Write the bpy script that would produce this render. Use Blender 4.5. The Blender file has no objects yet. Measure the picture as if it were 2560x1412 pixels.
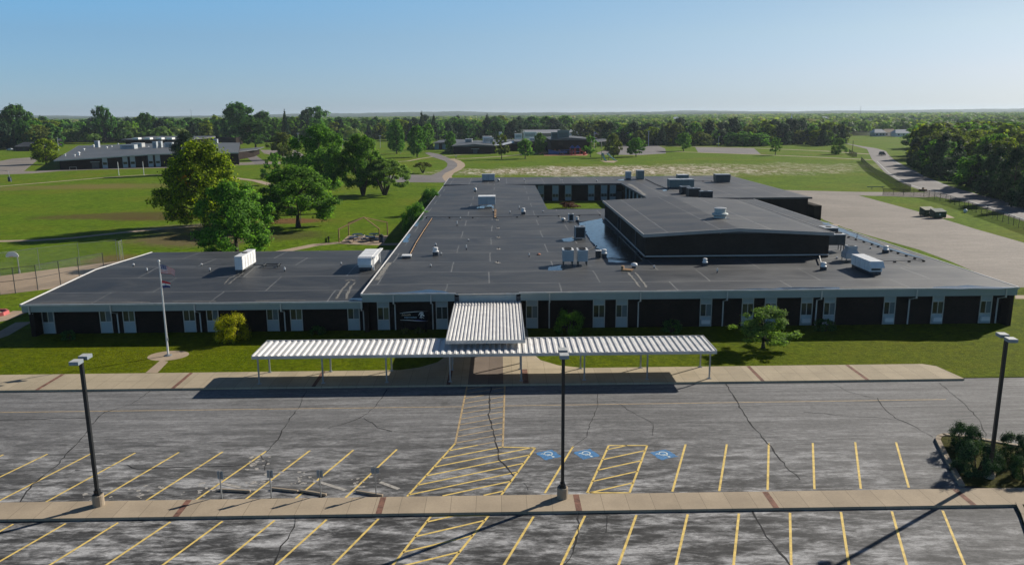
import bpy, math, random
import numpy as np
from math import sin, cos, tan, atan2, radians, sqrt, pi
from mathutils import Vector

S = bpy.context.scene
COL = S.collection
rng = np.random.default_rng(7)
random.seed(7)

# ------------------------------------------------------------------ camera, sky, sun
CAM_H = 20.8
PITCH, YAW, ROLL = radians(11.97), radians(0.87), radians(0.41)
FPX = 1985.0
_f = Vector((sin(YAW)*cos(PITCH), cos(YAW)*cos(PITCH), -sin(PITCH)))
_r0 = Vector((cos(YAW), -sin(YAW), 0))
_u0 = _r0.cross(_f)
_r = _r0*cos(ROLL) - _u0*sin(ROLL)
_u = _u0*cos(ROLL) + _r0*sin(ROLL)
cam_d = bpy.data.cameras.new('camera')
cam = bpy.data.objects.new('camera', cam_d)
COL.objects.link(cam)
from mathutils import Matrix
cam.matrix_world = Matrix(((_r.x, _u.x, -_f.x, 0), (_r.y, _u.y, -_f.y, 0), (_r.z, _u.z, -_f.z, CAM_H), (0, 0, 0, 1)))
cam_d.sensor_width = 36
cam_d.lens = FPX/2560*36
cam_d.clip_start = 0.5
cam_d.clip_end = 30000
S.camera = cam

SUN_AZ = radians(34.8)      # sun's direction measured from +X towards +Y
SUN_EL = radians(28)
w = bpy.data.worlds.new('World')
S.world = w
w.use_nodes = True
wn = w.node_tree
bg = wn.nodes['Background']
sky = wn.nodes.new('ShaderNodeTexSky')
sky.sky_type = 'NISHITA'
sky.sun_disc = False
sky.sun_elevation = SUN_EL
sky.sun_rotation = pi/2 - SUN_AZ
sky.altitude = 0
sky.air_density = 0.8
sky.dust_density = 0.3
sky.ozone_density = 1.6
# clear spring air: a paler, bluer band low over the horizon
_tc = wn.nodes.new('ShaderNodeTexCoord'); _sp = wn.nodes.new('ShaderNodeSeparateXYZ'); wn.links.new(_tc.outputs['Generated'], _sp.inputs[0])
def _band(stops):
    rp = wn.nodes.new('ShaderNodeValToRGB'); e = rp.color_ramp.elements
    while len(e) < len(stops): e.new(0.5)
    for q, (p, c) in zip(e, stops): q.position = p; q.color = (*c, 1)
    wn.links.new(_sp.outputs['Z'], rp.inputs[0]); return rp.outputs[0]
_away = _band([(0.0, (.95, 1.25, 1.95)), (.043, (.93, 1.27, 1.75)), (.09, (1.0, 1.42, 1.8)), (.135, (1.08, 1.8, 2.2)), (.45, (.62, .70, .80))])
_near = _band([(0.0, (.62, .80, 1.25)), (.043, (.96, .97, 1.2)), (.09, (1.2, 1.15, 1.15)), (.135, (1.27, 1.18, 1.10)), (.45, (.62, .70, .80))])
_dt = wn.nodes.new('ShaderNodeVectorMath'); _dt.operation = 'DOT_PRODUCT'; wn.links.new(_tc.outputs['Generated'], _dt.inputs[0])
_dt.inputs[1].default_value = (cos(SUN_AZ), sin(SUN_AZ), 0)
_cl = wn.nodes.new('ShaderNodeClamp'); wn.links.new(_dt.outputs['Value'], _cl.inputs[0])
_mb = wn.nodes.new('ShaderNodeMix'); _mb.data_type = 'RGBA'
wn.links.new(_cl.outputs[0], _mb.inputs[0]); wn.links.new(_away, _mb.inputs[6]); wn.links.new(_near, _mb.inputs[7])
_mx = wn.nodes.new('ShaderNodeMix'); _mx.data_type = 'RGBA'; _mx.blend_type = 'MULTIPLY'; _mx.inputs[0].default_value = 1
wn.links.new(sky.outputs[0], _mx.inputs[6]); wn.links.new(_mb.outputs[2], _mx.inputs[7])
wn.links.new(_mx.outputs[2], bg.inputs[0])
bg.inputs[1].default_value = 0.05
sun_d = bpy.data.lights.new('sun', 'SUN')
sun_d.energy = 5.0
sun_d.angle = radians(0.5)
sun_d.color = (1.0, 0.93, 0.82)
sun = bpy.data.objects.new('sun', sun_d)
sun.location = (60, 40, 80)
sun.rotation_euler = Vector((cos(SUN_EL)*cos(SUN_AZ), cos(SUN_EL)*sin(SUN_AZ), sin(SUN_EL))).to_track_quat('Z', 'Y').to_euler()
COL.objects.link(sun)
S.view_settings.view_transform = 'Standard'
S.view_settings.look = 'None'
S.view_settings.exposure = 0.4
S.view_settings.gamma = 1.0
S.cycles.max_bounces = 6
S.cycles.transparent_max_bounces = 12
S.cycles.volume_bounces = 0

# ------------------------------------------------------------------ surveying helpers
def ray(px, py):
    return _f*FPX + _r*(px-1280) + _u*(706-py)
def G(px, py, z=0.0):
    """the point of a level plane at height z seen at a photo pixel"""
    d = ray(px, py); t = (z-CAM_H)/d.z
    return Vector((d.x*t, d.y*t, z))
def AT(px, py, Y):
    d = ray(px, py); t = Y/d.y
    return Vector((d.x*t, Y, CAM_H+d.z*t))
def GP(pts, z=0.0):
    return [G(x, y, z) for x, y in pts]

# ------------------------------------------------------------------ mesh builder
class MB:
    def __init__(s):
        s.v = []; s.f = []; s.m = []
    def quad(s, a, b, c, d, m=0):
        n = len(s.v); s.v += [tuple(a), tuple(b), tuple(c), tuple(d)]; s.f.append((n, n+1, n+2, n+3)); s.m.append(m)
    def poly(s, pts, m=0):
        n = len(s.v); s.v += [tuple(p) for p in pts]; s.f.append(tuple(range(n, n+len(pts)))); s.m.append(m)
    def box(s, x0, x1, y0, y1, z0, z1, m=0, top=None):
        n = len(s.v)
        s.v += [(x0,y0,z0),(x1,y0,z0),(x1,y1,z0),(x0,y1,z0),(x0,y0,z1),(x1,y0,z1),(x1,y1,z1),(x0,y1,z1)]
        s.f += [(n+3,n+2,n+1,n),(n+4,n+5,n+6,n+7),(n,n+1,n+5,n+4),(n+1,n+2,n+6,n+5),(n+2,n+3,n+7,n+6),(n+3,n,n+4,n+7)]
        s.m += [m, m if top is None else top, m, m, m, m]
    def prism(s, pts, z0, z1, m=0, top=None):
        """pts counter-clockwise; z1 may be a list"""
        k = len(pts); n = len(s.v)
        zz = z1 if isinstance(z1, (list, tuple)) else [z1]*k
        s.v += [(p[0], p[1], z0) for p in pts] + [(p[0], p[1], z) for p, z in zip(pts, zz)]
        for i in range(k):
            j = (i+1) % k
            s.f.append((n+i, n+j, n+k+j, n+k+i)); s.m.append(m)
        s.f.append(tuple(n+k+i for i in range(k))); s.m.append(m if top is None else top)
        s.f.append(tuple(n+k-1-i for i in range(k))); s.m.append(m)
    def tube(s, p0, p1, r0, r1=None, n=8, m=0, caps=True):
        r1 = r0 if r1 is None else r1
        p0 = Vector(p0); p1 = Vector(p1); d = (p1-p0)
        if d.length < 1e-6: return
        d.normalize()
        a = d.orthogonal().normalized(); b = d.cross(a)
        k = len(s.v)
        for p, r in ((p0, r0), (p1, r1)):
            for i in range(n):
                t = 2*pi*i/n
                s.v.append(tuple(p + a*(r*cos(t)) + b*(r*sin(t))))
        for i in range(n):
            j = (i+1) % n
            s.f.append((k+i, k+j, k+n+j, k+n+i)); s.m.append(m)
        if caps:
            s.f.append(tuple(k+n-1-i for i in range(n))); s.m.append(m)
            s.f.append(tuple(k+n+i for i in range(n))); s.m.append(m)
    def lathe(s, prof, n=16, m=0, c=(0, 0)):
        """prof: list of (r, z)"""
        k = len(s.v)
        for r, z in prof:
            for i in range(n):
                t = 2*pi*i/n
                s.v.append((c[0]+r*cos(t), c[1]+r*sin(t), z))
        for q in range(len(prof)-1):
            for i in range(n):
                j = (i+1) % n
                s.f.append((k+q*n+i, k+q*n+j, k+(q+1)*n+j, k+(q+1)*n+i)); s.m.append(m)
        s.f.append(tuple(k+n-1-i for i in range(n))); s.m.append(m)
        e = k+(len(prof)-1)*n
        s.f.append(tuple(e+i for i in range(n))); s.m.append(m)
    def strip(s, pts, wid, z=None, m=0):
        """flat ribbon of width wid along a polyline"""
        P = [Vector((p[0], p[1], p[2] if z is None else z)) for p in pts]
        L = []; R = []
        for i, p in enumerate(P):
            d = (P[min(i+1, len(P)-1)] - P[max(i-1, 0)]); d.z = 0; d.normalize()
            nrm = Vector((-d.y, d.x, 0))
            ww = wid[i] if isinstance(wid, (list, tuple)) else wid
            L.append(p+nrm*ww/2); R.append(p-nrm*ww/2)
        for i in range(len(P)-1):
            s.quad(R[i], R[i+1], L[i+1], L[i], m)
    def build(s, name, mats, parent=None, world=False, smooth=False, bevel=0):
        me = bpy.data.meshes.new(name)
        off = Vector((0, 0, 0))
        if world and parent is not None:
            q = parent
            while q is not None:
                off += q.location; q = q.parent
        me.from_pydata([(a[0]-off.x, a[1]-off.y, a[2]-off.z) for a in s.v], [], s.f)
        if not isinstance(mats, (list, tuple)): mats = [mats]
        for mm in mats: me.materials.append(mm)
        me.polygons.foreach_set('material_index', s.m)
        if smooth: me.polygons.foreach_set('use_smooth', [True]*len(s.f))
        me.update()
        o = bpy.data.objects.new(name, me)
        COL.objects.link(o)
        if parent is not None: o.parent = parent
        if bevel:
            bv = o.modifiers.new('bevel', 'BEVEL'); bv.width = bevel; bv.segments = 1; bv.limit_method = 'ANGLE'
        return o

def np_mesh(name, V, Q, mat, smooth=False):
    """quads from arrays"""
    me = bpy.data.meshes.new(name)
    nv, nf = len(V), len(Q)
    me.vertices.add(nv); me.vertices.foreach_set('co', np.asarray(V, dtype=np.float32).ravel())
    me.loops.add(nf*4); me.loops.foreach_set('vertex_index', np.asarray(Q, dtype=np.int32).ravel())
    me.polygons.add(nf)
    me.polygons.foreach_set('loop_start', np.arange(0, nf*4, 4, dtype=np.int32))
    me.polygons.foreach_set('loop_total', np.full(nf, 4, dtype=np.int32))
    if smooth: me.polygons.foreach_set('use_smooth', np.ones(nf, dtype=bool))
    me.materials.append(mat)
    me.update(calc_edges=True)
    me.validate()
    return me

def tag(o, label, cat, group=None):
    o['label'] = label; o['category'] = cat
    if group: o['group'] = group
    return o
def thing(name, label, cat, loc=(0, 0, 0), rz=0, group=None):
    o = bpy.data.objects.new(name, None)
    o.empty_display_size = 0.5
    COL.objects.link(o); o.location = loc; o.rotation_euler = (0, 0, rz)
    return tag(o, label, cat, group)
def struct(mb, name, mats, **k):
    o = mb.build(name, mats, **k); o['kind'] = 'structure'; return o
def copy_tree(o, parent=None):
    c = o.copy(); COL.objects.link(c); c.parent = parent
    for ch in [x for x in o.children]: copy_tree(ch, c)
    return c

# ------------------------------------------------------------------ materials
def new_mat(name):
    m = bpy.data.materials.new(name); m.use_nodes = True
    nt = m.node_tree
    return m, nt, nt.nodes['Principled BSDF']
def N(nt, t, **k):
    n = nt.nodes.new(t)
    for a, b in k.items(): setattr(n, a, b)
    return n
def setin(n, **k):
    for a, b in k.items(): n.inputs[a.replace('_', ' ')].default_value = b
def coords(nt, scale=(1, 1, 1), rot=0, kind='Object'):
    tc = N(nt, 'ShaderNodeTexCoord'); mp = N(nt, 'ShaderNodeMapping')
    mp.inputs['Scale'].default_value = scale; mp.inputs['Rotation'].default_value = (0, 0, rot)
    nt.links.new(tc.outputs[kind], mp.inputs['Vector'])
    return mp.outputs[0]
def noise(nt, vec, scale, detail=4, rough=0.55, dist=0):
    n = N(nt, 'ShaderNodeTexNoise'); nt.links.new(vec, n.inputs['Vector'])
    setin(n, Scale=scale, Detail=detail, Roughness=rough, Distortion=dist)
    return n.outputs['Fac']
def ramp(nt, fac, stops):
    r = N(nt, 'ShaderNodeValToRGB'); e = r.color_ramp.elements
    while len(e) < len(stops): e.new(0.5)
    for q, (p, c) in zip(e, stops):
        q.position = p; q.color = (c[0], c[1], c[2], 1) if hasattr(c, '__len__') else (c, c, c, 1)
    nt.links.new(fac, r.inputs[0])
    return r.outputs[0]
def mixc(nt, fac, a, b, mode='MIX'):
    n = N(nt, 'ShaderNodeMix', data_type='RGBA', blend_type=mode)
    for i, v in ((0, fac), (6, a), (7, b)):
        if hasattr(v, 'is_linked') or isinstance(v, bpy.types.NodeSocket): nt.links.new(v, n.inputs[i])
        else: n.inputs[i].default_value = v if i == 0 else (v[0], v[1], v[2], 1)
    return n.outputs[2]
def mth(nt, op, a, b=0.0, clamp=False):
    n = N(nt, 'ShaderNodeMath', operation=op, use_clamp=clamp)
    for i, v in ((0, a), (1, b)):
        if isinstance(v, bpy.types.NodeSocket): nt.links.new(v, n.inputs[i])
        else: n.inputs[i].default_value = v
    return n.outputs[0]
def bump(nt, bs, h, strength=0.3, dist=0.1):
    b = N(nt, 'ShaderNodeBump'); setin(b, Strength=strength, Distance=dist)
    nt.links.new(h, b.inputs['Height']); nt.links.new(b.outputs[0], bs.inputs['Normal'])

def plain(name, col, rough=0.6, var=0.15, scale=3.0, metal=0.0, spec=0.5, bmp=0.0):
    """paint, metal, plastic: base colour with soft blotches of wear"""
    m, nt, bs = new_mat(name)
    f = noise(nt, coords(nt), scale, 5, 0.6)
    lo = [max(0, c*(1-var)) for c in col]; hi = [min(1, c*(1+var)) for c in col]
    c = ramp(nt, f, [(0.3, lo), (0.7, hi)])
    nt.links.new(c, bs.inputs['Base Color'])
    setin(bs, Roughness=rough, Metallic=metal); bs.inputs['Specular IOR Level'].default_value = spec
    if bmp: bump(nt, bs, noise(nt, coords(nt), scale*6, 4), bmp, 0.02)
    return m

# grass -------------------------------------------------
def grass_mat(name, a, b, c, s=0.35, dry=(0.13, 0.11, 0.035), dryamt=0.35, patches=()):
    m, nt, bs = new_mat(name)
    v = coords(nt)
    f1 = noise(nt, v, s, 6, 0.62, 0.4)
    f2 = noise(nt, v, s*5, 5, 0.7)
    f3 = noise(nt, v, 0.035, 4, 0.55)
    col = ramp(nt, f1, [(0.28, a), (0.52, b), (0.75, c)])
    col2 = ramp(nt, f2, [(0.3, [q*0.72 for q in a]), (0.7, [q*1.12 for q in c])])
    col = mixc(nt, 0.5, col, col2)
    f4 = noise(nt, coords(nt, (0.8, 1.2, 1)), s*2.5+0.75, 9, 0.8, 0.7)
    col = mixc(nt, 1.0, col, ramp(nt, f4, [(0.30, 0.36), (0.5, 1.0), (0.70, 1.6)]), 'MULTIPLY')
    fd = ramp(nt, f3, [(0.5, 0.0), (0.72, 1.0)])
    col = mixc(nt, mth(nt, 'MULTIPLY', fd, dryamt), col, dry)
    # worn or bare patches: (centre, radii, rotation, colour, strength, raggedness)
    for (cx, cy, rx, ry, rot, pc, amt, rag) in patches:
        tc = N(nt, 'ShaderNodeTexCoord'); mp = N(nt, 'ShaderNodeMapping', vector_type='TEXTURE')
        mp.inputs['Location'].default_value = (cx, cy, 0); mp.inputs['Rotation'].default_value = (0, 0, rot)
        mp.inputs['Scale'].default_value = (rx, ry, 1000)
        nt.links.new(tc.outputs['Object'], mp.inputs['Vector'])
        ln = N(nt, 'ShaderNodeVectorMath', operation='LENGTH'); nt.links.new(mp.outputs[0], ln.inputs[0])
        wob = mth(nt, 'MULTIPLY', mth(nt, 'SUBTRACT', noise(nt, coords(nt, (0.07, 0.05, 1)), 1.0, 6, 0.7), 0.5), rag*1.8)
        wob2 = mth(nt, 'MULTIPLY', mth(nt, 'SUBTRACT', noise(nt, v, 0.9, 4, 0.7), 0.5), rag)
        d = mth(nt, 'ADD', mth(nt, 'ADD', ln.outputs['Value'], wob), wob2)
        mask = ramp(nt, d, [(0.55, 1.0), (1.0, 0.0)])
        if pc is straw:
            sn = noise(nt, coords(nt, (0.55, 0.16, 1)), 1.0, 5, 0.62, 1.2)
            pc = ramp(nt, sn, [(0.36, (0.09, 0.125, 0.02)), (0.44, (0.19, 0.165, 0.075)), (0.53, (0.36, 0.31, 0.225)), (0.63, (0.62, 0.57, 0.48))])
        col = mixc(nt, mth(nt, 'MULTIPLY', mask, amt), col, pc)
    nt.links.new(col, bs.inputs['Base Color'])
    setin(bs, Roughness=0.9); bs.inputs['Specular IOR Level'].default_value = 0.04
    bump(nt, bs, noise(nt, v, 2.2, 6, 0.8), 0.7, 0.22)
    return m

def asphalt_mat(name, dark, mid, light, wear=True, tint=(1, 1, 1)):
    m, nt, bs = new_mat(name)
    tt = lambda x: [x*tint[0], x*tint[1], x*tint[2]]
    st = noise(nt, coords(nt, (0.10, 2.0, 1)), 1.0, 11, 0.72, 0.5)      # tyre and plough streaks along the lanes
    pa = noise(nt, coords(nt, (0.75, 2.3, 1)), 1.0, 12, 0.76, 0.3)      # flaking sealcoat
    pb = noise(nt, coords(nt, (0.22, 0.8, 1)), 1.0, 6, 0.6, 0.6)
    pa = mth(nt, 'ADD', mth(nt, 'MULTIPLY', pa, 0.55), mth(nt, 'MULTIPLY', pb, 0.45))
    fine = noise(nt, coords(nt), 14, 3, 0.7)
    if wear:
        sep = N(nt, 'ShaderNodeSeparateXYZ'); tc = N(nt, 'ShaderNodeTexCoord'); nt.links.new(tc.outputs['Object'], sep.inputs[0])
        mr = N(nt, 'ShaderNodeMapRange'); nt.links.new(sep.outputs['Y'], mr.inputs[0])
        mr.inputs[1].default_value = 53; mr.inputs[2].default_value = 40; mr.inputs[3].default_value = 0.12; mr.inputs[4].default_value = 0.9
        mr.clamp = True
        mx = N(nt, 'ShaderNodeMapRange'); nt.links.new(sep.outputs['X'], mx.inputs[0])
        mx.inputs[1].default_value = 10; mx.inputs[2].default_value = 26; mx.inputs[3].default_value = 1.0; mx.inputs[4].default_value = 0.45
        k = mth(nt, 'MULTIPLY', mr.outputs[0], mx.outputs[0])
    else:
        k = 0.15
    cs = ramp(nt, st, [(0.3, tt(mid*0.84)), (0.5, tt(mid)), (0.7, tt(mid*1.16))] if not wear else [(0.34, tt(mid*0.55)), (0.44, tt(mid*0.85)), (0.54, tt(mid*1.05)), (0.68, tt(mid*1.55))])
    cp = ramp(nt, pa, [(0.42, tt(dark)), (0.465, tt(mid*0.3)), (0.50, tt(mid*0.8)), (0.535, tt(mid*1.4)), (0.585, tt(light))])
    col = mixc(nt, k, cs, cp)
    big = noise(nt, coords(nt), 0.07, 3, 0.5)
    col = mixc(nt, 1.0, col, ramp(nt, big, [(0.3, 0.82), (0.7, 1.12)]), 'MULTIPLY')
    col = mixc(nt, 1.0, col, ramp(nt, noise(nt, coords(nt, (0.6, 1, 1)), 4.5, 8, 0.8), [(0.3, 0.62), (0.7, 1.38)]), 'MULTIPLY')
    col = mixc(nt, 0.5, col, mixc(nt, 1.0, col, ramp(nt, fine, [(0.2, 0.5), (0.8, 1.5)]), 'MULTIPLY'))
    spots = ramp(nt, noise(nt, coords(nt), 0.55, 3, 0.5), [(0.66, 0.0), (0.74, 0.5)])
    col = mixc(nt, spots, col, tt(mid*0.35))
    nt.links.new(col, bs.inputs['Base Color'])
    setin(bs, Roughness=0.82); bs.inputs['Specular IOR Level'].default_value = 0.3
    bump(nt, bs, fine, 0.25, 0.02)
    return m

def concrete_mat(name, col, jx=None, x0=0.0, jy=None, y0=0.0):
    m, nt, bs = new_mat(name)
    v = coords(nt)
    f = noise(nt, v, 0.5, 6, 0.6); g = noise(nt, v, 7, 5, 0.7)
    c = ramp(nt, f, [(0.3, [q*0.86 for q in col]), (0.7, [q*1.1 for q in col])])
    c = mixc(nt, 1.0, c, ramp(nt, g, [(0.25, 0.88), (0.75, 1.08)]), 'MULTIPLY')
    sep = N(nt, 'ShaderNodeSeparateXYZ'); tc = N(nt, 'ShaderNodeTexCoord'); nt.links.new(tc.outputs['Object'], sep.inputs[0])
    for out, step, o0 in ((sep.outputs['X'], jx, x0), (sep.outputs['Y'], jy, y0)):
        if not step: continue
        t = mth(nt, 'MODULO', mth(nt, 'ADD', mth(nt, 'SUBTRACT', out, o0), step*1000), step)
        e = mth(nt, 'LESS_THAN', mth(nt, 'ABSOLUTE', mth(nt, 'SUBTRACT', t, step/2)), 0.014)
        cell = mth(nt, 'FLOOR', mth(nt, 'DIVIDE', mth(nt, 'ADD', mth(nt, 'SUBTRACT', out, o0), step*1000+step/2), step))
        wn_ = N(nt, 'ShaderNodeTexWhiteNoise', noise_dimensions='1D'); nt.links.new(cell, wn_.inputs['W'])
        c = mixc(nt, 1.0, c, ramp(nt, wn_.outputs['Value'], [(0, 0.92), (1, 1.05)]), 'MULTIPLY')
        c = mixc(nt, e, c, [q*0.55 for q in col])
    nt.links.new(c, bs.inputs['Base Color'])
    setin(bs, Roughness=0.85); bs.inputs['Specular IOR Level'].default_value = 0.25
    bump(nt, bs, g, 0.15, 0.02)
    return m

def roof_mat(name, base, bw, rh, rot=0, off=(0, 0), seam=0.19):
    """dark membrane roofing in welded sheets"""
    m, nt, bs = new_mat(name)
    v = coords(nt)
    f = noise(nt, coords(nt, (0.25, 0.5, 1)), 0.5, 7, 0.65, 0.6); g = noise(nt, v, 3.0, 6, 0.75)
    c = ramp(nt, f, [(0.28, [q*0.55 for q in base]), (0.5, base), (0.72, [q*1.6 for q in base])])
    c = mixc(nt, 1.0, c, ramp(nt, g, [(0.25, 0.82), (0.75, 1.2)]), 'MULTIPLY')
    # slight wobble so that seams are hand laid
    tc = N(nt, 'ShaderNodeTexCoord'); mp = N(nt, 'ShaderNodeMapping'); mp.inputs['Rotation'].default_value = (0, 0, rot)
    mp.inputs['Location'].default_value = (off[0], off[1], 0)
    nt.links.new(tc.outputs['Object'], mp.inputs['Vector'])
    nz = N(nt, 'ShaderNodeTexNoise'); nt.links.new(tc.outputs['Object'], nz.inputs['Vector']); setin(nz, Scale=0.2, Detail=2)
    vm = N(nt, 'ShaderNodeVectorMath', operation='MULTIPLY_ADD'); nt.links.new(nz.outputs['Color'], vm.inputs[0])
    vm.inputs[1].default_value = (0.35, 0.25, 0); nt.links.new(mp.outputs[0], vm.inputs[2])
    br = N(nt, 'ShaderNodeTexBrick'); nt.links.new(vm.outputs[0], br.inputs['Vector'])
    br.offset = 0.37; br.inputs['Color1'].default_value = (0, 0, 0, 1); br.inputs['Color2'].default_value = (0.5, 0.5, 0.5, 1)
    br.inputs['Mortar'].default_value = (1, 1, 1, 1)
    setin(br, Scale=1.0); br.inputs['Brick Width'].default_value = bw; br.inputs['Row Height'].default_value = rh
    br.inputs['Mortar Size'].default_value = 0.085; br.inputs['Mortar Smooth'].default_value = 0.4
    c = mixc(nt, 1.0, c, ramp(nt, mth(nt, 'MULTIPLY', br.outputs['Color'], 1.0), [(0, 0.94), (0.5, 1.07), (1.0, 1.0)]), 'MULTIPLY')
    sm = mth(nt, 'MULTIPLY', br.outputs['Fac'], ramp(nt, noise(nt, v, 0.16, 5, 0.7), [(0.35, 0.3), (0.65, 1.0)]))
    c = mixc(nt, sm, c, (seam, seam*1.0, seam*0.97))
    # scuffs
    sc = ramp(nt, noise(nt, coords(nt, (0.3, 1.0, 1)), 1.3, 9, 0.75), [(0.66, 0.0), (0.78, 0.5)])
    c = mixc(nt, sc, c, (0.12, 0.12, 0.115))
    nt.links.new(c, bs.inputs['Base Color'])
    rr = ramp(nt, f, [(0.3, 0.5), (0.7, 0.66)])
    nt.links.new(rr, bs.inputs['Roughness']); bs.inputs['Specular IOR Level'].default_value = 0.5
    bump(nt, bs, g, 0.2, 0.03)
    return m

def brick_mat(name, a, b, mortar):
    m, nt, bs = new_mat(name)
    tc = N(nt, 'ShaderNodeTexCoord'); sep = N(nt, 'ShaderNodeSeparateXYZ'); nt.links.new(tc.outputs['Object'], sep.inputs[0])
    cmb = N(nt, 'ShaderNodeCombineXYZ'); nt.links.new(mth(nt, 'ADD', sep.outputs['X'], sep.outputs['Y']), cmb.inputs[0]); nt.links.new(sep.outputs['Z'], cmb.inputs[1])
    br = N(nt, 'ShaderNodeTexBrick'); nt.links.new(cmb.outputs[0], br.inputs['Vector'])
    br.inputs['Color1'].default_value = (*a, 1); br.inputs['Color2'].default_value = (*b, 1); br.inputs['Mortar'].default_value = (*mortar, 1)
    setin(br, Scale=1.0); br.inputs['Brick Width'].default_value = 0.29; br.inputs['Row Height'].default_value = 0.1; br.inputs['Mortar Size'].default_value = 0.008
    c = mixc(nt, 1.0, br.outputs['Color'], ramp(nt, noise(nt, coords(nt), 0.6, 5, 0.6), [(0.3, 0.75), (0.7, 1.2)]), 'MULTIPLY')
    nt.links.new(c, bs.inputs['Base Color']); setin(bs, Roughness=0.9); bs.inputs['Specular IOR Level'].default_value = 0.08
    return m

def leaf_mat(name, dark, mid, light, trans=0.48, extra=None):
    """foliage: each leaf cluster has its own shade, thin enough to let light through"""
    m, nt, bs = new_mat(name)
    ge = N(nt, 'ShaderNodeNewGeometry'); oi = N(nt, 'ShaderNodeObjectInfo')
    f = mth(nt, 'ADD', mth(nt, 'MULTIPLY', ge.outputs['Random Per Island'], 0.75), mth(nt, 'MULTIPLY', noise(nt, coords(nt), 0.45, 3), 0.35))
    c = ramp(nt, f, [(0.2, [q*.75 for q in dark]), (0.5, mid), (0.9, light)])
    hv = N(nt, 'ShaderNodeHueSaturation')
    nt.links.new(ramp(nt, oi.outputs['Random'], [(0, 0.495), (1, 0.515)]), hv.inputs['Hue'])
    nt.links.new(ramp(nt, oi.outputs['Random'], [(0, 0.8), (0.5, 1.15), (1, 0.9)]), hv.inputs['Value'])
    nt.links.new(c, hv.inputs['Color']); c = hv.outputs[0]
    if extra:
        (ex, ec, er) = extra      # a turned patch of another colour in the crown: centre, colour, radius
        tc = N(nt, 'ShaderNodeTexCoord'); d = N(nt, 'ShaderNodeVectorMath', operation='DISTANCE')
        nt.links.new(tc.outputs['Object'], d.inputs[0]); d.inputs[1].default_value = ex
        k = mth(nt, 'ADD', mth(nt, 'DIVIDE', d.outputs['Value'], er), mth(nt, 'MULTIPLY', ge.outputs['Random Per Island'], 0.9))
        c = mixc(nt, ramp(nt, k, [(0.75, 1.0), (1.25, 0.0)]), c, ec)
    nt.links.new(c, bs.inputs['Base Color']); setin(bs, Roughness=0.7); bs.inputs['Specular IOR Level'].default_value = 0.08
    tr = N(nt, 'ShaderNodeBsdfTranslucent')
    nt.links.new(mixc(nt, 1.0, c, (1.6, 1.75, 0.7), 'MULTIPLY'), tr.inputs['Color'])
    mx = N(nt, 'ShaderNodeMixShader'); mx.inputs[0].default_value = trans
    nt.links.new(bs.outputs[0], mx.inputs[1]); nt.links.new(tr.outputs[0], mx.inputs[2])
    nt.links.new(mx.outputs[0], nt.nodes['Material Output'].inputs['Surface'])
    return m

def mesh_fence_mat(name, col, cell=0.3, wire=0.055):
    """woven wire: diagonal strands with open gaps"""
    m, nt, bs = new_mat(name)
    tc = N(nt, 'ShaderNodeTexCoord'); sep = N(nt, 'ShaderNodeSeparateXYZ'); nt.links.new(tc.outputs['Object'], sep.inputs[0])
    h = mth(nt, 'ADD', sep.outputs['X'], mth(nt, 'MULTIPLY', sep.outputs['Y'], 1.0))
    g = []
    for sg in (1, -1):
        t = mth(nt, 'ADD', h, mth(nt, 'MULTIPLY', sep.outputs['Z'], sg))
        t = mth(nt, 'MODULO', mth(nt, 'ADD', t, 3000.0), cell)
        g.append(mth(nt, 'LESS_THAN', t, wire))
    k = mth(nt, 'MAXIMUM', g[0], g[1])
    setin(bs, Roughness=0.8); bs.inputs['Specular IOR Level'].default_value = 0.05; bs.inputs['Base Color'].default_value = (*col, 1)
    tr = N(nt, 'ShaderNodeBsdfTransparent'); mx = N(nt, 'ShaderNodeMixShader')
    nt.links.new(k, mx.inputs[0]); nt.links.new(tr.outputs[0], mx.inputs[1]); nt.links.new(bs.outputs[0], mx.inputs[2])
    nt.links.new(mx.outputs[0], nt.nodes['Material Output'].inputs['Surface'])
    return m

def gpt(px, py): p = G(px, py); return p.x, p.y
_fx, _fy = gpt(1420, 428); _f2 = gpt(1900, 416)
straw = (0.30, 0.235, 0.15)
PATCH = [(_fx+12, _fy+2, 66, 30, 0, straw, 0.95, 0.75), (_f2[0]-10, _f2[1]-4, 85, 26, 0, straw, 0.42, 1.5),
         (*gpt(1690, 432), 70, 20, 0, straw, 0.6, 1.5),
         (*gpt(290, 540), 20, 7, 0.1, (0.10, 0.065, 0.03), 0.75, 0.9), (*gpt(420, 546), 12, 4, 0, (0.10, 0.06, 0.03), 0.7, 0.9),
         (*gpt(120, 470), 40, 10, 0.15, (0.17, 0.14, 0.045), 0.55, 1.1), (*gpt(330, 465), 40, 12, 0, (0.17, 0.14, 0.05), 0.5, 1.2),
         (*gpt(480, 600), 14, 10, 0, (0.14, 0.10, 0.06), 0.8, 0.9), (*gpt(715, 553), 9, 5, 0, (0.17, 0.085, 0.04), 0.9, 0.5),
         (*gpt(500, 570), 12, 9, 0, (0.15, 0.12, 0.08), 0.8, 0.7),
         (*gpt(285, 648), 5, 5, 0, (0.16, 0.10, 0.05), 0.7, 0.8), (*gpt(700, 590), 10, 8, 0, (0.08, 0.06, 0.03), 0.6, 0.8)]
M = {}
M['ground'] = grass_mat('grass_ground', (0.052, 0.108, 0.005), (0.096, 0.165, 0.008), (0.145, 0.205, 0.012), 0.12, (0.17, 0.155, 0.020), 0.5, PATCH)
M['lawn'] = grass_mat('lawn_grass', (0.046, 0.082, 0.001), (0.085, 0.123, 0.0015), (0.140, 0.162, 0.003), 0.55, (0.15, 0.12, 0.012), 0.3)
M['court_grass'] = grass_mat('courtyard_grass', (0.07, 0.14, 0.012), (0.10, 0.18, 0.02), (0.14, 0.21, 0.03), 0.6)
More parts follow.
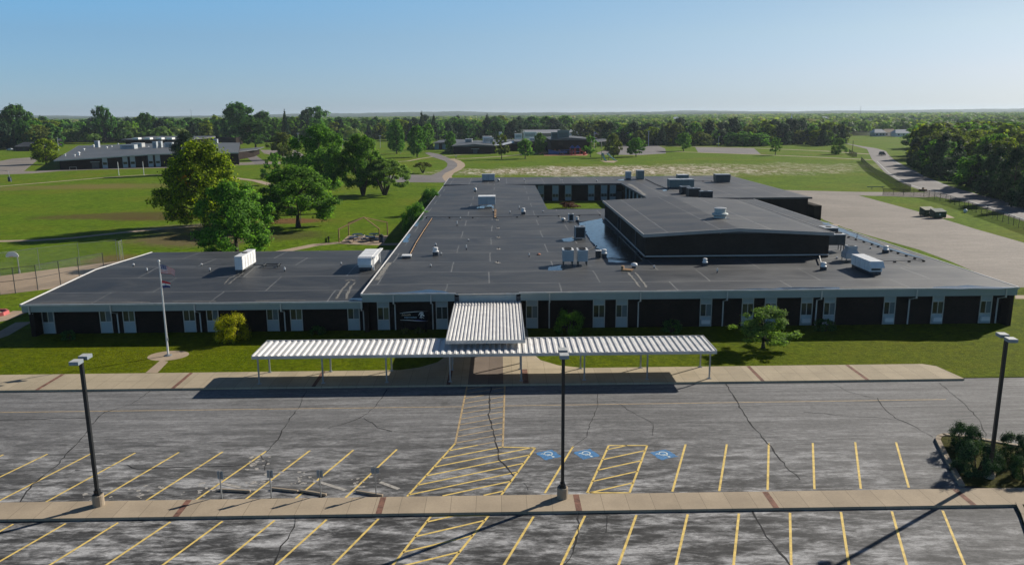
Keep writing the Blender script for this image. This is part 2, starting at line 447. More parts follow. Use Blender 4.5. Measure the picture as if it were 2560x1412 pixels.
M['lot'] = asphalt_mat('parking_asphalt', 0.020, 0.16, 0.42, True, (0.99, 0.985, 0.985))
M['lot_back'] = asphalt_mat('old_tan_asphalt', 0.12, 0.20, 0.28, False, (1.10, 0.96, 0.82))
M['road'] = asphalt_mat('road_asphalt', 0.09, 0.165, 0.24, False, (1.06, 0.97, 0.94))
M['walk'] = concrete_mat('walk_concrete', (0.40, 0.335, 0.235), 1.355, 0.2, 1.86, 60.05)
M['island'] = concrete_mat('island_concrete', (0.37, 0.30, 0.215), 1.37, 0.63)
M['path'] = concrete_mat('path_concrete', (0.36, 0.28, 0.20))
M['curb'] = concrete_mat('curb_concrete', (0.33, 0.27, 0.20))
M['aggregate'] = concrete_mat('exposed_aggregate', (0.17, 0.135, 0.11), 2.0, 0)
M['brickband'] = plain('red_brick_pavers', (0.16, 0.075, 0.05), 0.9, 0.6, 3)
M['yellow'] = plain('worn_yellow_paint', (0.66, 0.475, 0.13), 0.75, 0.3, 2.5)
M['tan_paint'] = plain('faded_yellow_paint', (0.40, 0.29, 0.15), 0.8, 0.3, 2.5)
M['blue_paint'] = plain('worn_blue_paint', (0.045, 0.17, 0.36), 0.75, 0.35, 5)
M['white_paint'] = plain('worn_white_paint', (0.52, 0.60, 0.60), 0.75, 0.25, 4)
M['crack'] = plain('asphalt_crack_dark', (0.012, 0.012, 0.013), 0.95, 0.3, 4)
M['crackweed'] = plain('weeds_in_cracks', (0.05, 0.065, 0.02), 0.95, 0.4, 5)
M['pale_patch'] = plain('pale_filler_patch', (0.33, 0.31, 0.28), 0.9, 0.4, 6)
M['roof'] = roof_mat('dark_roof_membrane', (0.040, 0.043, 0.046), 11.3, 6.12, 0, (3.0, 3.1))
M['roof_gym'] = roof_mat('gym_roof_membrane', (0.048, 0.049, 0.050), 60, 6.1, radians(90), (0, 0.5))
M['roof_back'] = roof_mat('rear_roof_membrane', (0.055, 0.056, 0.058), 70, 4.6, radians(90), (0, 0))
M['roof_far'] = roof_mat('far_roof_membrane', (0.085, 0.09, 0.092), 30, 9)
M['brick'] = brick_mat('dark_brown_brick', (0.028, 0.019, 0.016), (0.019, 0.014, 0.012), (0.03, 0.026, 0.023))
M['gym_brick'] = brick_mat('gym_brown_brick', (0.045, 0.034, 0.027), (0.034, 0.026, 0.021), (0.05, 0.043, 0.037))
M['fascia'] = plain('grey_green_fascia', (0.27, 0.315, 0.305), 0.6, 0.06, 0.8)
M['fascia_light'] = plain('pale_fascia', (0.42, 0.46, 0.45), 0.6, 0.06, 0.8)
M['panel'] = plain('pale_window_panel', (0.34, 0.40, 0.42), 0.6, 0.06, 2)
M['trim'] = plain('light_metal_trim', (0.50, 0.50, 0.49), 0.4, 0.15, 1.5, 0.3)
M['bright_trim'] = plain('bright_edge_metal', (0.78, 0.76, 0.73), 0.45, 0.08, 1.5, 0.1)
M['dark_trim'] = plain('dark_edge_metal', (0.05, 0.055, 0.065), 0.4, 0.2, 1.5, 0.2)
M['downspout'] = plain('white_downspout', (0.55, 0.55, 0.53), 0.5, 0.1, 1)
M['white_metal'] = plain('white_painted_metal', (0.72, 0.72, 0.71), 0.42, 0.10, 1.2)
M['ribbed'] = plain('white_ribbed_roofing', (0.66, 0.645, 0.62), 0.45, 0.14, 1.5)
M['grey_metal'] = plain('grey_unit_metal', (0.38, 0.41, 0.43), 0.45, 0.12, 1.0, 0.1)
M['green_metal'] = plain('grey_green_unit_metal', (0.13, 0.17, 0.165), 0.5, 0.15, 1.0)
M['dark_unit'] = plain('dark_unit_metal', (0.06, 0.065, 0.065), 0.5, 0.2, 1.0)
M['grille'] = plain('condenser_coil_grille', (0.022, 0.024, 0.026), 0.55, 0.3, 8)
M['black'] = plain('black_painted_steel', (0.012, 0.014, 0.016), 0.35, 0.2, 2)
M['galv'] = plain('galvanised_steel', (0.34, 0.36, 0.37), 0.4, 0.2, 2, 0.6)
M['sign_back'] = plain('bare_aluminium_sign', (0.24, 0.28, 0.31), 0.5, 0.12, 3, 0.2)
M['lamp_top'] = plain('pale_lamp_housing', (0.42, 0.43, 0.42), 0.5, 0.2, 3)
M['wood'] = plain('weathered_tan_timber', (0.33, 0.20, 0.10), 0.75, 0.25, 3)
M['bark'] = plain('rough_bark', (0.055, 0.042, 0.03), 0.9, 0.35, 4, bmp=0.3)
M['blue_table'] = plain('dark_blue_coated_metal', (0.018, 0.035, 0.075), 0.4, 0.2, 3)
M['rubber'] = plain('black_rubber', (0.015, 0.015, 0.016), 0.7, 0.2, 4)
M['red_plastic'] = plain('red_plastic', (0.42, 0.035, 0.035), 0.4, 0.12, 2)
M['orange_plastic'] = plain('orange_plastic', (0.55, 0.20, 0.10), 0.45, 0.12, 2)
M['blue_plastic'] = plain('blue_plastic', (0.03, 0.08, 0.30), 0.4, 0.12, 2)
M['teal_plastic'] = plain('teal_green_plastic', (0.02, 0.11, 0.11), 0.45, 0.15, 2)
M['mulch'] = plain('red_mulch', (0.36, 0.12, 0.07), 0.95, 0.35, 1.5)
M['dumpster'] = plain('dumpster_green', (0.02, 0.05, 0.028), 0.5, 0.3, 2)
M['olive'] = plain('olive_lid', (0.085, 0.085, 0.022), 0.6, 0.25, 2)  # olive base colour for the farther dumpster's lids
M['pink_red'] = plain('faded_red_timber', (0.50, 0.12, 0.12), 0.7, 0.2, 2)
M['sand'] = plain('pale_sand', (0.34, 0.27, 0.19), 0.95, 0.15, 3)
M['court'] = concrete_mat('tan_court_slab', (0.35, 0.265, 0.185))
M['sign_black'] = plain('black_sign_face', (0.005, 0.005, 0.006), 0.8, 0.2, 3, 0.0, 0.1)
M['sign_white'] = plain('sign_white_vinyl', (0.75, 0.78, 0.76), 0.5, 0.05, 3)
M['sign_tan'] = plain('sign_tan_vinyl', (0.62, 0.50, 0.34), 0.5, 0.1, 3)
M['sign_cyan'] = plain('sign_light_blue_vinyl', (0.36, 0.58, 0.68), 0.5, 0.05, 3)
M['sign_blue'] = plain('sign_blue_vinyl', (0.06, 0.09, 0.38), 0.5, 0.05, 3)
M['flag_red'] = plain('flag_red_cloth', (0.50, 0.03, 0.04), 0.8, 0.1, 3)
M['flag_white'] = plain('flag_white_cloth', (0.78, 0.77, 0.75), 0.8, 0.05, 3)
M['flag_blue'] = plain('flag_blue_cloth', (0.02, 0.035, 0.16), 0.8, 0.1, 3)
M['bed'] = grass_mat('planting_bed_cover', (0.028, 0.036, 0.008), (0.06, 0.062, 0.016), (0.10, 0.09, 0.028), 1.4)
M['forest_floor'] = grass_mat('wooded_floor', (0.016, 0.03, 0.009), (0.024, 0.042, 0.012), (0.036, 0.055, 0.016), 0.05)
m, nt, bs = new_mat('roof_water'); bs.inputs['Base Color'].default_value = (0.012, 0.013, 0.015, 1); M['water'] = m
nt.links.new(ramp(nt, noise(nt, coords(nt), 1.2, 5, 0.7), [(0.35, 0.05), (0.7, 0.28)]), bs.inputs['Roughness']); bs.inputs['IOR'].default_value = 1.7
bump(nt, bs, noise(nt, coords(nt), 0.8, 4), 0.04, 0.05)
m, nt, bs = new_mat('window_glass'); setin(bs, Roughness=0.06); bs.inputs['Specular IOR Level'].default_value = 0.6
_o = N(nt, 'ShaderNodeObjectInfo')
nt.links.new(ramp(nt, _o.outputs['Random'], [(0, (0.012, 0.016, 0.018)), (0.5, (0.05, 0.06, 0.06)), (1, (0.02, 0.02, 0.018))]), bs.inputs['Base Color']); M['glass'] = m
M['blind'] = plain('drawn_window_blind', (0.13, 0.16, 0.165), 0.7, 0.1, 2)
M['blind_yellow'] = plain('drawn_yellow_blind', (0.12, 0.12, 0.06), 0.7, 0.1, 2)
M['fence_mesh'] = mesh_fence_mat('woven_fence_wire', (0.02, 0.024, 0.018), 0.1, 0.024)
M['fence_mesh_light'] = mesh_fence_mat('galvanised_fence_wire', (0.25, 0.27, 0.27), 0.1, 0.0065)
M['fence_mesh_dense'] = mesh_fence_mat('dark_fence_wire', (0.022, 0.026, 0.022), 0.1, 0.043)
M['lf_mid'] = leaf_mat('leaves_mid_green', (0.038, 0.095, 0.016), (0.085, 0.185, 0.028), (0.177, 0.319, 0.051))
M['lf_dark'] = leaf_mat('leaves_dark_green', (0.024, 0.066, 0.019), (0.051, 0.128, 0.034), (0.107, 0.213, 0.057))
M['lf_bright'] = leaf_mat('leaves_bright_green', (0.040, 0.065, 0.006), (0.120, 0.165, 0.014), (0.27, 0.31, 0.026), 0.5)
M['lf_maple'] = leaf_mat('leaves_turning_maple', (0.045, 0.085, 0.007), (0.16, 0.25, 0.016), (0.40, 0.48, 0.03), 0.5, ((-1.1, -3.4, 6.6), (0.60, 0.27, 0.015), 1.15))
M['lf_yellow'] = leaf_mat('leaves_yellow_green', (0.110, 0.116, 0.007), (0.330, 0.341, 0.013), (0.605, 0.572, 0.022), 0.3)
M['lf_olive'] = leaf_mat('leaves_olive', (0.050, 0.070, 0.018), (0.105, 0.130, 0.030), (0.19, 0.21, 0.05))
M['lf_hedge'] = leaf_mat('leaves_hedge_green', (0.024, 0.060, 0.008), (0.075, 0.17, 0.018), (0.17, 0.31, 0.035), 0.4)
M['lf_conifer'] = leaf_mat('conifer_needles', (0.010, 0.026, 0.014), (0.024, 0.056, 0.028), (0.052, 0.10, 0.045), 0.2)
M['lf_willow'] = leaf_mat('leaves_willow', (0.070, 0.123, 0.034), (0.142, 0.213, 0.051), (0.261, 0.355, 0.095), 0.5)
M['lf_brown'] = leaf_mat('brown_twigs', (0.066, 0.029, 0.019), (0.132, 0.059, 0.037), (0.211, 0.106, 0.059), 0.2)
M['lf_forest'] = leaf_mat('far_wood_leaves', (0.051, 0.100, 0.024), (0.119, 0.189, 0.041), (0.248, 0.308, 0.070), 0.3)

# ------------------------------------------------------------------ ground, hills, paths, roads
b = MB(); b.quad((-9000, -300, 0), (9000, -300, 0), (9000, 700, 0), (-9000, 700, 0))
struct(b, 'ground', M['ground'])
b = MB(); b.quad((-9000, 700, 0), (9000, 700, 0), (9000, 9000, 0), (-9000, 9000, 0))
struct(b, 'forest_floor', M['forest_floor'])
# low wooded hills at the horizon
def hills():
    b = MB()
    for (Y0, hgt, seed, dep) in ((3700, 17, 1, 500), (4900, 27, 2, 700), (6600, 46, 3, 900)):
        r = random.Random(seed); ph = [r.uniform(0, 6.28) for _ in range(9)]
        xs = np.linspace(-5200, 5200, 560)
        def h(x, k):
            a = sum(sin(x*0.0011*(1.7**i)+ph[i]+k)/(1.45**i) for i in range(8))
            return max(2, hgt*(0.72+0.16*a) + r.uniform(-1.1, 1.1))
        rows = []
        for q, kz in ((0, 0.0), (0.06, 0.55), (0.45, 0.92), (1.0, 1.0)):
            rows.append([(x, Y0+dep*q, h(x, q*0.5)*kz) for x in xs])
        for i in range(3):
            for j in range(len(xs)-1):
                b.quad(rows[i][j], rows[i][j+1], rows[i+1][j+1], rows[i+1][j])
    return b
struct(hills(), 'wooded_hills', grass_mat('hill_woods', (0.020, 0.045, 0.024), (0.036, 0.066, 0.030), (0.060, 0.090, 0.038), 0.02, (0.05, 0.07, 0.03), 0.3))

def sheet(name, pts, z, mat, pz=0.0):
    b = MB(); b.poly([(p[0], p[1], z) for p in pts]); return struct(b, name, mat)
def psheet(name, px, z, mat):
    return sheet(name, [tuple(p)[:2] for p in GP(px)], z, mat)

# main parking lot
sheet('parking_lot', [(-110, -40), (90, -40), (90, 59.6), (-110, 59.6)], 0.004, M['lot'])
# lawn by the building
sheet('front_lawn', [(-110, 59.65), (90, 59.65), (90, 92), (50.25, 92), (50.25, 75.9), (-44.8, 75.9), (-44.8, 78), (-110, 78)], 0.05, M['lawn'])

def slab(name, pts, z0, z1, mat):
    b = MB(); b.prism(pts, z0, z1); return struct(b, name, mat)
WALK_Z = 0.15
slab('front_walk', [(-110, 59.1), (36.55, 59.1), (36.05, 62.3), (35.2, 62.95), (-110, 62.95)], -0.1, WALK_Z, M['walk'])
# flared entrance walk with the exposed aggregate strip
ent = [(-9.6, 62.7), (-8.5, 62.9), (-6.8, 63.6), (-5.4, 65), (-4.7, 67), (-4.6, 76.0), (2.6, 76.0), (2.7, 67.5), (3.4, 65.2), (4.8, 63.7), (6.9, 62.9), (8, 62.7)]
slab('entrance_walk', ent[::-1], -0.1, WALK_Z+0.004, M['walk'])
sheet('entrance_strip', [(-2.62, 59.15), (0.16, 59.15), (0.16, 76), (-2.62, 76)], WALK_Z+0.009, M['aggregate'])
b = MB()
for a, c in (((150, 938), (95, 974)), ((478, 932), (432, 970)), ((1873, 917), (1905, 950)), ((2120, 912), (2165, 948)), ((802, 936), (786, 965)), ((1127, 924), (1122, 960))):
    p, q = G(*a, WALK_Z), G(*c, WALK_Z)
    x = (p.x+q.x)/2
    b.quad((x-.15, 59.1, WALK_Z+.005), (x+.15, 59.1, WALK_Z+.005), (x+.15, 62.9, WALK_Z+.005), (x-.15, 62.9, WALK_Z+.005))
p = G(1312, 930, WALK_Z); b.box(p.x-.22, p.x+.22, 59.25, 62.7, WALK_Z, WALK_Z+.03)
struct(b, 'walk_brick_band', M['brickband'])
# island walk between the two parking rows
slab('island_walk', [(-110, 38.75), (29.0, 38.75), (30.4, 38.95), (60, 39.1), (60, 41.0), (29.5, 40.65), (-110, 40.6)], -0.1, 0.15, M['island'])
b = MB()
for a, c in (((470, 1255), (437, 1290)), ((960, 1243), (945, 1283)), ((1437, 1235), (1450, 1272)), ((1912, 1229), (1940, 1266)), ((2385, 1222), (2432, 1258))):
    p, q = G(*a, .15), G(*c, .15); x = (p.x+q.x)/2
    b.quad((x-.16, 38.75, .155), (x+.16, 38.75, .155), (x+.16, 40.6, .155), (x-.16, 40.6, .155))
struct(b, 'island_brick_band', M['brickband'])

# planted island with its kerb
isl = [tuple(p)[:2] for p in GP([(2398, 1216), (2362, 1150), (2343, 1112), (2338, 1101), (2342, 1093), (2355, 1088), (2395, 1090), (2450, 1099), (2560, 1118), (2760, 1150)])]
outer = isl + [(44, 40.95), (27.8, 40.7)]
def kerb_loop(b, pts, wdt, z0, z1):
    for i in range(len(pts)-1):
        a = Vector((*pts[i], 0)); c = Vector((*pts[i+1], 0)); d = (c-a).normalized(); n = Vector((d.y, -d.x, 0))
        q = [a-d*0.02, c+d*0.02, c+d*0.02+n*wdt, a-d*0.02+n*wdt]
        b.prism([(v.x, v.y) for v in q][::-1], z0, z1)
b = MB(); kerb_loop(b, isl, 0.28, -0.1, 0.17); struct(b, 'island_kerb', M['curb'])
sheet('island_bed', [(p[0], p[1]) for p in outer][::-1], 0.10, M['bed'])
i2 = [tuple(p)[:2] for p in GP([(2538, 1262), (2552, 1290), (2566, 1330), (2600, 1430)])]
b = MB(); kerb_loop(b, i2[::-1], 0.28, -0.1, 0.17); struct(b, 'island_kerb', M['curb'])
sheet('island_bed', [i2[0], (60, 38.9), (60, 28), i2[-1]][::-1], 0.10, M['bed'])

# --- painted lines
LZ = 0.009
def stripe(b, a, c, wdt=0.125):
    b.strip([(a[0], a[1], LZ), (c[0], c[1], LZ)], wdt)
yl = MB()
def pst(a, c, wdt=0.125): stripe(yl, G(*a), G(*c), wdt)
for a, c in (((1714,1110),(1681,1228)), ((1817,1110),(1798,1227)), ((1922,1108),(1919,1224)), ((2032,1107),(2036,1222)), ((2138,1105),(2152,1221)), ((2240,1105),(2272,1218)), ((1433,1115),(1362,1232))): pst(a, c)
for i in range(-3, 9):       # left row, one slanted line every stall
    stripe(yl, (-28.72+2.755*i, 47.33), (-28.72+2.755*i-2.1, 40.75))
for i in range(20):
    x = -22.89+2.725*i-2.725*2
    if abs(x-(-3.8)) < 0.6 or abs(x-(-1.09)) < 0.6: continue
    stripe(yl, (x, 38.47), (x-2.4, 31.6))
for x in (-31.0, -33.8): stripe(yl, (x, 38.5), (x-2.4, 31.6))
def clip_hatch(poly, p0, dirv, step, k0, k1, b, wdt=0.125):
    P = [Vector((q[0], q[1])) for q in poly]; d = Vector(dirv).normalized(); n = Vector((-d.y, d.x)); o = Vector(p0)
    for k in range(k0, k1):
        q = o+n*(step*k); ts = []
        for i in range(len(P)):
            a, c = P[i], P[(i+1) % len(P)]; e = c-a
            den = d.x*e.y-d.y*e.x
            if abs(den) < 1e-9: continue
            w_ = a-q
            t = (w_.x*e.y-w_.y*e.x)/den; u = (w_.x*d.y-w_.y*d.x)/den
            if 0 <= u < 1: ts.append(t)
        ts.sort()
        for i in range(0, len(ts)-1, 2):
            if ts[i+1]-ts[i] > .3: stripe(b, q+d*ts[i], q+d*ts[i+1], wdt)
def g2(x, y): p = G(x, y); return (p.x, p.y)
# hatched crossing
crL = [g2(1168, 963), g2(1138, 1108), g2(1018, 1240)]; crR = [g2(1262, 963), g2(1257, 1117), g2(1338, 1119), g2(1253, 1237)]
tn = MB()
for L in (crL, crR):
    stripe(tn, L[0], L[1]); 
    for i in range(1, len(L)-1): stripe(yl, L[i], L[i+1])
A = g2(1150.6, 1075); B = g2(1256, 1056)
hd = (B[0]-A[0], B[1]-A[1])
mid = [crL[0], crL[1], crR[1], crR[0]]; low = [crL[1], crL[2], crR[3], crR[2], crR[1]]
clip_hatch(mid, A, hd, 0.93, -4, 12, tn, 0.1)
clip_hatch(low, A, hd, 0.93, -16, 0, yl, 0.125)
# two smaller hatched bays
h1 = [g2(1522, 1113), g2(1618, 1113), g2(1574, 1231), g2(1468, 1231)]
h2 = [g2(1078, 1289), g2(1222, 1288), g2(1100, 1440), g2(960, 1440)]
for hh, o, kk in ((h1, h1[0], (-9, 2)), (h2, h2[0], (-12, 2))):
    for i in range(4): stripe(yl, hh[i], hh[(i+1) % 4])
    clip_hatch(hh, (o[0], o[1]-0.55), hd, 1.15, kk[0], kk[1], yl)
struct(yl, 'parking_lines', M['yellow'])
stripe(tn, g2(-200, 1033), g2(1160, 1016), 0.09); stripe(tn, g2(1262, 1014), g2(2365, 998), 0.09)
struct(tn, 'faded_lane_lines', M['tan_paint'])
# accessible bay symbols
def wheelchair(cx, cy, s, rot):
    bl = MB(); wh = MB(); z = LZ+0.004
    def T(x, y): return (cx+s*(x*cos(rot)-y*sin(rot)), cy+s*(x*sin(rot)+y*cos(rot)))
    rr = random.Random(int(cx*10)); pts = []
    for k in range(28):     # ragged stencil square
        t = k/28*4; e = int(t); f = t-e
        q = [(-1+2*f, -1), (1, -1+2*f), (1-2*f, 1), (-1, 1-2*f)][e]
        j = 1+rr.uniform(-.10, .06); pts.append(T(q[0]*j, q[1]*j))
    bl.poly([(p[0], p[1], LZ) for p in pts])
    def line(P, wd): wh.strip([(*T(*p), z) for p in P], wd*s)
    line([(0.38*cos(t)-0.12, 0.42*sin(t)-0.22) for t in np.linspace(1.9, 5.9, 14)], .13)      # wheel
    line([(-.18, .42), (-.12, -.02), (.26, -.04), (.44, -.5), (.64, -.44)], .14)               # back, seat, leg
    line([(-.15, .2), (.25, .18)], .12)
    wh.poly([(*T(-.18+.14*cos(t), .66+.14*sin(t)), z) for t in np.linspace(0, 2*pi, 11)[:-1]])
    o = struct(bl, 'accessible_bay_stencil', M['blue_paint'])
    struct(wh, 'accessible_bay_symbol', M['white_paint'])
for px, py in ((1371, 1136), (1466, 1135), (1659, 1136)):
    p = G(px, py); wheelchair(p.x, p.y, 0.62, radians(205))
# cracks traced across the asphalt
ck = MB()
def crack(pts, wd=0.06, jit=0.07):
    P = [G(*p) for p in pts]; out = []
    for i in range(len(P)-1):
        n = max(2, int((P[i+1]-P[i]).length/0.45))
        for k in range(n):
            q = P[i].lerp(P[i+1], k/n); out.append((q.x+random.uniform(-jit, jit), q.y+random.uniform(-jit, jit), LZ+.004))
    out.append((P[-1].x, P[-1].y, LZ+.004))
    ck.strip(out, [wd*.85*random.choice((.35, .6, .8, 1, 1.3)) for _ in out])
crack([(1228, 965), (1225, 1000), (1222, 1035), (1233, 1075), (1240, 1110), (1250, 1150), (1285, 1190)], .12)
crack([(1813, 958), (1835, 990), (1857, 1030), (1885, 1068), (1920, 1108), (1965, 1165), (2000, 1198)], .11)
crack([(1880, 1275), (1900, 1315), (1935, 1365), (1975, 1412)], .13)
crack([(766, 978), (745, 1020), (715, 1060), (690, 1105), (665, 1130)], .07)
crack([(968, 973), (935, 1020), (900, 1045), (860, 1058), (820, 1070)], .07)
crack([(910, 1045), (945, 1068), (980, 1078)], .06)
crack([(375, 978), (330, 1010), (262, 1030), (230, 1060)], .08)
crack([(222, 1075), (180, 1120), (140, 1165), (80, 1210), (50, 1255)], .10)
crack([(0, 1050), (130, 1046), (225, 1044)], .10)
crack([(190, 1175), (230, 1178), (265, 1166), (320, 1163), (345, 1172), (420, 1168), (520, 1165), (610, 1163), (645, 1160)], .08)
crack([(2192, 995), (2215, 1025), (2240, 1045), (2290, 1068), (2332, 1092)], .07)
crack([(2010, 1030), (2060, 1033), (2130, 1042), (2180, 1041), (2248, 1051)], .05)
crack([(2350, 958), (2375, 980), (2400, 1000), (2430, 1030), (2448, 1050), (2465, 1090)], .07)
crack([(2075, 955), (2120, 978), (2185, 995)], .05)
crack([(1448, 1275), (1444, 1330), (1430, 1380), (1410, 1412)], .12)
crack([(738, 1296), (728, 1330), (705, 1365), (685, 1412)], .10)
crack([(1495, 985), (1495, 1010), (1480, 1050), (1465, 1090), (1430, 1118)], .05)
crack([(1530, 1000), (1590, 1035), (1635, 1060), (1632, 1090)], .04)
crack([(650, 1138), (667, 1155), (700, 1150)], .06); crack([(667, 1155), (662, 1175)], .06)
crack([(1517, 1290), (1515, 1330)], .08); crack([(1310, 1205), (1320, 1225)], .06)
struct(ck, 'asphalt_cracks', M['crack'])
# pale filler patches near the wheel stops
pp = MB()
for i in range(120):
    cx, cy = random.choice([(-11.6, 42.9), (-8.3, 42.7), (-14.0, 43.2), (-14.9, 45.9), (-17.2, 42.2), (-20.4, 41.9), (-23, 41.6)])
    x = cx+random.gauss(0, .5); y = cy+random.gauss(0, .6); s = random.uniform(.03, .16)
    pp.poly([(x+s*random.uniform(.5, 1.3)*cos(t), y+s*random.uniform(.5, 1.2)*sin(t), LZ+0.002+0.00002*i) for t in np.linspace(0, 2*pi, 8)[:-1]])
for a, c in (((800, 1205), (864, 1225)), ((950, 1205), (997, 1222)), ((555, 1208), (600, 1218))):
    pp.strip([(*G(*a)[:2], LZ+.008), (*G(*c)[:2], LZ+.008)], .25)
struct(pp, 'pale_filler_patches', M['pale_patch'])

# flagpole pad and path
fp = G(421, 890)
b = MB(); b.poly([(fp.x+1.75*cos(t), fp.y+1.5*sin(t), .058) for t in np.linspace(0, 2*pi, 25)[:-1]])
b.poly([(*G(364, 933)[:2], .062), (*G(394, 933)[:2], .062), (*G(421, 905)[:2], .062), (*G(402, 901)[:2], .062)])
struct(b, 'flagpole_path', M['path'])

# --- paths and courts to the left
def path(name, px, wd, mat, z=0.012):
    b = MB(); b.strip([(*G(*p)[:2], z) for p in px], wd); return struct(b, name, mat)
path('footpath', [(-120, 604), (0, 603), (90, 601), (180, 595), (290, 583), (400, 572), (470, 567), (520, 560)], 2.0, M['path'])
path('footpath', [(640, 640), (720, 626), (790, 612), (850, 607), (960, 611), (1010, 610)], 2.2, M['path'])
path('footpath', [(-100, 480), (0, 466), (120, 456), (250, 445), (350, 438), (440, 436), (560, 433)], 1.9, M['path'])
path('footpath', [(-60, 860), (0, 840), (60, 806)], 1.6, M['path'], 0.056); path('footpath', [(-60, 812), (0, 800), (56, 778)], 2.0, M['path'], 0.06)
psheet('ball_court', [(-160, 716), (0, 690), (160, 669), (283, 654), (420, 640), (420, 680), (129, 722), (0, 737), (-160, 760)], 0.010, M['court'])
path('footpath', [(560, 442), (640, 452), (700, 468), (730, 485)], 3.0, M['path'])
psheet('left_car_park', [(-200, 432), (0, 437), (80, 434), (150, 428), (230, 425), (420, 420), (640, 412), (760, 408), (760, 403), (640, 405), (400, 415), (300, 420), (150, 424), (90, 428), (60, 428), (95, 400), (88, 393), (30, 397), (0, 403), (-200, 412)], 0.012, M['lot_back'])
psheet('left_driveway', [(610, 387), (640, 389), (668, 408), (640, 412), (625, 400)], 0.016, M['road'])
psheet('left_car_park', [(650, 375), (740, 376), (760, 388), (735, 402), (700, 392), (660, 384)], 0.012, M['lot_back'])
# curving drive by the middle buildings
def two_edge(name, left, right, mat, z):
    n = 40
    def res(P):
        P = [G(*p) for p in P]; L = [0]
        for i in range(1, len(P)): L.append(L[-1]+(P[i]-P[i-1]).length)
        out = []
        for k in range(n):
            t = L[-1]*k/(n-1)
            i = max(j for j in range(len(L)) if L[j] <= t+1e-9); i = min(i, len(P)-2)
            out.append(P[i].lerp(P[i+1], (t-L[i])/(L[i+1]-L[i])))
        return out
    a, c = res(left), res(right); b = MB()
    for i in range(n-1): b.quad((a[i].x, a[i].y, z), (c[i].x, c[i].y, z), (c[i+1].x, c[i+1].y, z), (a[i+1].x, a[i+1].y, z))
    return struct(b, name, mat)
psheet('service_drive', [(1062, 383), (1080, 392), (1095, 397), (1111, 402), (1119, 409), (1117, 417), (1100, 430), (1078, 438), (1030, 437), (980, 439), (940, 443), (940, 456), (1030, 456), (1128, 457), (1112, 448), (1108, 440), (1120, 430), (1140, 421), (1146, 413), (1142, 405), (1128, 398), (1100, 386), (1072, 381)], 0.014, M['road'])
path('footpath', [(1128, 398), (1142, 402), (1152, 409), (1153, 416), (1143, 424), (1124, 433), (1117, 441), (1122, 450), (1130, 456)], 3.2, M['path'], 0.018)
path('footpath', [(960, 407), (1020, 403), (1050, 397), (1083, 392)], 2.0, M['path'])
path('footpath', [(1100, 398), (1180, 396), (1260, 391), (1300, 387), (1340, 383)], 3.0, M['path'])
path('footpath', [(1110, 391), (1150, 387), (1230, 385)], 2.0, M['path'])
psheet('ball_court', [(1490, 383), (1550, 362), (1640, 362), (1663, 372), (1665, 384), (1600, 388), (1500, 387)], 0.012, M['road'])
psheet('ball_court', [(1738, 368), (1885, 371), (1902, 386), (1820, 384), (1745, 381)], 0.012, M['road'])
path('footpath', [(1640, 378), (1760, 382), (1902, 387), (2060, 394), (2180, 400)], 3.0, M['path'])
path('footpath', [(1650, 366), (1722, 366.5), (1886, 370.5), (2060, 378), (2176, 386)], 3.2, M['path'])
# country road on the right
two_edge('road', [(2075, 352), (2113, 359), (2145, 367), (2168, 373), (2173, 384), (2180, 399), (2189, 407), (2213, 433), (2258, 460), (2308, 478), (2347, 494), (2417, 506), (2476, 526), (2560, 553), (2750, 617)],
         [(2075, 351), (2117, 358.7), (2150, 365), (2190, 371), (2214.7, 377.5), (2222, 388), (2238, 401.5), (2278, 423), (2327, 447), (2377, 466), (2427, 482), (2506, 500), (2560, 518), (2650, 545), (2850, 600)], M['road'], 0.014)
b = MB(); b.strip([(*G(*p)[:2], .02) for p in [(2193, 404), (2222, 432), (2262, 457), (2310, 474), (2345, 481)]], .14); b.strip([(*G(*p)[:2], .02) for p in [(2360, 489), (2420, 502), (2480, 521), (2560, 548)]], .14)
b.strip([(*G(*p)[:2], .02) for p in [(2232, 401), (2268, 423), (2318, 446), (2370, 466)]], .13)
struct(b, 'road_edge_line', M['white_paint'])
psheet('side_drive', [(1780, 470), (1950, 475), (2140, 480), (2312, 481), (2350, 491), (2310, 494), (2100, 487), (1940, 483), (1780, 480)], 0.013, M['lot_back'])
psheet('rear_car_park', [(1985, 484), (2060, 484), (2140, 487), (2310, 533), (2440, 573), (2560, 607), (2700, 650), (2700, 760), (2560, 727), (2460, 690), (2380, 655), (2300, 625), (2200, 597), (2140, 580), (2100, 566), (2060, 550), (2000, 515)], 0.010, M['lot_back'])
psheet('grass_verge', [(2050, 551), (2075, 557), (2100, 565), (2085, 570), (2102, 569), (2128, 574), (2140, 584), (2120, 590), (2040, 560)], 0.016, M['ground'])
psheet('bin_pad', [(2300, 541), (2340, 546), (2387, 545), (2360, 533)], 0.014, M['path'])
psheet('service_step', [(2072, 562), (2100, 564), (2090, 570), (2065, 567)], 0.2, M['path'])
psheet('playground_surface', [(1358, 383), (1360, 389.5), (1466, 389.5), (1476, 381.5)], 0.02, M['mulch'])
psheet('slide_sand', [(1500, 402), (1512, 406), (1535, 407), (1545, 402)], 0.02, M['path'])
psheet('shelter_pad', [(848, 609), (870.5, 589.6), (971, 589), (959, 609)], 0.03, M['path'])
psheet('right_walk', [(2538, 739), (2620, 739), (2620, 748), (2538, 748)], 0.056, M['path'])

# ------------------------------------------------------------------ the school building
B0 = Vector((2, 76, 0))
school = thing('school_building', 'long low dark brick school with flat black roofs and a raised gym block', 'building', B0)
def part(b, name, mats, parent=school, **k): return b.build(name, mats, parent, world=True, **k)
RZ = 4.0                       # main roof level
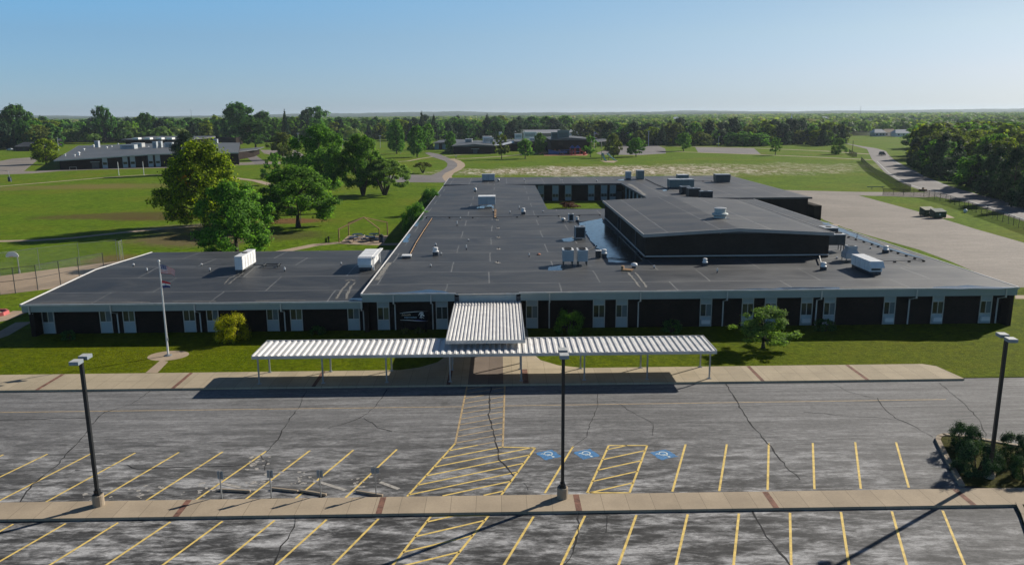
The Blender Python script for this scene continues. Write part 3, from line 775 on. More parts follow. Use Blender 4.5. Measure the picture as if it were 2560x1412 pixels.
# walls
b = MB()
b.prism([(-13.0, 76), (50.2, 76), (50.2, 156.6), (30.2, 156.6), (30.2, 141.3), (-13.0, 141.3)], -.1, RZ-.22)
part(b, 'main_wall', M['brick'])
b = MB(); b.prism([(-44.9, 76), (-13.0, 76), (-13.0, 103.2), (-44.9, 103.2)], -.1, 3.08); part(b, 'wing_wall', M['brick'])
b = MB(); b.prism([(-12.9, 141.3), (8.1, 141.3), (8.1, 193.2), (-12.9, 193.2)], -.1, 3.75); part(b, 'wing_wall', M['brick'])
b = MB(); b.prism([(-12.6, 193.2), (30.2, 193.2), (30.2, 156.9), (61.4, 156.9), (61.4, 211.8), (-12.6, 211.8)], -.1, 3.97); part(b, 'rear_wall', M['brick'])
b = MB(); b.box(61.4, 62.9, 153.65, 160.5, -.1, 2.9); part(b, 'service_annex', M['brick'])
# roofs
b = MB(); b.prism([(-13.3, 74.7), (50.35, 74.7), (50.35, 156.7), (29.6, 156.7), (29.6, 142.2), (-13.3, 142.2)], RZ-.2, RZ)
part(b, 'main_roof', M['roof'])
b = MB()
def gable_y(b, x0, x1, xr, y0, y1, ze, zr, th):
    for a, c, za, zc in ((x0, xr, ze, zr), (xr, x1, zr, ze)):
        b.prism([(a, y0), (c, y0), (c, y1), (a, y1)], ze-th, [za, zc, zc, za])
x0, xr, x1, y0, y1 = -13.4, -2.4, 8.65, 142.22, 191.4
b.quad((x0, y0, 4.0), (xr, y0, 4.0), (xr, y1, 4.42), (x0, y1, 3.99)); b.quad((xr, y0, 4.0), (x1, y0, 4.0), (x1, y1, 3.99), (xr, y1, 4.42))
b.quad((x0, y0, 3.78), (x0, y0, 4.0), (x0, y1, 3.99), (x0, y1, 3.78)); b.quad((x1, y0, 3.78), (x1, y1, 3.78), (x1, y1, 3.99), (x1, y0, 4.0))
b.poly([(x0, y1, 3.78), (x0, y1, 3.99), (xr, y1, 4.42), (x1, y1, 3.99), (x1, y1, 3.78)]); part(b, 'wing_roof', M['roof'])
b = MB()
def gable_x(b, x0, x1, y0, yr, y1, ze, zr, th):
    for a, c, za, zc in ((y0, yr, ze, zr), (yr, y1, zr, ze)):
        b.prism([(x0, a), (x1, a), (x1, c), (x0, c)], ze-th, [za, za, zc, zc])
gable_x(b, -45.85, -13.3, 74.7, 89.3, 104.0, 3.3, 3.86, .2); part(b, 'wing_roof', M['roof'])
b = MB(); b.prism([(-13.3, 192.4), (29.6, 192.4), (29.6, 156.72), (62.0, 156.72), (62.0, 212.6), (-13.3, 212.6)], 3.98, 4.22); part(b, 'rear_roof', M['roof_back'])
# gym
b = MB(); b.prism([(17.1, 91.75), (38.75, 91.75), (38.75, 128.3), (17.1, 128.3)], 3.9, 6.7)
b.poly([(17.1, 91.75, 6.7), (38.75, 91.75, 6.7), (27.95, 91.75, 7.3)]); part(b, 'gym_wall', M['gym_brick'])
b = MB(); gable_y(b, 16.8, 39.05, 27.95, 91.45, 128.7, 6.95, 7.55, .0); part(b, 'gym_roof', M['roof_gym'])
b = MB()
for xa, za, xb, zb in ((16.78, 6.97, 27.95, 7.57), (27.95, 7.57, 39.07, 6.97)):
    n = len(b.v)
    b.v += [(xa, 91.33, za-.36), (xb, 91.33, zb-.36), (xb, 91.33, zb+.03), (xa, 91.33, za+.03), (xa, 91.47, za-.36), (xb, 91.47, zb-.36), (xb, 91.47, zb+.03), (xa, 91.47, za+.03)]
    b.f += [(n, n+1, n+2, n+3), (n+7, n+6, n+5, n+4), (n+3, n+2, n+6, n+7), (n+1, n, n+4, n+5)]; b.m += [0]*4
b.box(16.74, 16.84, 91.35, 128.7, 6.64, 7.0); b.box(39.01, 39.1, 91.35, 128.7, 6.64, 7.0)
part(b, 'gym_fascia', plain('brown_grey_gym_fascia', (0.33, 0.315, 0.295), 0.6, 0.08, 1))
b = MB(); b.box(16.98, 38.8, 91.61, 91.74, 4.27, 4.38); b.box(16.97, 17.09, 91.61, 128.3, 4.27, 4.38); part(b, 'wall_flashing', M['downspout'])
for y in (126.5, 113, 110.5, 98.2):
    b = MB(); b.box(16.99, 17.09, y, y+.14, 4.4, 6.64); part(b, 'downspout', M['dark_trim'])
b = MB(); b.tube((37.6, 91.6, 4.33), (36.0, 87.0, 4.25), .07); b.tube((36.0, 87.0, 4.27), (36.0, 87.0, 4.0), .07)
part(b, 'downspout', M['downspout'])
# fascias, gutters, edge metal
for x0, x1 in ((-13.3, -4.42), (1.95, 50.35)):
    b = MB(); b.box(x0, x1, 74.62, 74.7, 3.18, 3.9); part(b, 'fascia', M['fascia'])
b = MB(); b.box(-4.0, 1.55, 74.78, 74.9, 3.0, 3.74); part(b, 'entrance_fascia', M['fascia_light'])
for x in (-4.42, 1.53):
    b = MB(); b.box(x, x+.42, 74.64, 74.9, 2.95, 3.62); part(b, 'fascia_end_block', M['dark_trim'])
for q in ((-13.42, -4.3, 74.5, 74.62, 3.88, 4.02), (1.8, 50.45, 74.5, 74.62, 3.88, 4.02), (-4.3, 1.8, 74.62, 74.76, 3.80, 3.96)):
    b = MB(); b.box(*q); part(b, 'gutter', M['trim'])
for q in ((-13.42, -13.3, 74.6, 142.2, 3.80, 4.05), (50.35, 50.45, 74.6, 156.7, 3.80, 4.04)):
    b = MB(); b.box(*q); part(b, 'edge_metal', M['bright_trim'])
b = MB(); b.box(-13.48, -13.4, 142.3, 191.2, 3.78, 4.03); part(b, 'edge_metal', M['trim'])
b = MB(); b.box(-45.85, -13.3, 74.62, 74.7, 2.54, 3.2); part(b, 'fascia', M['fascia'])
b = MB(); b.box(-45.9, -13.3, 74.5, 74.62, 3.16, 3.32); part(b, 'gutter', M['trim'])
b = MB()
for ya, za, yb, zb in ((74.55, 3.32, 89.3, 3.89), (89.3, 3.89, 104.05, 3.32)):
    n = len(b.v)
    b.v += [(-45.98, ya, za-.26), (-45.98, yb, zb-.26), (-45.98, yb, zb+.03), (-45.98, ya, za+.03), (-45.82, ya, za-.26), (-45.82, yb, zb-.26), (-45.82, yb, zb+.03), (-45.82, ya, za+.03)]
    b.f += [(n+3, n+2, n+1, n), (n+4, n+5, n+6, n+7), (n+7, n+6, n+2, n+3)]; b.m += [0]*3
part(b, 'edge_metal', M['bright_trim'])
b = MB(); b.box(-13.36, 29.6, 192.2, 192.4, 3.85, 4.24); b.box(29.45, 29.6, 157, 192.2, 3.85, 4.24); b.box(29.6, 62.1, 156.6, 156.72, 3.9, 4.25); part(b, 'rear_fascia', M['dark_trim'])
for q in ((-13.42, -13.3, 192.3, 212.6, 4.0, 4.26), (-13.3, 62.0, 212.5, 212.66, 4.18, 4.28)):
    b = MB(); b.box(*q); part(b, 'edge_metal', M['trim'])
b = MB(); b.box(8.7, 29.4, 142.2, 142.3, 3.8, 4.03); part(b, 'edge_metal', M['dark_trim'])

# windows: tall pale panel columns with a sliding sash
def window(kind, x, y, zt, zg1, zg0, wd=1.18, zb=0.06, blind=None):
    """column from zb to zt, glass between zg0 and zg1"""
    fr = MB(); t = .07; h = wd/2
    fr.box(-h, -h+t, -.10, .0, zb, zt); fr.box(h-t, h, -.10, .0, zb, zt)
    fr.box(-h+t, h-t, -.09, .0, zg1-.06, zg1); fr.box(-h+t, h-t, -.09, .0, zg0-.08, zg0); fr.box(-.03, .03, -.085, .0, zg0, zg1-.06)
    o = fr.build('window', M['trim'], school)
    p = MB(); p.box(-h+t, -.03, -.045, .0, zg0, zg1-.06); p.build('pane', M['glass'], o)
    p = MB(); p.box(.03, h-t, -.05, .0, zg0, zg1-.06); p.build('pane', blind or M['glass'], o)
    p = MB(); p.box(-h+t, h-t, -.06, 0, zb, zg0-.08); p.build('lower_panel', M['panel'], o)
    if zt-zg1 > .1:
        p = MB(); p.box(-h+t, h-t, -.06, 0, zg1, zt); p.build('upper_panel', M['panel'], o)
    o.location = (x-B0.x, y-B0.y, 0)
    return o
mains = [958.6, 1105, 1330, 1497, 1554, 1764, 1868, 1925, 2015, 2072, 2221.5, 2342, 2461.6]
bl = [None, M['blind_yellow'], M['blind']]
for i, px in enumerate(mains):
    wn_ = window('main', AT(px, 780, 76).x, 75.995, 3.17, 2.36, 1.12, 1.18, .06, [M['blind_yellow'], None, M['blind'], None, M['blind'], M['blind'], None, M['blind'], None, M['blind'], M['blind'], None, M['blind']][i])
    if i in (5, 8, 10, 11, 12):
        p = MB(); p.box(-.42, .42, -.30, -.062, .35, .75); p.build('air_conditioner', M['white_metal'], wn_)
for i, px in enumerate([122, 266, 324, 475, 533, 683, 742, 885]):
    window('wing', AT(px, 800, 76).x, 75.995, 2.56, 2.54, 1.22, 1.18, .06, [M['blind'], M['blind'], M['blind_yellow'], None, M['blind'], M['blind'], M['blind_yellow'], M['blind']][i])
for px in (1352, 1388.5, 1420.5, 1478, 1510, 1532):
    x = AT(px, 480, 193.2).x
    window('court', x, 193.19, 3.8, 1.75, 0.95, 1.5, .06, None)
# downspouts on the front
for i, (px, py, zt) in enumerate([(988, 790, 3.0), (1082, 790, 3.0), (1373, 780, 3.0), (1595.5, 780, 3.0), (1807, 780, 3.0), (2040, 780, 3.0), (2271, 780, 3.0), (2491, 780, 3.0), (99, 800, 2.4), (295, 805, 2.4), (501, 800, 2.4), (712, 800, 2.4), (909, 795, 2.4)]):
    x = AT(px, py, 75.9).x; b = MB()
    b.box(x-.05, x+.05, 75.86, 75.96, .05, zt-.35); b.tube((x, 75.9, zt-.4), (x, 74.9, zt-.05), .05, n=6)
    part(b, 'downspout', M['downspout'])
for px, py, z0, z1 in [(983, 745, 2.98, 3.9), (1077, 745, 2.98, 3.9), (1374, 742, 2.98, 3.9), (1601.6, 740, 2.98, 3.9), (1818.5, 738, 2.98, 3.9), (2054.5, 735, 2.98, 3.9), (2292.6, 732, 2.98, 3.9), (2516, 730, 2.98, 3.9), (72.6, 775, 2.36, 3.18), (276, 772, 2.36, 3.18), (486, 768, 2.36, 3.18), (701.6, 765, 2.36, 3.18), (903, 762, 2.36, 3.18)]:
    x = AT(px, py, 74.55).x; b = MB(); b.box(x-.06, x+.06, 74.5, 74.61, z0, z1); part(b, 'gutter_strap', M['trim'])
# entrance doors under the canopy, side wall pier, soffit
b = MB(); b.box(-3.6, 1.2, 75.88, 75.99, .15, 2.5); part(b, 'entrance_door', M['dark_trim'])
b = MB(); b.box(-13.28, -12.85, 75.2, 76.0, 0, 3.6); part(b, 'corner_pier', M['brick'])
b = MB(); b.box(49.85, 50.25, 74.85, 75.998, 0, 3.75); part(b, 'corner_pier', M['brick'])
b = MB(); b.box(-45.4, -44.95, 74.9, 103.2, 0, 3.05); part(b, 'corner_pier', M['brick'])
b = MB(); b.box(29.9, 30.15, 192.0, 193.15, 2.3, 2.45); b.box(28.3, 29.8, 193.05, 193.18, .1, 2.2); part(b, 'court_door', M['dark_trim'])
for k in range(6):
    y = 188-5.2*k; b = MB(); b.box(30.08, 30.19, y, y+1.3, .1, 3.8); part(b, 'window', M['panel'])
# flat-roof wet patches
def puddle(px, z, name='roof_puddle'):
    b = MB(); P = GP(px, z)
    rr = random.Random(len(px)+int(px[0][0])); out = []
    for i in range(len(P)):
        a, c = P[i], P[(i+1) % len(P)]; n = max(2, int((c-a).length/1.2))
        for k in range(n):
            q = a.lerp(c, k/n); out.append((q.x+rr.uniform(-.22, .22), q.y+rr.uniform(-.22, .22), z))
    b.poly(out); return struct(b, name, M['water'])
wz = RZ+.012
puddle([(1446, 558), (1505, 546), (1507, 552), (1512, 560), (1560, 600), (1608, 646), (1600, 655), (1545, 657), (1520, 655), (1505, 625), (1490, 618), (1478, 600), (1465, 580), (1452, 566)], wz)
puddle([(1403, 597), (1430, 593), (1436, 600), (1428, 604), (1407, 604)], wz)
puddle([(1372, 667), (1404, 663), (1406, 675), (1374, 677)], wz)
puddle([(2052, 554), (2070, 557), (2140, 586), (2215, 617), (2318, 646), (2300, 645), (2205, 620), (2130, 592), (2070, 565)], wz)
puddle([(2330, 716), (2420, 713), (2535, 718), (2530, 720.5), (2330, 722)], wz)
puddle([(1840, 723.6), (1960, 719), (2100, 718), (2100, 722), (1840, 725)], wz)
puddle([(935, 733), (1010, 731), (1070, 724), (1110, 727), (1131, 732), (1000, 734)], wz)
puddle([(1195, 516), (1230, 512), (1235, 520), (1190, 521)], 4.05)
puddle([(1754, 550), (1780, 545), (1785, 549), (1766, 553)], 7.35)
puddle([(1548, 449), (1560, 448), (1560, 451), (1545, 451)], 4.235); puddle([(1655, 476), (1672, 473), (1668, 477), (1657, 478)], 4.235)
puddle([(870, 750), (905, 735), (909, 742), (905, 750)], 3.34)
for pts in ([(1033, 565), (1055, 536), (1061, 536), (1042, 566)], [(1008, 605), (1020, 585), (1027, 585), (1016, 606)]): puddle(pts, wz)
# scuffs and lime stains lying on the roofs
b = MB()
def wing_z(y): return 3.3+.56*(1-abs(y-89.3)/14.65)
def on_wing(px, py):
    z = 3.4
    for _ in range(12): z = wing_z(G(px, py, z).y)
    return G(px, py, z)
def stain(px, z, wd):
    out = []
    P = [on_wing(*p) if z is None else G(*p, z) for p in px]
    for i in range(len(P)-1):
        for k in range(6): q = P[i].lerp(P[i+1], k/6); out.append((q.x+random.uniform(-.06, .06), q.y, q.z+.012))
    b.strip(out, [wd*random.uniform(.5, 1.3) for _ in out])
stain([(841, 747), (846, 738), (860, 718), (876, 701)], None, .22); stain([(866, 747), (868, 735), (878, 716), (890, 704)], None, .26); stain([(862, 702), (878, 699), (890, 703)], None, .3)
stain([(975, 657), (962, 672), (950, 690), (940, 702)], RZ, .5); stain([(2240, 650), (2268, 662), (2280, 668)], RZ, .2)
stain([(1570, 681), (1582, 695), (1603, 722)], RZ, .22); stain([(1588, 681), (1604, 700), (1618, 722)], RZ, .22); stain([(1572, 460), (1590, 470), (1618, 493)], 4.22, .8)
stain([(560, 710), (572, 697), (605, 680)], None, .12); stain([(572, 710), (590, 695), (612, 680)], None, .14)
for q in ([(100, 757), (250, 756), (400, 755)], [(430, 754), (560, 753)], [(640, 752), (790, 750)]): stain(q, None, .2)
for q in ([(1370, 731), (1450, 729), (1560, 728)], [(1640, 727), (1700, 726)], [(1960, 721), (2080, 720)], [(920, 734), (960, 733)], [(1145, 736), (1290, 734)], [(2100, 719), (2300, 717.5)]): stain(q, RZ, .28)
stain([(2150, 588), (2200, 606), (2290, 640)], RZ, .3)
struct(b, 'roof_stains', plain('roof_lime_stain', (0.17, 0.165, 0.15), 0.85, 0.45, 5))

# ------------------------------------------------------------------ walkway canopies
cb = Vector((-1.3, 61.3, WALK_Z))
cano = thing('walkway_canopy', 'long white ribbed metal walkway canopy on slim posts beside the kerb', 'canopy', cb)
def ribbed(x0, x1, y0, y1, z0, z1, step, hgt, wtop):
    """corrugated decking running from y0 (front, z0) to y1 (back, z1)"""
    b = MB(); n = int(round((x1-x0)/step)); step = (x1-x0)/n
    prof = []
    for i in range(n):
        x = x0+i*step
        prof += [(x, 0), (x+(step-wtop)*.72, 0), (x+(step-wtop)*.80, hgt), (x+(step-wtop)*.80+wtop, hgt)]
    prof.append((x1, 0))
    for i in range(len(prof)-1):
        (xa, ha), (xb, hb) = prof[i], prof[i+1]
        b.quad((xa, y0, z0+ha), (xb, y0, z0+hb), (xb, y1, z1+hb), (xa, y1, z1+ha))
    b.quad((x0, y0, z0-.03), (x0, y1, z1-.03), (x1, y1, z1-.03), (x1, y0, z0-.03))
    return b
CZ = 2.40
part(ribbed(-19.4, 16.95, 59.78, 63.85, CZ, CZ+.06, .50, .085, .17), 'ribbed_roof', M['ribbed'], cano)
b = MB(); b.box(-19.45, 17.0, 59.68, 59.78, CZ-.16, CZ+.06); b.box(-19.45, 17.0, 63.85, 63.92, CZ-.1, CZ+.16); b.box(-19.47, -19.40, 59.78, 63.85, CZ-.12, CZ+.12); b.box(16.95, 17.03, 59.78, 63.85, CZ-.12, CZ+.12); part(b, 'roof_edge', M['trim'], cano)
b = MB()
for y in (59.95, 62.8): b.box(-19.3, 16.9, y-.05, y+.05, CZ-.2, CZ-.035)
part(b, 'beam', M['trim'], cano)
for x in (-19.05, -14.04, -9.04, -4.03, 1.59, 6.58, 11.57, 16.53):
    for y in (59.9, 62.8):
        b = MB(); b.box(x-.055, x+.055, y-.055, y+.055, WALK_Z, CZ-.2); b.box(x-.14, x+.14, y-.14, y+.14, WALK_Z-.005, WALK_Z+.03)
        part(b, 'post', M['galv'], cano)
eb = Vector((-1.25, 67.5, WALK_Z))
enc = thing('entrance_canopy', 'wide white ribbed metal canopy sloping out from the school entrance', 'canopy', eb)
part(ribbed(-4.35, 1.9, 61.35, 74.45, 3.02, 3.12, .30, .075, .11), 'ribbed_roof', M['ribbed'], enc)
b = MB(); b.box(-4.42, 1.97, 61.24, 61.35, 2.84, 3.10); b.box(-4.42, -4.35, 61.35, 74.45, 2.9, 3.18); b.box(1.9, 1.97, 61.35, 74.45, 2.9, 3.18); part(b, 'roof_edge', M['trim'], enc)
for x in (-4.1, 1.65):
    for y in (64.4, 69.0, 73.4):
        b = MB(); b.box(x-.07, x+.07, y-.07, y+.07, WALK_Z, 2.95); part(b, 'post', M['galv'], enc)
b = MB()
for y in (64.4, 69.0, 73.4): b.box(-4.2, 1.75, y-.06, y+.06, 2.84, 2.98)
part(b, 'beam', M['trim'], enc)

# ------------------------------------------------------------------ lamps, flagpole, signs, wheel stops
def lamp(px, py, label, ang, H=8.45, base_h=0.75):
    g = G(px, py); t = thing('parking_lamp', label, 'lamp post', (g.x, g.y, 0.0), ang, 'twin headed parking lamps')
    b = MB(); b.lathe([(.30, 0.1), (.30, base_h), (.27, base_h+.03)], 18); b.build('base', M['curb'], t, smooth=False)
    b = MB(); s = .085; b.prism([(-s, -s), (s, -s), (s, s), (-s, s)], base_h, H); b.box(-.19, .19, -.19, .19, base_h+.03, base_h+.09); b.box(-.13, .13, -.13, .13, base_h+.09, base_h+.3); b.build('pole', M['black'], t)
    for sg in (-1, 1):
        b = MB(); b.tube((sg*.05, 0, H-.1), (sg*.32, 0, H-.05), .04); b.build('arm', M['black'], t)
        b = MB(); x0, x1 = sorted((sg*.20, sg*.76))
        b.box(x0, x1, -.24, .24, H-.13, H+.06, 0, 1); b.box(x0+.05, x1-.05, -.19, .19, H-.15, H-.131, 2)
        b.build('lamp_head', [M['sign_back'], M['lamp_top'], M['glass']], t)
    return t
lamp(248, 1268, 'black twin headed parking lamp on the island walk left of the wheel stops', radians(91))
lamp(1406, 1249, 'black twin headed parking lamp on the island walk before the canopy', radians(90))
lamp(2472, 1196, 'black twin headed parking lamp standing among the island shrubs', radians(83), 8.5, .35)

fl = thing('flagpole', 'tall white flagpole with gold ball on a round concrete pad', 'flagpole', (fp.x, fp.y, 0.06))
b = MB(); b.tube((0, 0, 0), (0, 0, 8.4), .085, .045, 12); b.build('pole', M['white_metal'], fl, smooth=False)
b = MB(); b.lathe([(.33, 0), (.33, .05), (.2, .1), (.1, .14)], 18); b.build('collar', M['galv'], fl)
b = MB(); b.lathe([(.02, 8.38), (.08, 8.42), (.11, 8.5), (.08, 8.58), (.02, 8.62)], 12); b.build('ball_finial', M['white_metal'], fl, smooth=True)
b = MB(); b.box(.08, .14, -.03, .03, 1.4, 1.62); b.build('cleat', M['galv'], fl)
b = MB(); b.tube((.11, 0, 1.5), (.06, 0, 8.3), .008, n=4); b.build('halyard', M['white_metal'], fl)
def flag(name, label, loc, L, Hh, ang, droop, colour):
    """cloth grid, colour(u, v) -> material index"""
    b = MB(); nu, nv = 30, 26
    def P(u, v):
        x = u*L*(1-.12*u); y = .10*L*sin(u*9+v*1.3)*u**.6
        z = -v*Hh*(1-.38*u) - droop*u**1.5*L - .04*sin(u*8+1)*u
        return (x, y, z)
    for i in range(nu):
        for j in range(nv):
            b.quad(P(i/nu, j/nv), P(i/nu, (j+1)/nv), P((i+1)/nu, (j+1)/nv), P((i+1)/nu, j/nv), colour((i+.5)/nu, (j+.5)/nv))
    o = b.build(name, [M['flag_red'], M['flag_white'], M['flag_blue'], M['sign_tan']], None)
    o.location = loc; o.rotation_euler = (0, 0, ang)
    return tag(o, label, 'flag', 'flags on the front flagpole')
def us(u, v):
    if u < .42 and v < 7/13:
        return 1 if (int(u*24) % 2 == 0 and int(v*26) % 3 == 1) else 2
    return int(v*13) % 2
def mo(u, v):
    if (u-.42)**2*2.2+(v-.5)**2 < .022: return 1 if (u-.42)**2*2.2+(v-.5)**2 < .010 else 2
    return 0 if v < 1/3 else (1 if v < 2/3 else 2)
flag('flag', 'striped red and white flag with starry blue corner flying at top of the front pole', (fp.x+.07, fp.y, 8.28), 1.5, .80, radians(-8), .34, us)
flag('flag', 'red white and blue banded flag flying lower on the front pole', (fp.x+.08, fp.y, 6.85), 0.95, .68, radians(-15), .18, mo)

# parking signs seen from behind, and wheel stops
side = ['leftmost of four', 'second from left of four', 'second from right of four', 'rightmost of four, nearest brick band']
for i, (px, py, H) in enumerate([(554, 1246, 1.62), (678, 1245, 1.66), (802, 1243, 1.62), (940, 1240, 1.75)]):
    g = G(px, py); t = thing('parking_sign', 'back of parking sign on post, '+side[i], 'sign', (g.x, g.y+.05, 0), radians(-8+4*i), 'parking signs along the island')
    b = MB(); b.box(-.03, .03, -.03, .03, 0, H); b.build('post', M['galv'], t)
    b = MB(); b.box(-.17, .17, .035, .045, H-.47, H-.02) if i < 3 else b.box(-.22, .22, .035, .045, H-.42, H-.08); b.build('sign_plate', M['sign_back'], t)
ws = ['second from left wheel stop, end to end with another', 'wheel stop tilted and touching the end of its neighbour', 'wheel stop by the brick band at the right end', 'wheel stop at the left end with weeds growing by it']
for i, ((ax, ay), (cx, cy)) in enumerate([((679, 1219), (745, 1226)), ((750, 1224), (816, 1235)), ((890, 1226), (957, 1237)), ((548, 1222), (626, 1226))]):
    a, c = G(ax, ay, .1), G(cx, cy, .1); d = c-a; L = d.length
    b = MB(); h = L/2
    for x0, x1, z1 in ((-h, h, .13),):
        b.prism([(x0, -.08), (x1, -.08), (x1, .08), (x0, .08)], .0, z1)
    o = b.build('wheel_stop', M['curb'], None, bevel=.025); m_ = (a+c)/2
    o.location = (m_.x, m_.y, .008); o.rotation_euler = (0, 0, atan2(d.y, d.x))
    tag(o, 'pale concrete '+ws[i], 'wheel stop', 'concrete wheel stops')

# school name board in front of the wall
sb = thing('name_board', 'black school name board with white swooshes and helmet emblem before the brick wall', 'sign', (AT(1036, 824, 75.0).x, 75.0, 0))
b = MB()
for x in (-1.12, 1.12): b.box(x-.06, x+.06, .0, .1, 0, 1.25)
b.build('post', M['sign_black'], sb)
zt, zb_, hw = 2.14, 1.22, 1.36
def swoop(u, top): 
    return (zt-.17*(1-u)**3) if top else (zb_+.05+.045*sin(u*5.2+.4) - .07*u)
b = MB(); n = 20
for i in range(n):
    u0, u1 = i/n, (i+1)/n
    b.quad((-hw+2*hw*u0, -.01, swoop(u0, 0)), (-hw+2*hw*u1, -.01, swoop(u1, 0)), (-hw+2*hw*u1, -.01, swoop(u1, 1)), (-hw+2*hw*u0, -.01, swoop(u0, 1)))
    b.quad((-hw+2*hw*u1, .08, swoop(u1, 0)), (-hw+2*hw*u0, .08, swoop(u0, 0)), (-hw+2*hw*u0, .08, swoop(u0, 1)), (-hw+2*hw*u1, .08, swoop(u1, 1)))
b.build('board', M['sign_black'], sb)
b = MB()
for top in (1, 0):
    for i in range(n):
        u0, u1 = i/n, (i+1)/n; t0 = .052*sin(pi*min(1, u0*1.0+.12)); t1 = .052*sin(pi*min(1, u1+.12))
        b.quad((-hw+2*hw*u0, -.016, swoop(u0, top)-t0-.008), (-hw+2*hw*u1, -.016, swoop(u1, top)-t1-.008), (-hw+2*hw*u1, -.016, swoop(u1, top)), (-hw+2*hw*u0, -.016, swoop(u0, top)))
b.build('swoosh', M['sign_white'], sb)
b = MB()
for i in range(9, 19):
    u0, u1 = i/n, (i+1)/n; f0, f1 = .055*sin(pi*(i-9)/10), .055*sin(pi*(i-8)/10)
    b.quad((-hw+2*hw*u0, -.0165, swoop(u0, 0)+.01), (-hw+2*hw*u1, -.0165, swoop(u1, 0)+.01), (-hw+2*hw*u1, -.0165, swoop(u1, 0)+.01+f1), (-hw+2*hw*u0, -.0165, swoop(u0, 0)+.01+f0))
b.build('swoosh', M['sign_blue'], sb)
def text(body, size, x, z, mat, parent, y=-.018, shear=0.0, name='lettering', rot=(pi/2, 0, 0), off=.004):
    cu = bpy.data.curves.new('t', 'FONT'); cu.body = body; cu.size = size; cu.shear = shear; cu.offset = off
    o = bpy.data.objects.new('t', cu); COL.objects.link(o)
    bpy.context.view_layer.update()
    me = bpy.data.meshes.new_from_object(o.evaluated_get(bpy.context.evaluated_depsgraph_get()))
    bpy.data.objects.remove(o)
    me.name = name; me.materials.clear(); me.materials.append(mat)
    t = bpy.data.objects.new(name, me); COL.objects.link(t); t.parent = parent; t.location = (x, y, z); t.rotation_euler = rot
    return t
text('Lincoln', .30, -1.20, 1.71, M['sign_tan'], sb, shear=.3)
text('Intermediate', .235, -.94, 1.47, M['sign_cyan'], sb, off=.003)
# crested helmet emblem, in profile
b = MB()
def EP(pts): b.poly([((x-1150)*.00245+.74, -.017, (400-y)*.00245+1.74) for x, y in pts])
EP([(1025, 405), (1050, 360), (1075, 310), (1110, 280), (1150, 268), (1200, 275), (1235, 295), (1245, 320), (1215, 318), (1170, 312), (1120, 325), (1085, 350), (1060, 385), (1040, 412)])
EP([(1100, 385), (1120, 350), (1160, 333), (1205, 345), (1240, 380), (1272, 420), (1242, 448), (1215, 440), (1205, 415), (1175, 405), (1150, 420), (1155, 450), (1190, 470), (1225, 495), (1255, 530), (1225, 520), (1180, 490), (1140, 472), (1112, 492), (1092, 530), (1070, 485), (1105, 455)])
EP([(1130, 500), (1150, 490), (1165, 530), (1145, 540)])
b.build('helmet_emblem', M['sign_white'], sb)

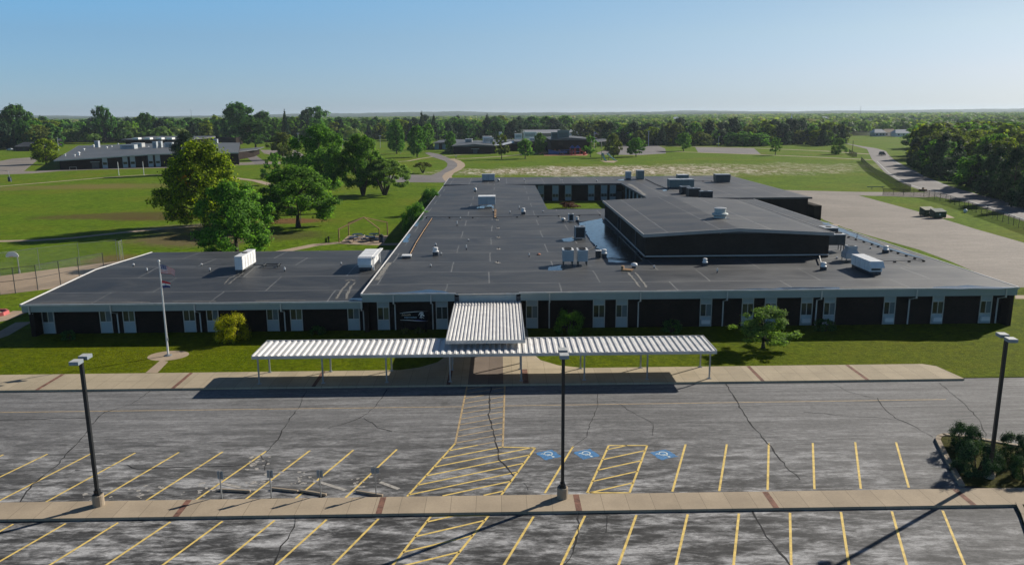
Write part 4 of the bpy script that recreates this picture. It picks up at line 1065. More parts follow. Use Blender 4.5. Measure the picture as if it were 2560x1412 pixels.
# ------------------------------------------------------------------ rooftop plant
def louvre(b, x0, x1, y, z0, z1, n, m=0, d=.02):
    for i in range(n):
        za = z0+(z1-z0)*i/n; b.box(x0, x1, y-d, y, za, za+(z1-z0)/n*.45, m)
def rtu(label, x0, x1, y0, y1, zr, z0, z1, mat, top=None, seams=3, hood=None, legs=True, fans=0, slot=False, group='roof units'):
    """packaged roof unit: body, stand, fans, hood"""
    cx, cy = (x0+x1)/2, (y0+y1)/2
    t = thing('rooftop_unit', label, 'roof unit', (cx, cy, zr), 0, group)
    w, d, h0, h1 = x1-x0, y1-y0, z0-zr, z1-zr
    b = MB(); b.box(-w/2, w/2, -d/2, d/2, h0, h1, 0, 1)
    b.box(-w/2-.03, w/2+.03, -d/2-.03, d/2+.03, h1-.07, h1+.03, 1)
    for i in range(1, seams+1):                     # standing seams between the cabinet sections
        if d >= w:
            y = -d/2+d*i/(seams+1); b.box(-w/2-.012, w/2+.012, y-.02, y+.02, h0, h1+.045, 0)
        else:
            x = -w/2+w*i/(seams+1); b.box(x-.02, x+.02, -d/2-.012, d/2+.012, h0, h1+.045, 0)
    b.build('cabinet', [mat, top or mat], t, bevel=.015)
    b = MB()
    for i in range(1, seams+1):
        if d >= w: y = -d/2+d*i/(seams+1)+.035; b.box(-w/2-.006, w/2+.006, y-.012, y+.012, h0+.02, h1-.08)
        else: x = -w/2+w*i/(seams+1)+.035; b.box(x-.012, x+.012, -d/2-.006, d/2+.006, h0+.02, h1-.08)
    b.build('panel_joint', M['grille'], t)
    b = MB()
    if d >= w:
        for i in range(seams+1):
            y = -d/2+d*(i+.5)/(seams+1)
            b.box(w/2+.002, w/2+.02, y-.38*d/(seams+1), y+.38*d/(seams+1), h0+.12, h1-.18); b.box(w/2+.02, w/2+.035, y+.2*d/(seams+1), y+.24*d/(seams+1), h0+.45, h0+.6)
    else:
        for i in range(seams+1):
            x = -w/2+w*(i+.5)/(seams+1); b.box(x-.38*w/(seams+1), x+.38*w/(seams+1), -d/2-.02, -d/2-.002, h0+.12, h1-.18)
    b.build('access_panel', mat, t)
    b = MB()
    if legs:
        for sx in (-1, 1):
            for sy in np.linspace(-d/2+.12, d/2-.12, 3): b.box(sx*(w/2-.1)-.04, sx*(w/2-.1)+.04, sy-.04, sy+.04, 0, h0)
            b.box(sx*(w/2-.1)-.05, sx*(w/2-.1)+.05, -d/2, d/2, h0-.1, h0-.002)
        b.build('stand', M['dark_unit'], t)
    else:
        b.box(-w/2+.08, w/2-.08, -d/2+.08, d/2-.08, 0, h0); b.build('base_curb', M['dark_trim'], t)
    for i in range(fans):
        b = MB(); fx, fy = (0, -d/2+d*(i+.5)/fans) if d >= w else (-w/2+w*(i+.5)/fans, 0)
        r = min(w, d)*.5*.72 if fans == 1 or d >= w else min(w/fans, d)*.42
        b.lathe([(r, h1+.02), (r, h1+.10), (r*.93, h1+.10), (r*.93, h1+.05), (r*.2, h1+.05)], 16, 0, (fx, fy)); b.build('fan', M['grille'], t)
    if hood == 'front':
        b = MB(); n = len(b.v)
        for i in range(6):
            t0, t1 = i/6*pi/2, (i+1)/6*pi/2; dd, hh = .55, (h1-h0)*.72
            b.quad((-w/2, -d/2-dd*sin(t0), h1-hh*(1-cos(t0))), (-w/2, -d/2-dd*sin(t1), h1-hh*(1-cos(t1))), (w/2, -d/2-dd*sin(t1), h1-hh*(1-cos(t1))), (w/2, -d/2-dd*sin(t0), h1-hh*(1-cos(t0))))
        for x in (-w/2, w/2):
            b.poly([(x, -d/2, h1)]+[(x, -d/2-.55*sin(i/6*pi/2), h1-(h1-h0)*.72*(1-cos(i/6*pi/2))) for i in range(1, 7)]+[(x, -d/2, h1-(h1-h0)*.72)])
        b.build('intake_hood', top or mat, t)
    if hood == 'slope':
        b = MB(); z = h1-.02
        b.quad((-w/2-.04, -d/2-.42, z-.55), (w/2+.04, -d/2-.42, z-.55), (w/2+.04, -d/2, z), (-w/2-.04, -d/2, z))
        b.quad((-w/2-.04, -d/2-.42, z-.55), (-w/2-.04, -d/2, z), (-w/2-.04, -d/2, z-.58), (-w/2-.04, -d/2-.42, z-.58))
        b.quad((w/2+.04, -d/2-.42, z-.58), (w/2+.04, -d/2, z-.58), (w/2+.04, -d/2, z), (w/2+.04, -d/2-.42, z-.55))
        b.quad((-w/2-.04, -d/2-.42, z-.58), (w/2+.04, -d/2-.42, z-.58), (w/2+.04, -d/2-.42, z-.55), (-w/2-.04, -d/2-.42, z-.55))
        b.quad((-w/2-.04, -d/2-.42, z-.58), (-w/2-.04, -d/2, z-.58), (w/2+.04, -d/2, z-.58), (w/2+.04, -d/2-.42, z-.58)); b.build('intake_hood', mat, t)
    if slot:
        b = MB(); b.box(-w*.36, w*.36, -d/2-.03, -d/2-.001, h0+.14, h0+.34); b.build('louvre', M['grille'], t)
    return t
def condenser(label, cx, cy, zr, w, d, h, mat, lift=.15, fans=1, round_=False, group='roof condensers'):
    t = thing('condenser_unit', label, 'condenser', (cx, cy, zr), 0, group)
    b = MB()
    if round_:
        b.lathe([(w/2, lift), (w/2, lift+h)], 18); b.build('coil_body', M['grille'], t)
        b = MB(); b.lathe([(w/2+.02, lift+h), (w/2+.02, lift+h+.05), (w*.3, lift+h+.08), (w*.3, lift+h+.04)], 18); b.build('top_cover', mat, t)
    else:
        b.box(-w/2+.03, w/2-.03, -d/2+.03, d/2-.03, lift, lift+h); b.build('coil_body', M['grille'], t)
        b = MB()
        for sx in (-1, 1):
            for sy in (-1, 1): b.box(sx*w/2-.05, sx*w/2+.05, sy*d/2-.05, sy*d/2+.05, 0, lift+h)
        b.box(-w/2-.05, w/2+.05, -d/2-.05, d/2+.05, lift-.06, lift-.001); b.build('frame', mat, t)
        b = MB(); b.box(-w/2-.04, w/2+.04, -d/2-.04, d/2+.04, lift+h, lift+h+.10); b.build('top_cover', M['white_metal'] if mat is M['white_metal'] else M['galv'], t)
        for i in range(fans):
            b = MB(); b.lathe([(min(w/fans, d)*.4, lift+h+.101), (min(w/fans, d)*.4, lift+h+.13), (min(w/fans, d)*.1, lift+h+.14)], 16, 0, (-w/2+w*(i+.5)/fans, 0)); b.build('fan', M['grille'], t)
    return t
def exhaust(label, p, r, h, mat=None, dark=True, group='roof exhaust fans'):
    t = thing('exhaust_fan', label, 'exhaust fan', p, 0, group)
    b = MB(); b.box(-r*.85, r*.85, -r*.85, r*.85, 0, h*.38); b.build('curb', M['dark_trim'] if dark else M['galv'], t)
    b = MB(); b.lathe([(r*.72, h*.38), (r*1.08, h*.42), (r*1.1, h*.52), (r*.8, h*.58), (r*.78, h*.86)], 18); b.build('shroud', mat or M['white_metal'], t, smooth=False)
    b = MB(); b.lathe([(r*.86, h*.86), (r*.88, h*.93), (r*.6, h*.99), (r*.1, h)], 18); b.build('cap', mat or M['white_metal'], t)
    return t
def mushroom(label, p, r, h, mat=None, group='roof vents'):
    t = thing('roof_vent', label, 'roof vent', p, 0, group)
    b = MB(); b.lathe([(r*.7, 0), (r*.7, h*.5)], 14); b.build('throat', M['dark_trim'], t)
    b = MB(); b.lathe([(r*1.0, h*.42), (r*1.05, h*.62), (r*.9, h*.85), (r*.45, h*.98), (r*.05, h)], 16); b.build('cap', mat or M['white_metal'], t, smooth=True)
    return t

rtu('large white roof unit with panelled side on a pipe stand, left wing roof', -29.3, -28.45, 86.7, 91.6, 3.79, 4.15, 5.62, M['white_metal'], seams=4, fans=1)
t = thing('gas_manifold', 'grey gas pipework lying on the roof beside the panelled white unit', 'pipework', (-27.2, 88.2, 3.82))
b = MB()
b.tube((-1.1, -1.2, .28), (-1.1, 1.65, .28), .05, n=6); b.tube((-1.1, 1.65, .28), (.2, 1.65, .28), .05, n=6)
for y in (1.2, 2.2): b.tube((.0, y, .28), (2.0, y, .28), .06, n=6)
for x in (.2, 1.8): b.tube((x, 1.1, .28), (x, 2.4, .28), .06, n=6); b.tube((x, 1.2, 0), (x, 1.2, .28), .06, n=6); b.tube((x, 2.2, 0), (x, 2.2, .28), .06, n=6)
b.build('pipe_run', M['dark_unit'], t)
tB = rtu('large white roof unit with a curved hood beside the step between the roofs', -15.8, -14.3, 87.4, 92.6, 3.80, 4.15, 5.35, M['white_metal'], seams=2, hood='front', legs=False)
b = MB()
for y in (-2.4, 2.4): b.box(.85, .95, y-.05, y+.05, 0, 1.5)
b.box(.78, 1.15, -2.6, 3.4, 1.42, 1.54); b.box(.77, .8, -2.6, -1.6, .3, 1.42); b.build('side_duct', M['white_metal'], tB)
rtu('left of the two twin grey roof units on stilts beside a puddle', 7.1, 8.3, 87.9, 89.4, 4.0, 4.5, 5.78, M['grey_metal'], M['white_metal'], seams=1, fans=2)
rtu('right of the two twin grey roof units on stilts, nearer the gym', 8.75, 9.9, 87.8, 89.3, 4.0, 4.5, 5.78, M['grey_metal'], M['white_metal'], seams=1, fans=2)
rtu('large white roof unit with ridged top and slotted hood near the front right corner', 38.75, 40.1, 81.1, 85.6, 4.0, 4.35, 5.42, M['white_metal'], seams=3, hood='slope', legs=False, slot=True)
t = thing('rooftop_unit', 'tapered grey hooded roof unit just behind the large slotted white unit', 'roof unit', (40.3, 89.4, 4), 0, 'roof units')
b = MB(); b.prism([(-.75, -.7), (.75, -.7), (.75, .7), (-.75, .7)], .35, .9)
n = len(b.v); b.v += [(-.75, -.7, .9), (.75, -.7, .9), (.75, .7, .9), (-.75, .7, .9), (-.42, -.45, 1.4), (.52, -.45, 1.4), (.52, .5, 1.4), (-.42, .5, 1.4)]
b.f += [(n, n+1, n+5, n+4), (n+1, n+2, n+6, n+5), (n+2, n+3, n+7, n+6), (n+3, n, n+4, n+7)]; b.m += [0]*4
b.box(-.47, .57, -.5, .55, 1.4, 1.75); b.build('cabinet', M['grey_metal'], t)
b = MB(); b.lathe([(.38, 1.751), (.38, 1.8), (.1, 1.8)], 16, 0, (.05, .02)); b.build('fan', M['grille'], t)
b = MB()
for sx in (-.65, .65):
    for sy in (-.6, .6): b.tube((sx, sy, 0), (sx, sy, .35), .05)
b.tube((-.8, -.6, .1), (-.5, -1.2, .1), .05); b.build('stand', M['dark_unit'], t)
rtu('dark green roof unit raised on legs against the right side of the gym', 40.0, 42.2, 95.2, 97.0, 4.0, 4.85, 6.15, M['dark_unit'], M['white_metal'], seams=1, fans=2)
t = thing('roof_hatch', 'flat pale topped vent box low on the roof right of the gym', 'roof hatch', (47.0, 111.9, 4))
b = MB(); b.box(-.9, .9, -1.2, 1.2, 0, .62); b.build('curb', M['dark_unit'], t); b = MB(); b.box(-1.0, 1.0, -1.3, 1.3, .62, .72); b.build('lid', M['trim'], t); b = MB(); b.lathe([(.4, .72), (.4, .8), (.1, .8)], 14); b.build('fan', M['grille'], t)
condenser('square dark condenser with pale two fan top beside the long puddle', 10.95, 107.5, 4.0, 1.3, 1.4, 1.35, M['grey_metal'], .3, 2)
condenser('round dark condenser on the roof right of the twin grey units', 11.68, 92.6, 4.0, .72, .72, .78, M['white_metal'], .12, 1, True)
exhaust('white exhaust fan tucked behind the round dark condenser', (12.45, 93.4, 4), .34, .95)
mushroom('squat white vent left of a small square condenser on the flat roof', (10.15, 126, 4), .34, .55)
condenser('small square dark condenser between two white vents by the puddle end', 11.37, 125.6, 4.0, .72, .72, .95, M['white_metal'], .2)
exhaust('white exhaust fan right of the small square condenser, nearest the puddle', (12.27, 124.9, 4), .28, .85)
exhaust('white exhaust fan on dark curb directly before the gym front wall', (*G(1762, 664, 4)[:2], 4), .29, .85)
exhaust('white exhaust fan beside the white downpipe at the gym corner', (35.1, 84.1, 4), .31, .86)
exhaust('white exhaust fan standing alone near the far right roof edge', (46.8, 94.3, 4), .33, .88)
exhaust('white drum shaped exhaust fan left of the centre on the main roof', (*G(1089, 638, 4)[:2], 4), .38, 1.0)
exhaust('white exhaust fan between the wing roof and courtyard near the seam line', (*G(1308, 536, 4)[:2], 4), .38, 1.1)
mushroom('small round vent at the far end of the wing roof before the big unit', (*G(1188, 481, 4.2)[:2], 4.2), .34, 1.0)
mushroom('rounded white vent beside a timber pallet on the flat roof', (14.85, 86.2, 4), .36, .62)
t = thing('exhaust_fan', 'large pale flared exhaust drum on the ridge of the gym roof', 'exhaust fan', (28.4, 101.4, 7.36))
b = MB(); b.box(-1.0, 1.0, -.9, .9, 0, .14); b.build('curb', M['dark_trim'], t)
b = MB(); b.lathe([(.78, .14), (.8, .42), (1.0, .55), (1.04, .68), (.98, .78), (.72, .86), (.72, 1.36)], 24); b.build('shroud', M['fascia_light'], t)
b = MB(); b.lathe([(.78, 1.36), (.78, 1.44), (.4, 1.5), (.05, 1.52)], 24); b.build('cap', M['trim'], t)
t = rtu('twin fronted grey roof unit on a stand over a puddle on the rear wing', -3.85, -.75, 144.9, 147.6, 4.05, 4.62, 6.1, M['grey_metal'], M['white_metal'], seams=1)
b = MB(); b.box(-.5, .9, 1.45, 3.2, .3, 1.9); b.build('rear_cabinet', M['white_metal'], t)
rtu('blue grey roof unit at the far edge of the rear roof, left end', -4.3, -1.1, 201, 203, 4.22, 4.5, 6.0, M['grey_metal'], seams=1, legs=False)
mushroom('small pale vent beside the roof unit at the left of the rear roof', (-.2, 200.3, 4.22), .3, .7, M['trim'])
rtu('upright tapered white roof unit beside a tall grey green one, rear roof', 32.4, 33.8, 203.8, 205, 4.22, 4.5, 6.2, M['grey_metal'], M['white_metal'], seams=1, legs=False)
rtu('tall grey green cabinet roof unit next to the upright white one', 35.2, 36.9, 202.6, 205.5, 4.22, 4.4, 6.5, M['green_metal'], M['grey_metal'], seams=0, legs=False)
rtu('long grey green roof unit behind three dark cabinets', 38.1, 43.6, 177.6, 180.4, 4.22, 4.5, 6.2, M['green_metal'], M['grey_metal'], seams=3, legs=False)
rtu('low roof unit partly hidden behind the long grey green one', 45.1, 47.8, 200.5, 203, 4.22, 4.3, 5.5, M['green_metal'], M['white_metal'], seams=0, legs=False)
condenser('dark cabinet with round fan side, farthest of the three behind the gym', 38.9, 166, 4.22, 1.9, 2.2, 1.3, M['dark_unit'], .15, 1)
condenser('dark square cabinet, middle of the three behind the gym', 39.2, 160.2, 4.22, 2.3, 2.0, 1.55, M['dark_unit'], .1, 2)
condenser('dark cabinet with tan top edge, nearest the gym roof of the three', 40.5, 155.4, 4.0, 2.4, 1.2, 1.6, M['dark_unit'], .1, 1)
rtu('dark roof unit standing alone on the right rear roof', 52.5, 56.0, 192.3, 195, 4.22, 4.75, 6.1, M['dark_unit'], M['grey_metal'], seams=1, legs=False)
t = thing('roof_hatch', 'low white box hatch near the left edge of the main roof', 'roof hatch', (*G(1017, 644, 4)[:2], 4))
b = MB(); b.box(-.52, .52, -.5, .5, 0, .22); b.build('curb', M['dark_trim'], t); b = MB(); b.box(-.56, .56, -.55, .55, .22, .34); b.build('lid', M['white_metal'], t)
# loose things on the roof
t = thing('pallet', 'weathered timber pallet with an upright board lying on the roof', 'pallet', (13.9, 85.0, 4.0), radians(-20))
for i in range(5): b = MB(); b.box(-.6, .6, -.5+i*.22, -.38+i*.22, .1, .125); b.build('slat', M['wood'], t)
b = MB()
for y in (-.45, .0, .45): b.box(-.6, .6, y-.04, y+.04, 0, .1)
b.build('bearer', M['wood'], t)
b = MB(); b.box(-.62, -.35, -.3, .1, .125, .5); b.build('board', M['wood'], t)
b = MB(); b.lathe([(.05, 0), (.22, .03), (.24, .1), (.12, .17)], 12); o = b.build('roof_debris', M['orange_plastic'], None); o.location = (*G(1347, 637, 4)[:2], 4.0); tag(o, 'small orange plastic piece lying on the main roof', 'debris')
# pipes on blocks
def gas_pipe(name, label, px, z, r=.035, step=1.6, mat=None):
    P = GP(px, z); t = thing(name, label, 'pipe', P[0], 0, 'gas pipes laid over the roof')
    b = MB(); c = MB()
    for i in range(len(P)-1):
        a, e = P[i], P[i+1]; b.tube(a+Vector((0, 0, .17)), e+Vector((0, 0, .17)), r, n=6)
        n = max(1, int((e-a).length/step))
        for k in range(n+1):
            q = a.lerp(e, k/n); c.box(q.x-.13, q.x+.13, q.y-.09, q.y+.09, z, z+.13)
    b.build('pipe', mat or M['dark_trim'], t, world=True); o = c.build('support_blocks', M['rubber'], t, world=True); o['kind'] = 'stuff'
gas_pipe('gas_pipe', 'tan gas pipe on blocks running beside the left edge of the main roof', [(1080, 548), (1060, 578), (1040, 610), (1024, 641)], 4.0, .05, 1.6, M['wood'])
gas_pipe('gas_pipe', 'dark gas pipe crossing the main roof from the wing to the gym', [(1066, 545), (1240, 545), (1500, 539)], 4.0, .035, 3.2)
gas_pipe('gas_pipe', 'dark pipe on blocks running along the right side of the main roof', [(2121, 594), (2180, 612), (2245, 634), (2309, 654), (2200, 657)], 4.0)
gas_pipe('gas_pipe', 'dark pipe on blocks crossing the rear roof beside the tall green cabinet', [(1614, 449), (1640, 462), (1668, 473)], 4.22)
gas_pipe('gas_pipe', 'dark pipe on blocks running to the lone dark unit on the rear roof', [(1735, 454), (1780, 454)], 4.22)
t = thing('duct_ladder', 'narrow stack of timber blocks leading up to the wing roof unit', 'pipe rack', (*G(1238, 545, 4)[:2], 4))
for k in range(6): b = MB(); b.box(-.16, .16, k*2.0-.6, k*2.0+.6, .0, .2); b.build('block', M['wood'], t)
b = MB()
b.tube((11.0, 97.5, 4.08), (12.6, 101.5, 4.06), .045, n=6); b.tube((12.8, 92.3, 4.10), (15.0, 91.2, 4.06), .045, n=6)
o = b.build('roof_cable', M['rubber'], None); tag(o, 'thick black cables lying across the long roof puddle', 'cable')
vents = [(1103, 637, 4, .08, .3), (1089.5, 615, 4, .09, .35), (1171, 603, 4, .08, .3), (1166, 625, 4, .06, .65), (1077, 667, 4, .08, .28), (1275, 534, 4, .08, .5), (1298, 524, 4.1, .07, .7), (1233, 530, 4, .1, .4), (1151, 549, 4, .09, .4), (1143, 565, 4, .07, .75),
         (1357.6, 530.5, 4, .09, .3), (1311, 453, 4.22, .12, .5), (1405, 453, 4.22, .1, .3), (1491.5, 454, 4.22, .14, .4), (712, 679, 3.74, .08, .5), (853, 662, 3.8, .08, .3), (334, 665, 3.8, .1, .3), (368, 681, 3.72, .07, .5), (504, 664, 3.8, .09, .25), (525, 680, 3.73, .07, .5),
         (1635.5, 671, 4, .07, .35), (1793, 682, 4, .06, .5), (1323, 642, 4, .06, .45), (2142, 597, 4, .05, .8), (2176, 622, 4, .08, .25), (2092, 647, 4, .1, .25)]
v0 = None
for i, (px, py, z, r, h) in enumerate(vents):
    p = G(px, py, z)
    if v0 is None:
        b = MB(); b.lathe([(.13, 0), (.13, .03), (.085, .06), (.08, .45)], 10, 1); b.lathe([(.085, .45), (.10, .5), (.085, 1.0)], 10, 0)
        v0 = b.build('vent_pipe', [M['white_metal'], M['dark_trim']], None); o = v0
    else:
        o = v0.copy(); COL.objects.link(o)
    o.location = (p.x, p.y, z); o.scale = (r/.085, r/.085, h)
    tag(o, 'small white capped vent pipe poking up from the flat roof', 'vent pipe', 'vent pipes on the flat roofs')
d0 = None
for px, py in ((1243, 551), (1245, 571), (1246, 594), (1246, 623), (1244, 657)):
    p = G(px, py, 4)
    if d0 is None:
        b = MB(); b.prism([(-.36, -.22), (.34, -.26), (.38, .2), (-.3, .26)], 0, .035, 0); b.tube((0, 0, .03), (0, 0, .28), .05, n=8, m=1); d0 = b.build('roof_drain', [M['pale_patch'], M['dark_trim']], None); o = d0
    else: o = d0.copy(); COL.objects.link(o)
    o.location = (p.x, p.y, 4.0); o.rotation_euler = (0, 0, py*.3)
    tag(o, 'pale drain plate with a short dark pipe in the row down the main roof', 'roof drain', 'roof drains in a row')

# ------------------------------------------------------------------ trees
def clumps(kind, r, R, H):
    """crown clump centres and radii, by growth habit"""
    C = []; Rr = []
    def add(x, y, z, q): C.append((x, y, z)); Rr.append(q)
    if kind in ('round', 'dense', 'maple', 'oval', 'column', 'loose', 'spread', 'airy'):
        zb, n, fl = {'round': (.16, 92, 1), 'dense': (.0, 100, 1), 'maple': (.08, 150, 1), 'oval': (.12, 115, 1), 'column': (.06, 110, 1), 'loose': (.22, 48, 1), 'spread': (.13, 100, 1), 'airy': (.2, 70, 1)}[kind]
        for i in range(n):
            h = r.uniform(0.02, 1); a = r.uniform(0, 2*pi)
            if kind == 'column': pr = min(1, 3.4*h+.35)*(1-h**2.6)**.55
            elif kind == 'oval': pr = (sin(pi*min(1, h*.86+.13)))**.55
            elif kind in ('spread', 'airy'): pr = (1-((h-.35)/.66)**2)**.5 if abs(h-.35) < .66 else .1
            elif kind == 'maple': pr = (1-abs((h-.36)/.68)**1.9)**.55 if abs(h-.36) < .68 else .12
            else: pr = (1-((h-.42)/.6)**2)**.5 if abs(h-.42) < .6 else .12
            pr *= r.uniform(.74, 1.12)*(1+.16*sin(2*a+h*4+1)+.13*sin(3*a-h*7)+.10*sin(5*a+h*11))
            q = r.choice([1, 1, 1, 1, .8, .5])
            rad = R*max(0.05, pr)*q*.86
            add(rad*cos(a), rad*sin(a), H*(zb+(1-zb)*h*.93), R*r.uniform(.10, .215)*(.8 if kind in ('column', 'loose') else 1))
    elif kind == 'conifer':
        for i in range(15):
            h = i/15; nb = int(8-5*h)
            for k in range(max(3, nb)):
                a = 2*pi*k/max(3, nb)+i*.7+r.uniform(-.3, .3); L = R*(1-h)**.8*r.uniform(.75, 1.1)
                for t in (.45, .8, 1.0): add(L*t*cos(a), L*t*sin(a), H*(.10+.86*h)-.10*L*t, R*.17*(1.15-.5*t)*(1-.5*h)+.05)
        add(0, 0, H*.97, R*.08)
    elif kind == 'pine':
        for i in range(44):
            h = r.uniform(.0, 1); a = r.uniform(0, 2*pi); L = R*(1-h**2)**.6*r.uniform(.4, 1.1)
            add(L*cos(a), L*sin(a), H*(.05+.93*h), R*r.uniform(.16, .28))
    elif kind == 'willow':
        for i in range(130):
            a = r.uniform(0, 2*pi); q = sqrt(r.uniform(.05, 1)); h = r.uniform(0, 1)
            z = H*(.92-.55*q*q*h - .25*q*q)
            add(R*q*cos(a)*1.0, R*q*sin(a), z, R*r.uniform(.09, .17))
    elif kind == 'umbrella':
        for i in range(46):
            a = r.uniform(0, 2*pi); q = sqrt(r.uniform(0, 1))
            add(R*q*cos(a), R*q*sin(a), H*(.93-.30*q*q+r.uniform(-.10, .04)), R*r.uniform(.14, .22))
    elif kind == 'bush':
        for i in range(44):
            a = r.uniform(0, 2*pi); z = r.uniform(.08, 1); pr = sqrt(max(.03, 1-(abs(z-.45)/.62)**2.2))
            q = r.choice([1, 1, .8]); add(R*.84*pr*q*cos(a), R*.84*pr*q*sin(a), H*.88*z, R*r.uniform(.16, .26))
    elif kind == 'shrub':
        for i in range(34):
            a = r.uniform(0, 2*pi); e = r.uniform(.15, 1.45); L = r.uniform(.5, 1.05)
            add(R*L*cos(e)*cos(a), R*L*cos(e)*sin(a), H*(.12+.8*L*sin(e)*.95), R*r.uniform(.13, .24))
    return C, Rr

def leaves(C, Rr, n, size, seed, up=.35, droop=0.0, R=5, H=11):
    g = np.random.default_rng(seed)
    C = np.array(C); Rr = np.array(Rr)
    wgt = Rr**2; wgt = wgt/wgt.sum(); idx = g.choice(len(C), n, p=wgt)
    d = g.normal(size=(n, 3)); d /= np.linalg.norm(d, axis=1)[:, None]
    rad = g.uniform(0, 1, n)**.45
    d[:, 2] *= .8
    fr = np.where(g.uniform(0, 1, n) < .28, 1.55, 1.05)
    P = C[idx]+d*(Rr[idx]*rad*fr)[:, None]
    P[:, 2] = np.maximum(P[:, 2], 0.02*H)
    cen = np.array([0, 0, H*.45]); out = P-cen; out /= (np.linalg.norm(out, axis=1)[:, None]+1e-6)
    nrm = d*.9+out*.55+np.array([0, 0, up])+g.normal(size=(n, 3))*.42
    nrm /= np.linalg.norm(nrm, axis=1)[:, None]
    t = np.cross(nrm, g.normal(size=(n, 3))); t /= (np.linalg.norm(t, axis=1)[:, None]+1e-9)
    if droop: t[:, 2] -= droop; t /= np.linalg.norm(t, axis=1)[:, None]
    bt = np.cross(nrm, t)
    s = size*g.uniform(.6, 1.35, n)[:, None]
    a = P-t*s*.5; c = P+t*s*.5; b_ = P+bt*s*.36+t*s*g.uniform(-.15, .1, n)[:, None]+nrm*s*.08; e = P-bt*s*.36+t*s*g.uniform(-.1, .15, n)[:, None]-nrm*s*.05
    V = np.empty((n*4, 3)); V[0::4] = a; V[1::4] = b_; V[2::4] = c; V[3::4] = e
    Q = np.arange(n*4).reshape(n, 4)
    return V, Q

def trunk_mesh(r, kind, R, H, C):
    b = MB()
    if kind == 'bush':
        for k in range(4): a = k*1.6; b.tube((.05*cos(a), .05*sin(a), 0), (R*.4*cos(a), R*.4*sin(a), H*.5), R*.05, R*.025, 6)
    elif kind in ('willow', 'umbrella', 'shrub', 'multi'):
        for k in range(5):
            a = k*1.26+.4; p0 = (.18*cos(a), .18*sin(a), 0); p1 = (R*.28*cos(a), R*.28*sin(a), H*.38); p2 = (R*.6*cos(a), R*.6*sin(a), H*.78)
            q = .035*H if kind != 'shrub' else .03*H
            b.tube(p0, p1, q*.62, q*.45, 7); b.tube(p1, p2, q*.45, q*.15, 6)
    else:
        r0 = .026*H if kind != 'conifer' else .02*H
        pts = [(0, 0, 0)]; x = y = 0
        top = .55 if kind in ('round', 'maple', 'spread', 'loose') else .88
        for i in range(1, 6):
            x += r.uniform(-.02, .02)*R; y += r.uniform(-.02, .02)*R; pts.append((x, y, H*top*i/5))
        rr = [r0*1.35]+[r0*(1-.17*i) for i in range(1, 6)]
        for i in range(5): b.tube(pts[i], pts[i+1], rr[i], rr[i+1], 8, caps=i == 0)
        if kind not in ('conifer',):
            for c in r.sample(C, min(16, len(C))):
                zs = min(c[2]*.72, H*top*.95); i = min(4, int(zs/(H*top/5))); f = zs/(H*top/5)-i
                p = Vector(pts[i]).lerp(Vector(pts[i+1]), max(0, min(1, f)))
                m_ = p.lerp(Vector(c), .5)+Vector((0, 0, -.04*H*r.uniform(0, 1)))
                b.tube(p, m_, r0*.42, r0*.26, 6, caps=False); b.tube(m_, c, r0*.26, r0*.08, 5, caps=False)
    return b

PROTO = {}
def proto(kind, lod, var):
    """crown and trunk meshes in metres for a 5 m radius, 11 m tall tree"""
    k = (kind, lod, var)
    if k in PROTO: return PROTO[k]
    r = random.Random(hash(kind) % 1 + sum(map(ord, kind))*7+var*31); R, H = 5.0, 11.0
    if kind in ('bush', 'shrub'): R, H = 1.6, 2.2
    kk = 'round' if kind == 'multi' else kind
    C, Rr = clumps(kk, r, R, H)
    if kind in ('bush', 'shrub'): n, s = {'hi': (9500, .105), 'mid': (2200, .21), 'low': (700, .36)}[lod]
    else: n, s = {'hi': (30000, .30), 'mid': (6500, .60), 'low': (2200, .98)}[lod]
    if kind in ('conifer', 'pine'): s *= .8; n = int(n*1.15)
    if kind in ('loose', 'umbrella'): n = int(n*.5)
    if kind == 'airy': n = int(n*.55)
    V, Q = leaves(C, Rr, n, s, sum(map(ord, kind))+var, .35 if kind != 'conifer' else .1, .5 if kind == 'willow' else 0, R, H)
    crown = np_mesh('crown', V, Q, M['lf_mid'])
    tb = trunk_mesh(r, kind, R, H, C)
    tm = bpy.data.meshes.new('trunk'); tm.from_pydata(tb.v, [], tb.f); tm.materials.append(M['bark'])
    PROTO[k] = (crown, tm, R, H)
    return PROTO[k]

_tn = [0]
def tree(name, label, x, y, R, H, kind, leaf, lod='mid', group=None, var=None, z=0.0, rz=None, cat='tree', lean=0):
    _tn[0] += 1
    var = _tn[0] % 3 if var is None else var
    crown, trunk, R0, H0 = proto(kind, lod, var)
    t = thing(name, label, cat, (x, y, z), random.uniform(0, 6.28) if rz is None else rz, group)
    t.scale = (R/R0, R/R0, H/H0)
    for nm, me, mt in (('trunk' if cat == 'tree' else 'stem', trunk, M['bark']), ('crown' if cat == 'tree' else 'foliage', crown, M[leaf])):
        o = bpy.data.objects.new(nm, me); COL.objects.link(o); o.parent = t
        o.material_slots[0].link = 'OBJECT'; o.material_slots[0].material = mt
    return t
def ptree(name, label, px, pb, pt, hw, kind, leaf, lod='mid', **k):
    """tree whose foot, top and half width are seen at these pixels"""
    g = G(px, pb); top = AT(px, pt, g.y).z
    dist = (Vector((g.x, g.y, 0))-Vector((0, 0, CAM_H))).dot(_f)
    return tree(name, label, g.x, g.y, hw*dist/FPX, top, kind, leaf, lod, **k)

